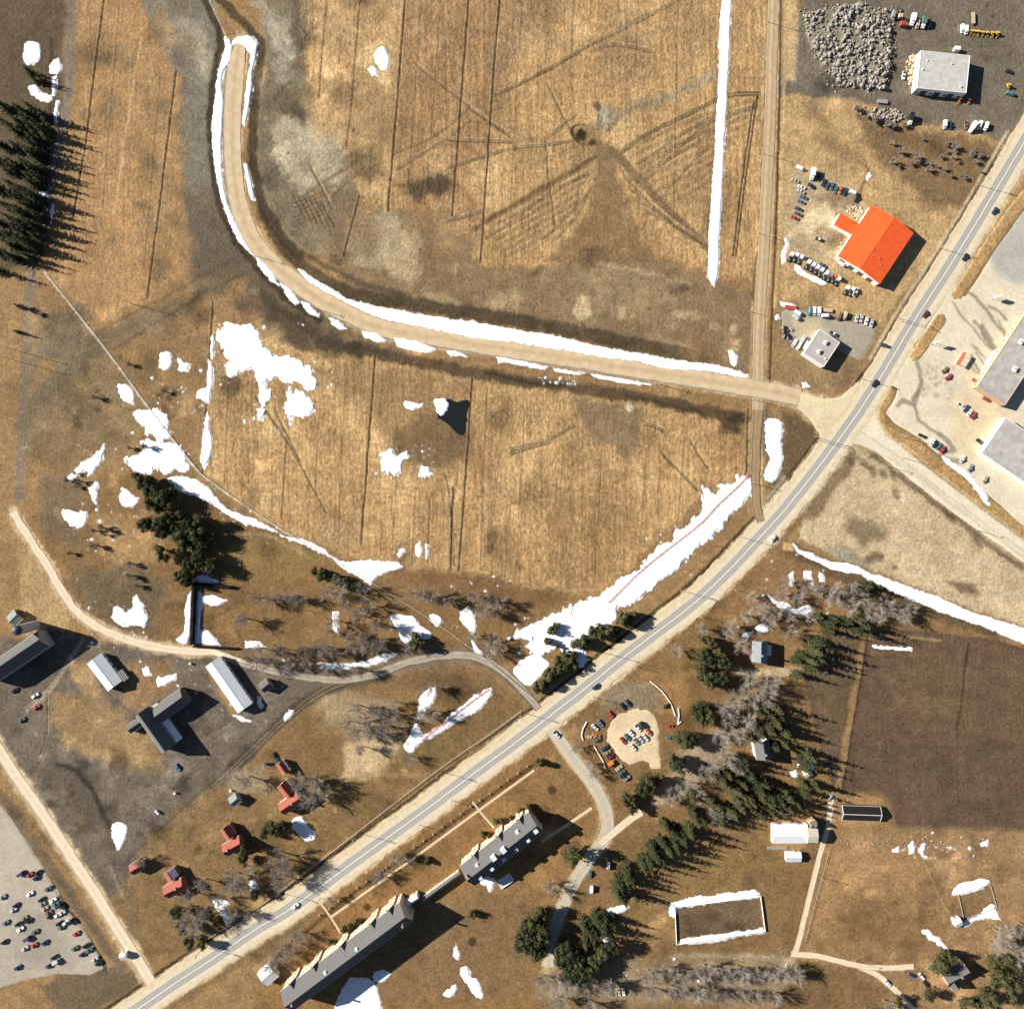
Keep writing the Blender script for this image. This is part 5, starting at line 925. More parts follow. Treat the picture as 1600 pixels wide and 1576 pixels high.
institution('longer stone wing with tall cross gables beside the highway', (438, 1548), (624, 1409), (646, 1438), 11.0, 17.0, (-.42, .05, .55, .85, -.8), [(-.3, .22, 1.6), (.22, .22, 1.6)], [(-.9, -.2), (.92, -.5)], 3)
gable('covered_walk', 'narrow grey covered walk linking the two stone buildings', 'walkway', (659, 1402), (716, 1361), (720, 1367), 3.2, 4.2, W_CREAM, R_GREY, .2, wstep=4, door=False)
gable('porch', 'cream stone porch at the end of the longer stone wing', 'porch', (632, 1409), (651, 1397), (655, 1404), 5.0, 6.5, W_CREAM, R_METAL, .2, windows=False)
flat('terrace', 'low flat white terrace behind the dormered stone building', 'terrace', (776, 1377), (796, 1364), (803, 1376), 1.0, W_WHITE, R_METAL, windows=False)
# east side houses
e, Ln, Wd, he, hr = gable('house', 'dark walled house with grey green roof in the roadside grove', 'house', (1176, 1001), (1175, 1034), (1198, 1034), 6.0, 8.4, W_DARK, R_TEAL, .4, chimneys=[(.3, .1)], storeys=2)
MB().box(-3, 3, Wd / 2 - .5, Wd / 2 + 4, 0, 2.8).obj('porch', [W_WHITE], e)
gable('house', 'grey roofed house with white front in the middle of the grove', 'house', (1177, 1158), (1182, 1187), (1205, 1183), 6.2, 9.6, W_WHITE, R_GREY, .4, chimneys=[(.4, .1)], storeys=2)
gable('house', 'farmhouse with cross gables among dark trees', 'house', (1470, 1519), (1504, 1501), (1516, 1524), 5.0, 8.6, W_TAN, R_GREY, .4, storeys=2, chimneys=[(.2, .05)])
gable('house_wing', 'grey cross wing of the farmhouse among dark trees', 'house', (1476, 1530), (1488, 1546), (1502, 1538), 4.6, 7.6, W_TAN, R_GREY, .3, windows=False)
gable('shed', 'white shed by the lower snow bank of the small rink', 'shed', (1489, 1437), (1500, 1433), (1503, 1445), 2.8, 3.8, W_WHITE, R_METAL, .2, windows=False)
gable('shed', 'small square white shed beside the curved snow rim', 'shed', (1255, 1207), (1262, 1203), (1267, 1210), 2.6, 3.2, W_WHITE, R_METAL, .2, windows=False)
gable('shed', 'low white shed south of the white greenhouse', 'shed', (1228, 1331), (1252, 1331), (1252, 1346), 2.6, 3.6, W_WHITE, R_METAL, .3, windows=False)
gable('potting_house', 'buff potting house at the end of the white greenhouse', 'building', (1262, 1295), (1278, 1295), (1278, 1316), 6.0, 7.2, W_TAN, mat('buff_roof2', (.44, .37, .31), .85, .08, .8), .3)
gable('boiler_house', 'tiny grey boiler house with tan wall behind the greenhouse', 'building', (1264, 1284), (1274, 1280), (1278, 1290), 5.0, 6.6, W_TAN, R_GREY, .2, windows=False, chimneys=[(.2, .0)])
# greenhouses: every pane its own part
def greenhouse(name, label, A, B, Cc, he, hr, nx, ny, pm, fm, wallm):
    cen, ang, Ln, Wd = rect3(A, B, Cc, he); bz = base_z(cen.x, cen.y, he, Ln, Wd); e = empty(name, cen.x, cen.y, bz, ang, label, 'greenhouse')
    l, w = Ln / 2, Wd / 2; MB().prism([(-w, 0), (w, 0), (w, he), (0, hr - .05), (-w, he)], -l, l).obj('wall', [wallm], e).rotation_euler = (0, 0, math.pi / 2)
    f = MB(); rise = hr - he; sl = math.hypot(rise, w); pw, ph = Ln / nx, sl / ny
    f.box(-l - .1, l + .1, -.15, .15, hr - .02, hr + .16)
    for s in (-1, 1):
        f.box(-l - .1, l + .1, s * w - .1, s * w + .1, he - .1, he + .1)
        for x in (-l, l): f.tube((x, 0, hr + .06), (x, s * w, he + .06), .16, .16, 5)
    f.obj('frame', [fm], e)
    pane = MB().box(-pw / 2 + .06, pw / 2 - .06, -ph / 2 + .05, ph / 2 - .05, -.03, .05).mesh('pane', [pm])
    for s in (-1, 1):
        for i in range(nx):
            for j in range(ny):
                t = (j + .5) / ny; o = link('pane', pane, e); o.location = (-l + (i + .5) * pw, s * w * t, hr - rise * t + .07); o.rotation_euler = (-s * math.atan2(rise, w), 0, 0)
    return e, Ln, Wd, he, hr
greenhouse('greenhouse', 'long whitewashed greenhouse with striped lower slope', (1207, 1287), (1261, 1287), (1261, 1317), 2.6, 5.6, 12, 2, mat('whitewashed_glass', (.80, .79, .75), .35), TRIM, W_WHITE)
greenhouse('greenhouse', 'dark glazed greenhouse with white end frames beside the ploughed field', (1316, 1258), (1376, 1260), (1375, 1283), 2.4, 4.4, 8, 1, mat('dark_glass', (.022, .019, .015), .35, .3, 1.0, spec=.15), TRIM, W_DARK)
cf = empty('cold_frame', *P(1219, 1324), gh(1219, 1324), 0, 'row of low cold frames south of the white greenhouse', 'cold frame')
for i in range(12): MB().box(-8 + i * 1.05, -7.2 + i * 1.05, -.8, .8, 0, .5, ty=.1).obj('frame_box', [W_GREY], cf)

# rinks
def boards(name, label, cor, h=1.1, wm=TRIM):
    e = empty(name, *P(*cor[0]), gh(*cor[0]), 0, label, 'rink'); o0 = Vector(e.location)
    pm = MB().box(0, 2.36, -.06, .06, -.3, h).mesh('board_panel', [wm]); rail = MB().box(-.05, .05, -.16, .16, -.4, h + .1).mesh('post', [wm])
    for i in range(4):
        a = Vector((*P(*cor[i]), 0)); b = Vector((*P(*cor[(i + 1) % 4]), 0)); d = b - a; n = int(d.length / 2.4); an = math.atan2(d.y, d.x)
        for k in range(n):
            q = a + d * (k / n); p = link('board_panel', pm, e); p.location = (q.x - o0.x, q.y - o0.y, 0); p.rotation_euler = (0, 0, an); p.scale = (d.length / n / 2.4, 1, 1)
            t = link('post', rail, e); t.location = (q.x - o0.x, q.y - o0.y, 0); t.rotation_euler = (0, 0, an)
    return e
boards('rink', 'rectangular outdoor rink with white boards and snow banks', [(1054, 1416), (1188, 1399), (1195, 1453), (1057, 1474)])
snow([(1046, 1412), (1070, 1406), (1095, 1398), (1100, 1401), (1150, 1395), (1176, 1390), (1188, 1396), (1184, 1402), (1120, 1408), (1060, 1418), (1052, 1434), (1047, 1432)], 'snow bank heaped on the upper boards of the white rink', jit=1.5, sm=False, depth=.9)
snow([(1062, 1474), (1066, 1467), (1120, 1460), (1160, 1455), (1192, 1450), (1194, 1456), (1150, 1464), (1110, 1472), (1080, 1475)], 'snow bank heaped on the lower boards of the white rink', jit=1.2, sm=False, depth=.9)
boards('rink', 'small square rink with low grey boards', [(1497, 1396), (1547, 1381), (1557, 1416), (1506, 1437)], .5, W_GREY)

for b_ in bits: w, m = C.mask(b_, 2.5, 1.0); C.put(w, m, (.6, .59, .57), .5)
gob = link('ground', grid_mesh('ground', X(C.X), Y(C.Y), C.h, C.col, C.fur, None, M_GROUND)); tag(gob, kind='structure')

# ------------------------------------------------------------------ trees
BARK = mat('grey_bark', (.20, .165, .135), .9, .2, 2.0); TWIG = mat('pale_twigs', (.33, .285, .235), .9, .25, .35); TWIG2 = mat('brown_twigs', (.27, .23, .19), .9, .25, .35)
NEEDLE = mat('olive_needles', (.068, .068, .027), .85, .55, .6, spec=.1); NEEDLE2 = mat('dark_needles', (.042, .046, .020), .85, .55, .6, spec=.1); HEDGE = mat('hedge_leaves', (.022, .024, .014), .85, .35, 1.5)
def bare_tree(seed, h=11.0, spread=4.6):
    r = random.Random(seed); tr = MB(); cr = MB()
    def twig(p, d, ln, w):
        q = p + d * ln; s = d.cross(Vector((r.uniform(-1, 1), r.uniform(-1, 1), r.uniform(-.6, .6))))
        if s.length < 1e-4: return q
        s = s.normalized() * w; cr.add([p - s, p + s, q], [(0, 1, 2)]); return q
    def rnd(d, a):
        v = Vector((r.gauss(0, 1), r.gauss(0, 1), r.gauss(0, .8))); return (d + v * a).normalized()
    top = Vector((r.uniform(-.4, .4), r.uniform(-.4, .4), h * .26)); tr.tube((0, 0, -.4), top, .34, .26, 7)
    for i in range(7):
        a = 2 * math.pi * (i + r.random() * .7) / 7; tilt = r.uniform(.3, 1.05)
        d = Vector((math.cos(a) * tilt, math.sin(a) * tilt, 1)).normalized(); ln = h * r.uniform(.36, .5)
        p1 = top + d * ln; tr.tube(top, p1, .17, .07, 5)
        for j in range(8):
            t = r.uniform(.25, 1.0); s0 = top + d * ln * t; d2 = rnd(d + Vector((math.cos(a), math.sin(a), 0)) * .2, .5); l2 = h * r.uniform(.16, .30)
            cr.tube(s0, s0 + d2 * l2, .06, .025, 3, cap=False)
            for k in range(8):
                s1 = s0 + d2 * l2 * r.uniform(.15, 1.0); d3 = rnd(d2 + Vector((0, 0, .2)), .55); l3 = h * r.uniform(.08, .16)
                cr.tube(s1, s1 + d3 * l3, .022, .010, 3, cap=False)
                for q in range(6): twig(s1 + d3 * l3 * r.uniform(.1, 1), rnd(d3, .55), h * r.uniform(.06, .12), .021)
    return tr.mesh('trunk', [BARK]), cr.mesh('crown', [TWIG if seed % 3 else TWIG2])
def spruce(seed, h=12.0, rad=2.7, m=None, droop=.35):
    r = random.Random(seed); tr = MB().tube((0, 0, -.4), (0, 0, h * .94), .24, .03, 6); cr = MB(); n = 22
    for i in range(n):
        t = (i + r.random() * .6) / n; z = h * (.07 + .91 * t); R0 = rad * (1 - t) ** .82 * r.uniform(.72, 1.2) + .12
        for k in range(max(5, int(9 * (1 - t) + 4))):
            a = r.random() * 6.283; L = R0 * r.uniform(.5, 1.25); dz = -droop * L * r.uniform(.5, 1.3) + .1
            c, s = math.cos(a), math.sin(a); segs = 4; w0 = .34 + .17 * L
            for g in range(segs):                              # one frond = a row of ragged needle blades
                u0, u1 = g / segs, (g + 1) / segs; wa = w0 * (1 - u0 * .75)
                p = Vector((c * L * u0, s * L * u0, z + dz * u0 ** 1.3)); q = Vector((c * L * (u1 + .14), s * L * (u1 + .14), z + dz * u1 ** 1.3 + r.uniform(-.07, .07)))
                o = Vector((-s, c, 0)) * wa * r.uniform(.6, 1.15); up = Vector((0, 0, r.uniform(.02, .2)))
                cr.add([p, q + o - up, q + up * .4], [(0, 1, 2)]); cr.add([p, q + up * .4, q - o - up], [(0, 1, 2)])
    return tr.mesh('trunk', [BARK]), cr.mesh('crown', [m or NEEDLE])
def cedar(seed, h=6.0, rad=2.6, m=None, cnt=1500, base=.12):
    r = random.Random(seed); tr = MB().tube((0, 0, -.4), (0, 0, h * .8), .22, .05, 6); cr = MB()
    lobes = [(r.uniform(-.62, .62) * rad, r.uniform(-.62, .62) * rad, h * r.uniform(.3, .75), rad * r.uniform(.25, .55)) for _ in range(11)]
    for i in range(cnt):
        lx, ly, lz, lr = r.choice(lobes); d = Vector((r.gauss(0, 1), r.gauss(0, 1), r.gauss(0, 1))).normalized()
        p = Vector((lx, ly, lz)) + Vector((d.x, d.y, d.z * 1.25)) * lr * r.uniform(.6, 1.25)
        if p.z < h * base: continue
        s = r.uniform(.22, .48); u = d.orthogonal().normalized(); w = d.cross(u)
        u = (u + d * r.uniform(-.5, .5)).normalized(); a = r.random() * 6.28
        e1 = (u * math.cos(a) + w * math.sin(a)) * s; e2 = (w * math.cos(a) - u * math.sin(a)) * s * .7
        cr.add([p - e1, p + e2 * .8, p + e1 + d * .12, p - e2], [(0, 1, 2, 3)])
    return tr.mesh('trunk', [BARK]), cr.mesh('crown', [m or NEEDLE])
BARE = [bare_tree(s) for s in (1, 2, 3, 4, 5, 6)]
SPR = [spruce(s, m=NEEDLE if s % 2 else NEEDLE2) for s in (11, 12, 13, 14)]
PINE = [cedar(s, 9.5, 3.6, NEEDLE if s % 2 else NEEDLE2, 1500, .2) for s in (21, 22, 23)]
CED = [cedar(s, 5.2, 2.5, NEEDLE, 1300) for s in (31, 32, 33)]
SHR = [cedar(s, 1.6, 1.0, HEDGE, 260, .05) for s in (41, 42)]
TW = [bare_tree(s, 3.2, 1.6) for s in (51, 52)]
LANDMARKS = [('white greenhouse', 1234, 1302), ('dark glazed greenhouse', 1346, 1270), ('dark walled house', 1186, 1018), ('white fronted house', 1190, 1172), ('small square shed', 1261, 1208), ('ploughed field corner', 1350, 1000), ('white rink', 1120, 1435), ('bend of the drive', 945, 1290), ('log barriers', 1050, 1100), ('clipped hedge', 303, 940), ('big ragged snow patch', 250, 715), ('long snow drift', 400, 815), ('long white shed', 357, 1070), ('broad snow patch', 645, 980), ('egg shaped snow patch', 732, 970), ('curved snow ridge', 560, 1035), ('farmhouse with cross gables', 1490, 1520), ('sandy lot tip', 1245, 855), ('dormered stone building', 780, 1320), ('tiny green roofed hut', 366, 1246), ('L shaped red cottage', 453, 1246), ('highway edge', 1100, 960), ('fork of the garden tracks', 1240, 1490), ('straight dirt track', 52, 420), ('snow at the belt top', 70, 150)]
def nearby(label, px, py):
    n, x, y = min(LANDMARKS, key=lambda a: (a[1] - px) ** 2 + (a[2] - py) ** 2)
    if (x - px) ** 2 + (y - py) ** 2 > 85 ** 2 or any(w in label for w in n.split() if len(w) > 4): return label
    return label + ', near the ' + n if len((label + ' near the ' + n).split()) <= 16 else label
def thick(sp, n=1, j=13): return sp + [(q[0] + R.uniform(-j, j), q[1] + R.uniform(-j, j), .9) for q in sp for _ in range(n)]
def plant(kind, name, cat, label, group, spots, s0=.85, s1=1.15):
    for i, q in enumerate(spots):
        px, py = q[0], q[1]; k = q[2] if len(q) > 2 else 1.0
        if C.paved[min(len(C.ys) - 1, int(np.searchsorted(C.ys, py))), min(len(C.xs) - 1, int(np.searchsorted(C.xs, px)))] > .2: continue
        t, c = kind[R.randrange(len(kind))]; s = k * R.uniform(s0, s1) * (1.2 if kind is BARE else 1.32 if kind is SPR else 1.3 if kind is PINE else 1.1)
        e = empty(name, *P(px, py), minh(px, py, 1.0), R.random() * 6.28, nearby(label, px, py) if len(spots) > 9 else label, cat, group); sx = s * (.8 if kind is SPR else 1); e.scale = (sx * R.uniform(.85, 1.15), sx * R.uniform(.85, 1.15), s)
        link('trunk', t, e); link('crown', c, e)
def row(a, b, n, j=3.0): return [(a[0] + (b[0] - a[0]) * i / max(1, n - 1) + R.uniform(-j, j), a[1] + (b[1] - a[1]) * i / max(1, n - 1) + R.uniform(-j, j)) for i in range(n)]
# bare broadleaved trees
plant(BARE, 'bare_tree', 'tree', 'leafless grey tree in the hedgerow under the lower field', 'hedgerow trees under the lower field', row((410, 932), (470, 934), 5) + [(515, 925), (535, 918), (570, 917), (578, 944), (545, 945)] + row((640, 924), (706, 938), 5) + [(740, 930), (762, 935), (782, 940), (755, 950), (772, 958)], .6, .95)
plant(BARE, 'bare_tree', 'tree', 'leafless tree standing in the paddock beside the T shaped hedge', 'paddock trees', [(525, 968, .9), (590, 974), (596, 1000), (572, 992), (608, 978, .8), (548, 990, .8), (515, 985, .7), (388, 966, 1.05), (560, 960, .8), (740, 990, .8)], .8, 1.05)
plant(BARE, 'bare_tree', 'tree', 'leafless tree in the avenue lining the grey lane', 'avenue trees along the grey lane', row((345, 1022), (405, 1030), 5, 4) + row((415, 1018), (590, 1010), 13, 6) + row((430, 1034), (560, 1042), 6, 4) + [(770, 1000), (782, 1012), (765, 1015), (640, 1008)], .65, .95)
plant(BARE, 'bare_tree', 'tree', 'leafless spreading tree on the wedge of lawn above the highway', 'lawn trees above the highway', [(560, 1100), (588, 1104), (575, 1120), (602, 1130), (548, 1126), (560, 1140, .9), (612, 1112), (585, 1140), (660, 1112, .8), (676, 1110), (672, 1070, .8), (620, 1095, .7), (640, 1180, .7), (565, 1165, .8)], .8, 1.1)
plant(BARE, 'bare_tree', 'tree', 'leafless tree crowding the red roofed cottages', 'trees by the red cottages', [(392, 1212, 1.1), (478, 1226), (490, 1240, 1.1), (500, 1216), (472, 1212), (512, 1230), (485, 1215, .9), (440, 1330, 1.1), (452, 1342, 1.1), (436, 1350), (460, 1352), (445, 1366), (300, 1392, .9), (322, 1372, .9), (325, 1416, 1.1), (312, 1432, 1.1), (300, 1425), (345, 1398, .8), (372, 1362), (386, 1372), (368, 1378), (398, 1350, .8), (392, 1425, .7), (225, 1338, .7), (370, 1420, .9)], .85, 1.1)
plant(BARE, 'bare_tree', 'tree', 'leafless tree on the lawn before the stone buildings', 'trees before the stone buildings', [(590, 1366, .7), (600, 1360, .8), (616, 1336, .7), (630, 1332, .7), (640, 1338, .6), (455, 1470), (440, 1482), (428, 1500, .9), (470, 1455, .8), (520, 1400, .6), (510, 1395, .6)], .8, 1.05)
plant(BARE, 'bare_tree', 'tree', 'leafless tree in the grove right of the highway', 'grove trees right of the highway', [(1054, 1013, .9), (1093, 980, .9), (1140, 975), (1135, 986, .9), (1168, 930, .9), (1182, 948), (1152, 1004, .9), (1160, 960, .8), (1225, 905), (1252, 912), (1215, 925), (1240, 932), (1270, 920, .9), (1290, 930), (1300, 918), (1320, 945), (1335, 932), (1350, 950), (1370, 945), (1388, 952), (1402, 962, .9), (1325, 915, .8), (1210, 948), (1230, 960), (1260, 960, .8), (1230, 985, .8), (1195, 965, .9), (1415, 950, .8), (1365, 965, .8)], .75, 1.1)
plant(BARE, 'bare_tree', 'tree', 'leafless tree mixed among evergreens behind the oval car lot', 'mixed trees behind the oval lot', [(1180, 1072), (1192, 1082), (1170, 1090), (1195, 1066), (1158, 1080, .9), (1142, 1090), (1130, 1120), (1122, 1145), (1150, 1140, .9), (1165, 1120), (1126, 1104), (1140, 1112), (1165, 1058, .9), (1052, 1230, .9), (1072, 1220, .9), (1100, 1200), (1130, 1178), (1112, 1190, .9), (1088, 1240, .8), (1110, 1262), (1120, 1272), (1040, 1245, .8), (1150, 1200, .8), (920, 1190, .7), (900, 1165, .7), (926, 1205, .7)], .8, 1.1)
plant(BARE, 'bare_tree', 'tree', 'leafless tree in the belt south of the white rink', 'tree belt south of the rink', row((1010, 1512), (1240, 1510), 16, 6) + row((1020, 1540), (1200, 1545), 9, 6) + row((840, 1520), (960, 1530), 8, 8) + [(870, 1555), (920, 1560), (1380, 1560), (1340, 1575), (890, 1395, .8), (870, 1390, .7), (860, 1378, .7)], .75, 1.05)
plant(BARE, 'bare_tree', 'tree', 'leafless tree behind the small square rink', 'trees behind the square rink', [(1552, 1450), (1562, 1465), (1570, 1445), (1545, 1470), (1580, 1480), (1590, 1440), (1580, 1520)], .8, 1.1)
plant(TW, 'bush', 'bush', 'scrubby leafless bush on the rough western slope', 'scrub on the western slope', [(118, 740), (108, 750), (128, 752), (122, 760), (150, 830), (160, 825), (172, 828), (165, 835), (205, 700), (230, 700), (150, 620), (204, 880), (218, 885), (206, 900), (218, 915), (215, 905), (112, 865), (150, 850), (60, 490), (36, 480), (205, 570), (258, 612)], .7, 1.5)
plant(TW, 'bush', 'bush', 'brown leafless bush in the scrub below the equipment yard', 'scrub below the equipment yard', row((1400, 235), (1560, 270), 34, 24) + row((1330, 175), (1410, 200), 12, 6), .6, 1.3)
# evergreens
plant(CED, 'cedar_bush', 'bush', 'round olive evergreen beside the highway snow drift', 'evergreens beside the highway drift', [(970, 966, 1.6), (978, 972, 1.3), (984, 960, 1.2), (925, 985, 1.3), (936, 984, 1.3), (948, 985, 1.2), (958, 986, 1.1), (965, 988, 1.0), (903, 1003, 1.4), (912, 998, 1.1), (862, 984, .9), (868, 978, .7), (870, 1008, .6), (895, 1022, 1.0), (884, 1030, 1.3), (876, 1040, 1.4), (866, 1048, 1.4), (858, 1056, 1.3), (848, 1064, 1.3), (838, 1072, 1.1), (880, 1022, 1.0), (894, 1035, 1.0), (870, 1030, 1.1), (855, 1046, 1.0), (856, 1000, .7)], .95, 1.2)
plant(PINE, 'pine_tree', 'tree', 'dark pine in the clump below the big snow patch', 'western pine clump', thick([(222, 748), (235, 756), (246, 768), (262, 770), (250, 786), (268, 786), (275, 770, .8), (236, 820, .9), (248, 822, .8), (270, 812), (284, 806), (282, 826), (300, 818), (316, 812), (306, 834), (290, 842), (322, 836), (332, 842, .8), (300, 848, .9), (264, 871, .8), (302, 882, .9), (316, 876, .9), (328, 880, .8), (287, 896, .9), (296, 905, .8)]), .8, 1.1)
plant(CED, 'evergreen_bush', 'bush', 'lone rounded evergreen beside the broad snow patch', None, [(650, 998, 1.7)])
plant(CED, 'evergreen_bush', 'bush', 'evergreen bush in the tangled hedgerow corner', 'hedgerow evergreens', [(492, 892, 1.2), (505, 897, 1.1), (516, 902), (528, 905), (540, 910), (552, 916, .9)])
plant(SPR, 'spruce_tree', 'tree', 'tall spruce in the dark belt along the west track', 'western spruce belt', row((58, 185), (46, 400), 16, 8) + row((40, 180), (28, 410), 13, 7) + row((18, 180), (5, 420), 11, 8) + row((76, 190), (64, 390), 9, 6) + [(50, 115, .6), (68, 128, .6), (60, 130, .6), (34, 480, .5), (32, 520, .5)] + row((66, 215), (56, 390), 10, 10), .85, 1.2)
plant(PINE, 'pine_tree', 'tree', 'olive green pine beside the oval car lot', 'pines beside the oval lot', thick([(1108, 1008), (1118, 1020), (1098, 1022), (1112, 1032), (1088, 1040, .8), (1102, 1060), (1096, 1052, .9), (1092, 1100), (1104, 1108), (1084, 1112, .9), (1100, 1118, .9), (1070, 1146), (1080, 1152, .9), (1050, 1184), (1058, 1192, .9), (1005, 1215), (1015, 1222, .9), (1000, 1228, .8), (978, 1248, .8), (990, 1256, .7), (1130, 1060, .8)]), .85, 1.1)
plant(SPR, 'spruce_tree', 'tree', 'tall spruce in the grove between the houses', 'grove spruces between the houses', thick([(1181, 1141), (1190, 1130), (1204, 1100, 1.1), (1212, 1115), (1206, 1125), (1216, 1138), (1195, 1110), (1255, 1173, 1.1), (1124, 1215), (1132, 1205, .9), (1266, 1222, 1.1), (1250, 1232), (1178, 1223), (1163, 1240), (1150, 1252, 1.1), (1138, 1262), (1209, 1242, 1.1), (1211, 1258, 1.1), (1222, 1236), (1196, 1240), (1186, 1250), (1148, 1230, .9), (1170, 1205, .8), (1140, 1190, .8), (1262, 1012, 1.2), (1258, 1028, 1.1), (1270, 1000), (1308, 970, 1.0), (1316, 968, .8), (1336, 974, 1.0), (1326, 978, .8), (1355, 934), (1270, 960), (1095, 1278), (1080, 1265, .9)], 2, 26), .9, 1.25)
plant(SPR, 'spruce_tree', 'tree', 'tall spruce casting a spiky shadow above the rink', 'spruces above the rink', thick([(1060, 1298, 1.2), (1050, 1308, 1.1), (1072, 1290, 1.1), (1020, 1324, 1.2), (1010, 1336, 1.2), (1030, 1330), (1040, 1318, 1.1), (1002, 1345), (978, 1358, 1.1), (966, 1370, 1.2), (962, 1386, 1.1), (985, 1368), (972, 1392), (1045, 1290, .9), (930, 1425, 1.1), (940, 1440, 1.0), (920, 1440, 1.1), (925, 1455), (955, 1432, .9)]), .95, 1.2)
plant(PINE, 'pine_tree', 'tree', 'broad pine at the lower end of the drive', 'pines along the lower drive', thick([(836, 1424, 1.2), (824, 1436, 1.1), (842, 1440, 1.1), (818, 1452), (832, 1458), (848, 1456), (812, 1466, .9), (884, 1470, 1.1), (895, 1478), (872, 1482), (906, 1492, 1.1), (915, 1505), (890, 1500), (926, 1490), (900, 1515, .9), (846, 1476, .9), (935, 1475)], 1, 20), .9, 1.15)
plant(PINE, 'pine_tree', 'tree', 'lone tall pine behind the dormered stone building', None, [(890, 1326, 1.25)])
plant(CED, 'evergreen_bush', 'bush', 'small evergreen at the mouth of the drive', None, [(843, 1190, 1.2)])
plant(CED, 'evergreen_bush', 'bush', 'dark evergreen against the stone facade', 'evergreens against the stone facade', [(757, 1300, 1.1), (775, 1282, .9), (784, 1280, .9), (826, 1258, .8), (670, 1344, .9), (668, 1340, .7), (740, 1424, .9), (540, 1448, 1.0), (548, 1444, .9), (560, 1436, .8), (518, 1468, .9), (798, 1276, .8), (812, 1266, .8)], .8, 1.05)
plant(PINE, 'pine_tree', 'tree', 'dark evergreen shading the red roofed cottages', 'evergreens by the red cottages', [(425, 1283), (436, 1290), (446, 1284, .9), (418, 1296, .8), (390, 1318, .9), (384, 1338, .8), (282, 1416, .9), (292, 1440, .9), (302, 1462, .8), (320, 1470, .8), (345, 1432, .7), (402, 1390, .7)], .8, 1.05)
plant(PINE, 'pine_tree', 'tree', 'dark evergreen round the farmhouse with cross gables', 'evergreens round the farmhouse', [(1462, 1492), (1470, 1482), (1456, 1500), (1560, 1490), (1552, 1506), (1545, 1525), (1530, 1545), (1565, 1520), (1570, 1545), (1540, 1490, .9), (1520, 1555), (1580, 1500), (1500, 1555, .8), (1445, 1545, .8), (1400, 1555, .7)], .9, 1.2)
# clipped hedges
def hedge(label, pts, wd=1.6, h=2.4, dens=60, m=HEDGE, name='hedge', group=None):
    e = empty(name, *P(*pts[0]), 0, 0, label, 'hedge', group); o = Vector(e.location); mb = MB(); r = random.Random(len(pts) + int(pts[0][0])); core = MB()
    for a, b in zip(pts[:-1], pts[1:]):
        A = Vector((*P(*a), 0)); B = Vector((*P(*b), 0)); d = B - A; ln = d.length; u = d.normalized(); v = Vector((-u.y, u.x, 0)); z0 = min(gh(*a), gh(*b))
        for i in range(int(ln * dens)):
            q = r.choice((-1, 1, 0)); off = q * wd / 2 if q else r.uniform(-wd / 2, wd / 2); zz = h if q == 0 else r.uniform(.1, h)
            p = A + u * r.uniform(0, ln) + v * (off + r.uniform(-.12, .12)) + Vector((0, 0, z0 + zz + r.uniform(-.2, .15))) - o
            s = r.uniform(.12, .28); e1 = Vector((r.gauss(0, 1), r.gauss(0, 1), r.gauss(0, 1))).normalized() * s; e2 = e1.orthogonal().normalized() * s * .7
            mb.add([p - e1, p + e2, p + e1, p - e2], [(0, 1, 2, 3)])
        c = [A + v * wd * .38 - o, A - v * wd * .38 - o, B - v * wd * .38 - o, B + v * wd * .38 - o]
        core.add([Vector((p.x, p.y, z0 - .2)) for p in c] + [Vector((p.x, p.y, z0 + h - .25)) for p in c], [(0, 1, 2, 3)[::-1], (4, 5, 6, 7), (0, 1, 5, 4), (1, 2, 6, 5), (2, 3, 7, 6), (3, 0, 4, 7)])
    mb.obj('foliage', [m], e); core.obj('branches', [mat('hedge_wood', (.02, .016, .012), .95)], e)
hedge('dark T shaped hedge stem with snow on both sides', [(304, 914), (301, 1006)], 2.0, 2.8)
hedge('dark top bar of the T shaped hedge', [(298, 911), (364, 917)], 1.6, 2.2)
hedge('low dark hedge along the north edge of the lane end', [(303, 1009), (372, 1013)], 1.2, 1.4)

# ------------------------------------------------------------------ poles, fences, posts
WOOD = mat('weathered_wood', (.30, .245, .19), .85, .2, 2.0); RUST = mat('red_slat', (.40, .10, .035), .8, .2, 1.5); WIRE = mat('wire', (.2, .2, .2), .5)
_pp = MB().tube((0, 0, -.6), (0, 0, 12), .17, .11, 8).mesh('pole', [WOOD]); _pa = MB().box(-1.2, 1.2, -.06, .06, 11.2, 11.35).mesh('crossarm', [WOOD])
_pi = MB().tube((0, 0, 11.35), (0, 0, 11.55), .06, .04, 6).mesh('insulator', [TRIM]); _pt = MB().tube((.3, 0, 9.3), (.3, 0, 10.2), .24, .24, 8).mesh('transformer', [METAL])
def pole(px, py, label, group, rot, arms=1, trans=False, s=1.0):
    e = empty('utility_pole', *P(px, py), gh(px, py), rot, label, 'pole', group); e.scale = (1, 1, s)
    link('pole', _pp, e)
    for k in range(arms):
        a = link('crossarm', _pa, e); a.location = (0, 0, -k * .9)
        for x in (-1.05, -.5, .5, 1.05): q = link('insulator', _pi, a); q.location = (x, 0, 0)
    if trans: link('transformer', _pt, e)
hw_a = math.radians(37) + math.pi / 2
for i, (x, y) in enumerate([(1530, 290), (1468, 388), (1403, 497), (1346, 592), (1273, 683), (1155, 838), (1063, 922), (943, 1019), (813, 1112), (685, 1204), (558, 1300), (437, 1393), (318, 1478)]): pole(x, y, 'wooden utility pole on the field side of the highway', 'utility poles on the field side', hw_a, 2, i % 3 == 0)
for (x, y) in [(1408, 502), (1278, 688)]: pole(x, y, 'second wooden pole standing close to a highway utility pole', 'paired highway poles', hw_a)
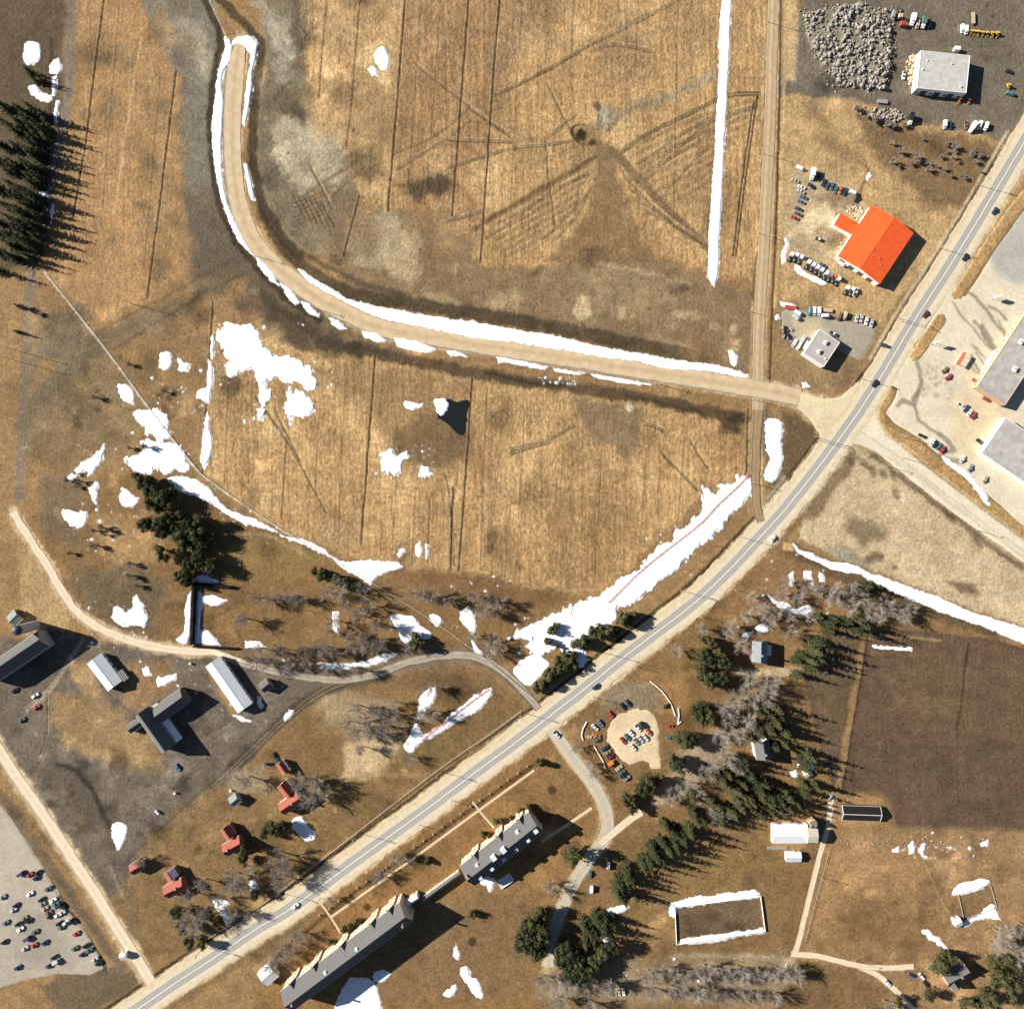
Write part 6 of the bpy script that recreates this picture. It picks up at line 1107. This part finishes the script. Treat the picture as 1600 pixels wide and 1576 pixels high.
for (x, y) in [(1145, 920), (1093, 962), (992, 1040), (926, 1088), (706, 1250), (655, 1288), (500, 1402)]: pole(x, y, 'shorter wooden pole on the lawn side of the highway', 'lawn side poles', hw_a, 1, False, .62)
for (x, y) in [(1199, 35), (1190, 240), (1185, 365), (1172, 487), (1176, 624), (1173, 754)]: pole(x, y, 'wooden utility pole along the straight side road', 'side road poles', 0, 1, False, .8)
for (x, y) in [(398, 400), (491, 482), (768, 560), (886, 577), (1032, 601)]: pole(x, y, 'wooden utility pole on the south edge of the dirt road', 'dirt road poles', 1.2, 2, False, .8)
for (x, y) in [(203, 474), (34, 550), (30, 565)]: pole(x, y, 'tall wooden pole on the rough western slope', 'western slope poles', .4, 1, False, 1.2)
for (x, y) in [(1410, 715), (1385, 728), (1525, 828), (1408, 682)]: pole(x, y, 'slender pole beside the connecting road', 'slender poles by the connecting road', .6, 1, False, .7)
for (x, y) in [(1283, 1370), (1336, 1501)]: pole(x, y, 'slender pole beside the garden track', 'slender poles by the garden track', .6, 1, False, .7)
def fence(name, label, pts, post_h=1.2, step=3.0, rails=(.45, .95), m=WOOD, slats=False, lean=0.0, rw=.05):
    e = empty(name, *P(*pts[0]), 0, 0, label, 'fence'); o = Vector(e.location)
    pm = MB().box(-.07, .07, -.07, .07, -.4, post_h).mesh('post', [m]); rl = MB(); sl = MB()
    sp = smooth_pts(pts, False, step / S)
    for (a, b) in zip(sp[:-1], sp[1:]):
        A = Vector((*P(*a), gh(*a))); B = Vector((*P(*b), gh(*b))); d = B - A; t = d.normalized(); nn = Vector((t.y, -t.x, 0))
        p = link('post', pm, e); p.location = A - o
        if slats:
            n = max(2, int(d.length / .16))
            for i in range(n):
                q = A + d * (i / n) - o; w = t * .05; top = Vector((0, 0, 1.15 * math.cos(lean))) + nn * 1.15 * math.sin(lean); th = Vector((0, 0, .02)) + nn * .02
                sl.add([q - w, q + w, q + w + top, q - w + top, q - w + th, q + w + th, q + w + top + th, q - w + top + th], [(3, 2, 1, 0), (4, 5, 6, 7), (0, 1, 5, 4), (1, 2, 6, 5), (2, 3, 7, 6), (3, 0, 4, 7)])
        else:
            for z in rails: rl.tube(A + Vector((0, 0, z)) - o, B + Vector((0, 0, z)) - o, rw, rw, 5)
    if slats: tag(sl.obj('slats', [m], e), kind='stuff')
    else: rl.obj('rails', [m], e)
PALEW = mat('bleached_rail', (.62, .58, .52), .85, .1, 1.5); GREYW = mat('grey_rail', (.42, .38, .33), .85, .15, 1.5)
fence('boundary_fence', 'long grey rail fence running down the western slope', [(72, 428), (165, 545), (235, 640), (312, 738)], .75, 3.0, (.3, .65), PALEW, rw=.09)
fence('boundary_fence', 'grey rail fence along the curved south edge of the lower field', [(312, 738), (385, 790), (470, 845), (585, 912)], .75, 3.0, (.3, .65), PALEW, rw=.09)
fence('boundary_fence', 'grey rail fence from the hedgerow down to the lane mouth', [(585, 912), (680, 972), (760, 1030), (835, 1092)], .75, 3.0, (.3, .65), PALEW, rw=.09)
fence('snow_fence', 'red slatted snow fence leaning over the widest snow drift', [(1169, 740), (1150, 760), (1120, 788), (1095, 815), (1060, 843), (1025, 870), (990, 900), (950, 940)][::-1], 1.3, 3.0, m=RUST, slats=True, lean=.75)
fence('snow_fence', 'short red slatted snow fence on the lawn above the highway', [(658, 1155), (680, 1138), (706, 1118), (735, 1095), (764, 1075)], 1.3, 3.0, m=RUST, slats=True, lean=.75)
fence('road_fence', 'pale wooden rail fence along the north side of the highway', [(318, 1470), (380, 1432), (440, 1390), (560, 1298), (685, 1202), (760, 1150), (815, 1110)], 1.0, 2.5, (.4, .9), GREYW, rw=.09)
fence('paddock_fence', 'wooden paddock fence beside the garden track', [(1296, 1325), (1276, 1400), (1258, 1470)], 1.1, 3.0)
stone = mat('stone_post', (.40, .36, .31), .9, .15, 2)
bp_ = MB().box(-.28, .28, -.28, .28, -.2, .95).box(-.34, .34, -.34, .34, .95, 1.08).mesh('stone_post', [stone])
for i, (x, y) in enumerate(row((838, 1186), (500, 1428), 24, .6)):
    o = link('stone_post', bp_); o.location = (*P(x, y), gh(x, y)); o.rotation_euler = (0, 0, .64); tag(o, 'small stone post in the row edging the institution lawn', 'post', 'stone posts edging the lawn')
dw = MB()
# white board barriers round the oval lot
def barrier(label, pts):
    e = empty('log_barrier', *P(*pts[0]), 0, .0, label, 'barrier'); o = Vector(e.location)
    for a, b in zip(pts[:-1], pts[1:]):
        A = Vector((*P(*a), gh(*a) + .3)) - o; B = Vector((*P(*b), gh(*b) + .3)) - o; MB().tube(A, B, .42, .38, 8).obj('log', [mat('whitewashed_log', (.70, .66, .58), .8, .12, 1)], e)
barrier('whitewashed log barrier curving round the east side of the oval lot', [(1016, 1064), (1025, 1071), (1034, 1079), (1041, 1088), (1048, 1098), (1052, 1108), (1055, 1118)])
barrier('short pair of white logs at the east corner of the oval lot', [(1060, 1106), (1061, 1118), (1059, 1131), (1064, 1127)])
barrier('whitewashed log barrier on the west side of the oval lot', [(917, 1127), (911, 1138), (909, 1148), (911, 1156)])
barrier('crooked white logs behind the south row of parked cars', [(928, 1164), (935, 1176), (942, 1188), (946, 1200)])

# ------------------------------------------------------------------ vehicles
TYRE = mat('tyre', (.02, .02, .02), .9); CHROME = mat('bumper', (.45, .45, .46), .3, metal=.8)
PAINT = {k: mat('paint_' + k, c, .35, coat=.4, spec=.5) for k, c in dict(white=(.78, .77, .74), black=(.02, .02, .022), navy=(.03, .045, .09), blue=(.10, .17, .26), teal=(.07, .17, .18), red=(.42, .06, .04), orange=(.62, .15, .05), maroon=(.12, .035, .035), grey=(.26, .27, .28), silver=(.48, .48, .47), green=(.09, .14, .11), olive=(.26, .22, .10), tan=(.48, .38, .25), brown=(.20, .11, .07), yellow=(.62, .38, .05), purple=(.09, .07, .12)).items()}
def loft(secs):                                               # secs: list of (x, halfwidth, z0, z1)
    mb = MB()
    for x, w, z0, z1 in secs: mb.v += [(x, -w, z0), (x, w, z0), (x, w * .94, z1), (x, -w * .94, z1)]
    for i in range(len(secs) - 1):
        a, b = i * 4, i * 4 + 4
        for k in range(4): mb.f.append((a + k, a + (k + 1) % 4, b + (k + 1) % 4, b + k))
    mb.f += [(3, 2, 1, 0), tuple(len(mb.v) - 4 + k for k in range(4))]; mb.mi = [0] * len(mb.f)
    return mb
def fixn(me):
    bm = bmesh.new(); bm.from_mesh(me); bmesh.ops.recalc_face_normals(bm, faces=bm.faces); bm.to_mesh(me); bm.free(); return me
def wheel(r=.33, w=.22): return MB().tube((0, -w / 2, 0), (0, w / 2, 0), r, r, 12).mesh('wheel', [TYRE])
WH = wheel(); WHT = wheel(.5, .3)
PM = PAINT['grey']
SEDAN = dict(body=fixn(loft([(-2.5, .78, .42, .72), (-2.4, .9, .3, .84), (-1.4, .93, .28, .92), (.9, .93, .28, .94), (2.0, .92, .28, .82), (2.45, .84, .32, .74), (2.52, .74, .42, .66)]).mesh('body', [PM])),
             glass=fixn(loft([(-1.75, .80, .88, .90), (-1.05, .74, .88, 1.36), (.15, .74, .88, 1.38), (.95, .80, .88, .92)]).mesh('windows', [GLASS])),
             roof=fixn(loft([(-1.15, .70, 1.33, 1.40), (-.5, .72, 1.36, 1.46), (.2, .70, 1.34, 1.41)]).mesh('roof', [PM])), wh=[(x, y) for x in (-1.5, 1.5) for y in (-.84, .84)], bumper=True)
PICK = dict(body=fixn(loft([(-2.6, .9, .4, .95), (-.3, .93, .35, .97), (1.2, .93, .35, 1.0), (2.5, .9, .38, .9), (2.62, .8, .45, .8)]).mesh('body', [PM])),
            glass=fixn(loft([(-.35, .78, .96, 1.62), (.55, .78, .96, 1.62), (1.25, .84, .96, 1.02)]).mesh('windows', [GLASS])), roof=fixn(loft([(-.4, .76, 1.58, 1.70), (.6, .74, 1.58, 1.68)]).mesh('cab_roof', [PM])),
            bed=MB().box(-2.45, -.5, -.74, .74, .96, 1.0).mesh('bed', [mat('bed_dark', (.03, .03, .03), .9)]), wh=[(x, y) for x in (-1.6, 1.6) for y in (-.86, .86)], bumper=True)
VAN = dict(body=fixn(loft([(-2.5, .95, .4, 2.05), (1.3, .95, .4, 2.1), (1.9, .93, .4, 1.35), (2.55, .86, .42, 1.0)]).mesh('body', [PM])), glass=fixn(loft([(1.22, .86, 1.25, 2.0), (2.0, .90, 1.2, 1.36)]).mesh('windscreen', [GLASS])), roof=MB().box(-2.3, 1.1, -.82, .82, 2.08, 2.14, tx=.1, ty=.06).mesh('roof', [PM]), wh=[(x, y) for x in (-1.5, 1.6) for y in (-.88, .88)], bumper=True)
BOX = dict(body=MB().box(-3.4, 1.4, -1.2, 1.2, .95, 3.3).mesh('cargo_box', [PM]), glass=fixn(loft([(1.62, 1.0, 1.5, 2.25), (2.9, 1.02, 1.35, 1.5)]).mesh('windscreen', [GLASS])), cab=fixn(loft([(1.5, 1.05, .5, 2.35), (2.2, 1.05, .5, 2.3), (2.9, 1.05, .5, 1.45), (3.4, 1.0, .55, 1.3)]).mesh('cab', [PAINT['white']])), chassis=MB().box(-3.3, 2.6, -.5, .5, .5, .93).mesh('chassis', [TYRE]), wh=[(x, y) for x in (-2.2, 2.5) for y in (-1.0, 1.0)], big=True)
TRAC = dict(body=fixn(loft([(.6, 1.2, .7, 2.9), (2.3, 1.2, .7, 2.9), (3.0, 1.15, .7, 2.6)]).mesh('cab', [PM])), glass=MB().box(3.0, 3.06, -.95, .95, 1.7, 2.5).mesh('windscreen', [GLASS]), chassis=MB().box(-3.6, 2.8, -.5, .5, .55, .95).mesh('chassis', [mat('frame_black', (.03, .03, .03), .8)]), fifth=MB().tube((-2.2, 0, .95), (-2.2, 0, 1.12), .55, .5, 12).mesh('coupling', [METAL]), tank=MB().tube((-.6, .85, .75), (.5, .85, .75), .32, .32, 10).mesh('tank', [CHROME]), wh=[(2.3, -1.0), (2.3, 1.0), (-1.7, -1.0), (-1.7, 1.0), (-2.9, -1.0), (-2.9, 1.0)], big=True)
LOAD = dict(body=fixn(loft([(-1.6, .7, .7, 1.5), (-.2, .75, .6, 1.6), (.9, .6, .6, 1.1), (1.3, .5, .6, .9)]).mesh('body', [PM])), glass=MB().box(-.6, .3, -.6, .6, 1.6, 2.4, tx=.1, ty=.1).mesh('cab_glass', [GLASS]), roof=MB().box(-.7, .4, -.68, .68, 2.4, 2.5).mesh('cab_roof', [PM]), bucket=fixn(loft([(1.5, 1.0, .25, 1.0), (2.2, 1.05, .2, .35)]).mesh('bucket', [mat('bucket_yellow', (.4, .26, .05), .7)])), arm=MB().box(.6, 1.6, -.5, -.38, .8, .95).box(.6, 1.6, .38, .5, .8, .95).mesh('arms', [mat('bucket_yellow', (.4, .26, .05), .7)]), wh=[(x, y) for x in (-1.0, 1.0) for y in (-.82, .82)], big=True)
TRAIL = dict(body=MB().box(-3.5, 3.5, -1.15, 1.15, .95, 1.15).mesh('deck', [PM]), chassis=MB().box(-3.4, 4.4, -.15, .15, .7, .94).mesh('drawbar', [TYRE]), wh=[(x, y) for x in (-1.2, -.1) for y in (-1.05, 1.05)], big=True)
_bm = MB().box(2.46, 2.62, -.8, .8, .42, .56).box(-2.64, -2.46, -.8, .8, .42, .56).mesh('bumpers', [CHROME])
NAMES = {'sedan': ('parked_car', 'car'), 'pickup': ('pickup_truck', 'truck'), 'van': ('van', 'van'), 'box truck': ('box_truck', 'truck'), 'truck tractor': ('truck_tractor', 'truck'), 'loader': ('wheel_loader', 'loader'), 'trailer': ('flat_trailer', 'trailer')}
TYPES = {'sedan': SEDAN, 'pickup': PICK, 'van': VAN, 'box truck': BOX, 'truck tractor': TRAC, 'loader': LOAD, 'trailer': TRAIL}
def paintover(o, m):
    o.material_slots[0].link = 'OBJECT'; o.material_slots[0].material = m
def car(kind, px, py, ang, col, where, s=1.0, topcol=None):
    T = TYPES[kind]; nm, cat = NAMES[kind]; word = {'white': 'white', 'silver': 'silver grey', 'grey': 'grey', 'navy': 'dark blue'}.get(col, col)
    label = '%s %s %s' % (word, kind if kind != 'sedan' else 'car', where)
    e = empty(nm, *P(px, py), gh(px, py), -math.radians(ang), label, cat, '%s vehicles %s' % (word, where)); e.scale = (s, s, s)
    for k, me in T.items():
        if k in ('wh', 'big', 'bumper'): continue
        o = link(me.name.split('.')[0], me, e)
        if k in ('body', 'roof') and me.materials[0] is PM: paintover(o, PAINT[topcol if (k == 'roof' and topcol) else col])
    w = WHT if T.get('big') else WH; r = .5 if T.get('big') else .33
    for (x, y) in T['wh']: o = link('wheel', w, e); o.location = (x, y, r)
    if T.get('bumper'): link('bumpers', _bm, e)
    return e
W = 'in the middle cluster of the oval gravel lot'
for x, y, c in [(972.6, 1156, 'red'), (979.6, 1151, 'teal'), (985.5, 1144, 'white'), (1012.6, 1143, 'orange'), (1008, 1151.5, 'white'), (1000.5, 1154, 'silver'), (993.6, 1158, 'grey'), (989, 1166.7, 'white')]: car('sedan', x, y, 52, c, W)
car('pickup', 996, 1136, 52, 'white', W); car('van', 1003, 1132, 52, 'black', W)
W = 'along the north rim of the oval gravel lot'
for x, y, c in [(972.6, 1102.6, 'black'), (981, 1098, 'navy'), (954, 1115, 'red'), (938, 1129, 'blue')]: car('sedan', x, y, 52, c, W)
W = 'along the west rim of the oval gravel lot'
for x, y, c, a in [(929.5, 1135.6, 'white', 42), (932, 1148, 'orange', 10), (933, 1155, 'green', -22), (945, 1168, 'navy', -35), (949, 1175, 'olive', -35), (954, 1181, 'maroon', -35)]: car('sedan', x, y, a, c, W)
car('van', 955, 1191, -32, 'orange', W); car('sedan', 924, 1150, 0, 'tan', W)
W = 'in the south corner of the oval gravel lot'
for x, y, c in [(967, 1199, 'tan'), (971, 1206, 'green'), (975, 1211, 'black'), (979, 1215, 'grey')]: car('sedan', x, y, -38, c, W)
W = 'at the east rim of the oval gravel lot'
for x, y, c, a in [(1042, 1102, 'black', -25), (1045.6, 1133, 'red', 2), (1046, 1151, 'teal', -8)]: car('sedan', x, y, a, c, W)
W = 'driving along the highway'
for x, y, c, a in [(931, 1072, 'navy', -37), (1207, 841, 'white', 125), (1366, 599, 'black', 122), (1445, 491, 'maroon', 122), (1507, 402, 'black', 122), (462, 1414, 'white', -36), (1553, 330, 'navy', 122)]: car('sedan', x, y, a, c, W)
car('pickup', 869, 1146, 50, 'white', 'waiting at the mouth of the drive'); car('van', 1380, 540, 12, 'navy', 'turning off the highway by the office')
W = 'in the west row beside the red roofed garage'
for x, y, c in [(1252, 293, 'white'), (1251, 300, 'silver'), (1255, 309, 'teal'), (1251, 316, 'blue'), (1247, 327, 'purple'), (1246, 335, 'green'), (1241, 341, 'red')]: car('sedan', x, y, 24, c, W)
car('van', 1249, 264, 24, 'white', W); car('sedan', 1242, 283, 24, 'tan', W); car('sedan', 1267, 291, 40, 'navy', W)
W = 'in the slanting row above the red roofed garage'
for x, y, c in [(1279, 277, 'black'), (1286, 286, 'navy'), (1292, 291, 'purple'), (1299, 292, 'green'), (1305, 297, 'teal'), (1312, 298, 'orange'), (1319, 300, 'navy'), (1338, 311, 'black')]: car('sedan', x, y, 112, c, W)
car('box truck', 1268, 274, 100, 'white', W); car('van', 1332, 302, 20, 'white', W)
car('sedan', 1280, 375, 25, 'black', 'alone on the dirt before the red roofed garage', topcol='white'); car('van', 1314, 413, 35, 'white', 'at the roller doors of the red roofed garage'); car('sedan', 1285, 415, 35, 'green', 'behind the row of white truck tractors')
W = 'in the row below the red roofed garage'
for x, y, c in [(1234.5, 402, 'white'), (1242, 403, 'white'), (1249, 406, 'white'), (1261, 414, 'white'), (1268, 418, 'white'), (1274.5, 422, 'white'), (1281, 426, 'white'), (1288.5, 431, 'white'), (1295, 434, 'grey'), (1301.5, 436, 'orange'), (1307, 440, 'white'), (1321.5, 454, 'white'), (1329, 456, 'white')]: car('truck tractor', x, y, -62, c, W, .92)
car('pickup', 1336, 457, -62, 'white', W, 1.1)
W = 'behind the small square office'
for x, y, c in [(1264.7, 487, 'teal'), (1271, 487, 'white'), (1278.7, 487, 'white')]: car('van', x, y, 92, c, W)
car('trailer', 1291, 485, 5, 'tan', W); car('box truck', 1289, 494, 0, 'white', W, .8)
for x, y, c in [(1310, 495, 'brown'), (1319, 494, 'tan')]: car('van', x, y, 112, c, W)
for x, y, c in [(1338, 498, 'silver'), (1345, 498, 'silver'), (1353, 502, 'white'), (1361, 506, 'silver')]: car('sedan', x, y, 104, c, 'at the highway end of the paved yard')
car('van', 1246, 490, 35, 'white', W); car('van', 1243, 497, 35, 'silver', W); car('trailer', 1234, 481, 8, 'red', W)
for x, y, c in [(1240.6, 537, 'silver'), (1247, 541, 'white'), (1253, 531, 'silver'), (1258, 540, 'white')]: car('van', x, y, 122, c, 'against the west wall of the small square office')
car('pickup', 1301.5, 522, 32, 'teal', 'against the north wall of the small square office', topcol='white'); car('sedan', 1232, 526, 50, 'black', W); car('sedan', 1226, 516, 80, 'black', W)
W = 'on the paved lot by the grey shops'
for x, y, c, a in [(1481, 589, 'red', -40), (1475, 578, 'olive', -40), (1523, 596, 'orange', 40), (1540, 624, 'red', 28), (1509, 638.5, 'navy', -58), (1514, 645, 'white', -58), (1520, 649, 'red', -58), (1530, 690, 'black', 38)]: car('sedan', x, y, a, c, W)
car('pickup', 1501, 634, 32, 'white', W)
W = 'at the lower edge of the paved lot'
for x, y, c, a in [(1456, 691, 'white', -60), (1460.5, 694, 'black', -60), (1466, 697.5, 'teal', -60), (1472, 702, 'red', -60), (1503, 717, 'white', -58), (1515, 731, 'grey', -58), (1538, 749, 'tan', -58), (1440, 681, 'black', 25)]: car('sedan', x, y, a, c, W)
W = 'on the big car park by the gravel road'
lc = [(35, 1363, 'navy'), (47, 1365, 'red'), (60, 1362, 'black'), (58, 1370, 'black'), (76, 1387, 'green'), (66, 1404, 'black'), (67, 1411, 'grey'), (84, 1405, 'white'), (88, 1411, 'teal'), (95, 1413, 'black'), (71, 1418, 'tan'), (77, 1424, 'brown'), (80, 1430, 'black'), (98, 1425, 'silver'), (91, 1428, 'white'), (94, 1441, 'black'), (97, 1447, 'green'), (104, 1440, 'white'), (112, 1437, 'black'), (120, 1457, 'red'), (118, 1480, 'green'), (135, 1476, 'black'), (140, 1483, 'green'), (130, 1489, 'navy'), (149, 1497, 'silver'), (155, 1503, 'black'), (86, 1494, 'black'), (90, 1500, 'silver'), (78, 1507, 'navy'), (26, 1413, 'black'), (22, 1420, 'silver'), (39, 1433, 'olive'), (46, 1437, 'black'), (33, 1450, 'white'), (30, 1442, 'black'), (56, 1454, 'green'), (45, 1464, 'navy'), (71, 1471, 'navy'), (54, 1475, 'red'), (29, 1510, 'navy'), (5, 1400, 'grey'), (10, 1440, 'blue'), (8, 1470, 'black'), (48, 1395, 'white'), (40, 1480, 'silver')]
for i, (x, y, c) in enumerate(lc): car('sedan' if i % 9 else 'van', x, y, -33, c, W)
W = 'on the dark farm yard below the big barn'
for x, y, c in [(56, 1086, 'white'), (58, 1104, 'red'), (35, 1124, 'green'), (24, 1078, 'black')]: car('sedan', x, y, -32, c, W)
for x, y, c in [(430, 1180, 'black'), (434, 1187, 'navy')]: car('sedan', x, y, 60, c, 'beside the smallest orange roofed cottage')
car('sedan', 420, 1193, 0, 'black', 'on the track before the smallest cottage'); car('sedan', 278, 1198, 60, 'blue', 'on the dirt below the L shaped barn')
W = 'in the north row of the equipment yard'
for k, x, y, c, a in [('truck tractor', 1405, 24, 'tan', 95), ('truck tractor', 1408, 36, 'red', 95), ('box truck', 1424, 34, 'white', 100), ('van', 1432, 40, 'tan', 100), ('box truck', 1441, 38, 'green', 100), ('van', 1449, 40, 'black', 100), ('van', 1394, 26, 'grey', 100)]: car(k, x, y, a, c, W)
car('trailer', 1519, 30, 88, 'tan', 'beside the row of yellow loaders')
for x, y in [(1502, 47), (1508, 49)]: car('van', x, y, 90, 'white', 'at the end of the row of yellow loaders')
for i, (x, y) in enumerate([(1515, 52), (1521, 52.5), (1527, 53), (1534, 54), (1541, 54.5), (1549, 55), (1557, 55)]): car('loader', x, y, 75 + 8 * (i % 3), 'yellow', 'in the row behind the pale workshop', .95)
for x, y in [(1497, 158), (1512, 159)]: car('loader', x, y, 85, 'orange', 'parked at the front of the pale workshop')
car('pickup', 1411, 119, 100, 'white', 'beside the scrap heap of the pale workshop'); car('sedan', 1576, 113, 20, 'black', 'at the east edge of the equipment yard'); car('loader', 1574, 136, 60, 'yellow', 'at the east edge of the equipment yard'); car('van', 1577, 148, 20, 'teal', 'at the east edge of the equipment yard')
W = 'along the south edge of the equipment yard'
for k, x, y, c, a in [('trailer', 1377, 160, 'grey', 5), ('box truck', 1421, 188, 'black', 100), ('van', 1475, 196, 'white', 92), ('pickup', 1484, 197, 'navy', 92), ('pickup', 1508, 197, 'brown', 92), ('box truck', 1517, 201, 'white', 120), ('van', 1529, 197, 'white', 115), ('van', 1539, 199, 'white', 110)]: car(k, x, y, a, c, W)
car('sedan', 922, 1365, 100, 'green', 'parked on the lower drive'); car('van', 950, 1351, 95, 'white', 'beside the bend of the lower drive'); car('van', 924, 1388, 95, 'white', 'beside the bend of the lower drive')
for x, c in [(954, 'navy'), (962, 'olive'), (967, 'tan'), (974, 'white')]: car('sedan', x, 1548, 82, c, 'at the south end of the grove')
W = 'beside the farmhouse with cross gables'
car('sedan', 1439, 1524, 50, 'white', W); car('sedan', 1446, 1536, 50, 'black', W); car('sedan', 1386, 1534, 50, 'white', 'on the fork of the garden track'); car('sedan', 1424, 1522, 20, 'navy', W)
# ------------------------------------------------------------------ signs, drums, scrap
def sign(px, py, label, w, h, zb, rot, m, legs=2, th=.35):
    e = empty('pylon_sign', *P(px, py), gh(px, py), rot, label, 'sign'); MB().box(-w / 2, w / 2, -th / 2, th / 2, zb, zb + h).obj('sign_panel', [m], e)
    for i in range(legs): x = 0 if legs == 1 else (-w * .35 + i * w * .7); MB().tube((x, 0, -.3), (x, 0, zb), .12, .12, 8).obj('leg', [METAL], e)
sign(1457, 537, 'tall white pylon sign on the oblong grass island', 3.6, 2.2, 4.2, .3, TRIM, 2, .7)
sign(1552, 466, 'white pylon sign on the paved lot behind the verge', 3.6, 2.4, 3.2, .3, TRIM, 2, 1.2)
e = empty('pump_canopy', *P(1495, 562), gh(1495, 562), math.radians(58), 'narrow orange canopy over the pumps on the paved lot', 'canopy')
MB().box(-4.2, 4.2, -1.0, 1.0, 3.9, 4.4).obj('canopy_roof', [PAINT['orange']], e)
for x in (-3, 3): MB().tube((x, 0, 0), (x, 0, 3.9), .14, .14, 8).obj('column', [TRIM], e)
for x in (-2, 0, 2): MB().box(x - .3, x + .3, -.25, .25, .0, 1.6).obj('pump', [PAINT['white']], e)
BARREL = MB().tube((0, 0, 0), (0, 0, .9), .32, .32, 12).mesh('drum', [PAINT['white']])
for x, y, g in [(245, 1266, 'white drum standing on the dark farm track'), (248, 1269, 'white drum standing on the dark farm track'), (274, 1238, 'white drum beside the black puddle track'), (298, 1036, 'white drum beside the lane and long shed'), (361, 1234, 'white drum behind the tiny dark walled hut')]:
    o = link('drum', BARREL); o.location = (*P(x, y), gh(x, y)); o.scale = (2.2, 2.2, 1.6); tag(o, g, 'drum', 'drums on the farm track' if 'dark farm' in g else None)
def rocks(name, area, n, rmin, rmax, m, seed, hmax=1.0, power=2.0):
    r = random.Random(seed); mb = MB(); a = np.array(area); ico = bmesh.new(); bmesh.ops.create_icosphere(ico, subdivisions=1, radius=1); iv = [v.co.copy() for v in ico.verts]; ifc = [tuple(v.index for v in f.verts) for f in ico.faces]; ico.free()
    k = 0
    while k < n:
        x = r.uniform(a[:, 0].min(), a[:, 0].max()); y = r.uniform(a[:, 1].min(), a[:, 1].max()); ins = False
        for i in range(len(area)):
            x0, y0 = area[i]; x1, y1 = area[(i + 1) % len(area)]
            if (y0 > y) != (y1 > y) and x < (x1 - x0) * (y - y0) / (y1 - y0) + x0: ins = not ins
        if not ins: continue
        cl = float(vnoise(np.array([x]), np.array([y]), 16, seed)[0])
        if r.random() > (cl - .12) * 2.0: continue
        k += 1; s = rmin + (rmax - rmin) * r.random() ** power; c = Vector((*P(x, y), gh(x, y) + s * .2 + hmax * cl * r.random()))
        sc = (s * r.uniform(.7, 1.4), s * r.uniform(.7, 1.3), s * r.uniform(.5, 1)); q = Matrix.Rotation(r.random() * 6.28, 3, 'Z')
        mb.add([c + q @ Vector((v.x * sc[0], v.y * sc[1], v.z * sc[2])) * r.uniform(.8, 1.2) for v in iv], ifc)
    tag(mb.obj(name, [m]), kind='stuff')
ROCK = mat('grey_rubble', (.27, .24, .20), .95, .4, .45, .06); SCRAP = mat('tan_scrap', (.52, .40, .25), .9, .45, .9)
rocks('rubble', [(1255, 22), (1300, 12), (1350, 8), (1388, 18), (1393, 80), (1381, 140), (1310, 136), (1280, 92), (1262, 62)], 1250, .22, 1.5, ROCK, 25, 1.3, 2.6)
rocks('rubble', [(1246, 14), (1300, 4), (1396, 8), (1402, 84), (1390, 150), (1300, 146), (1268, 96), (1250, 62)], 700, .15, .8, ROCK, 15, .6, 3.0)
rocks('scrap', [(1414, 100), (1424, 86), (1436, 84), (1434, 110), (1432, 142), (1420, 135), (1416, 118)], 240, .25, 1.0, SCRAP, 6, .6)
rocks('scrap', [(1320, 326), (1330, 318), (1350, 328), (1342, 345), (1328, 338)], 150, .25, .9, SCRAP, 7, .4)
rocks('scrap', [(1310, 385), (1320, 372), (1318, 395), (1306, 398)], 40, .2, .7, SCRAP, 8, .3)
rocks('rubble', [(1335, 165), (1400, 172), (1420, 185), (1400, 192), (1345, 182)], 160, .3, 1.1, ROCK, 9, .5)
rocks('scrap', [(1300, 1312), (1380, 1305), (1450, 1305), (1490, 1318), (1480, 1332), (1400, 1322), (1305, 1322)], 130, .12, .5, mat('dull_scrap', (.26, .21, .16), .9, .5, .9), 10, .2)
rocks('scrap', [(1222, 510), (1240, 512), (1240, 535), (1224, 530)], 60, .3, .9, ROCK, 12, .4)
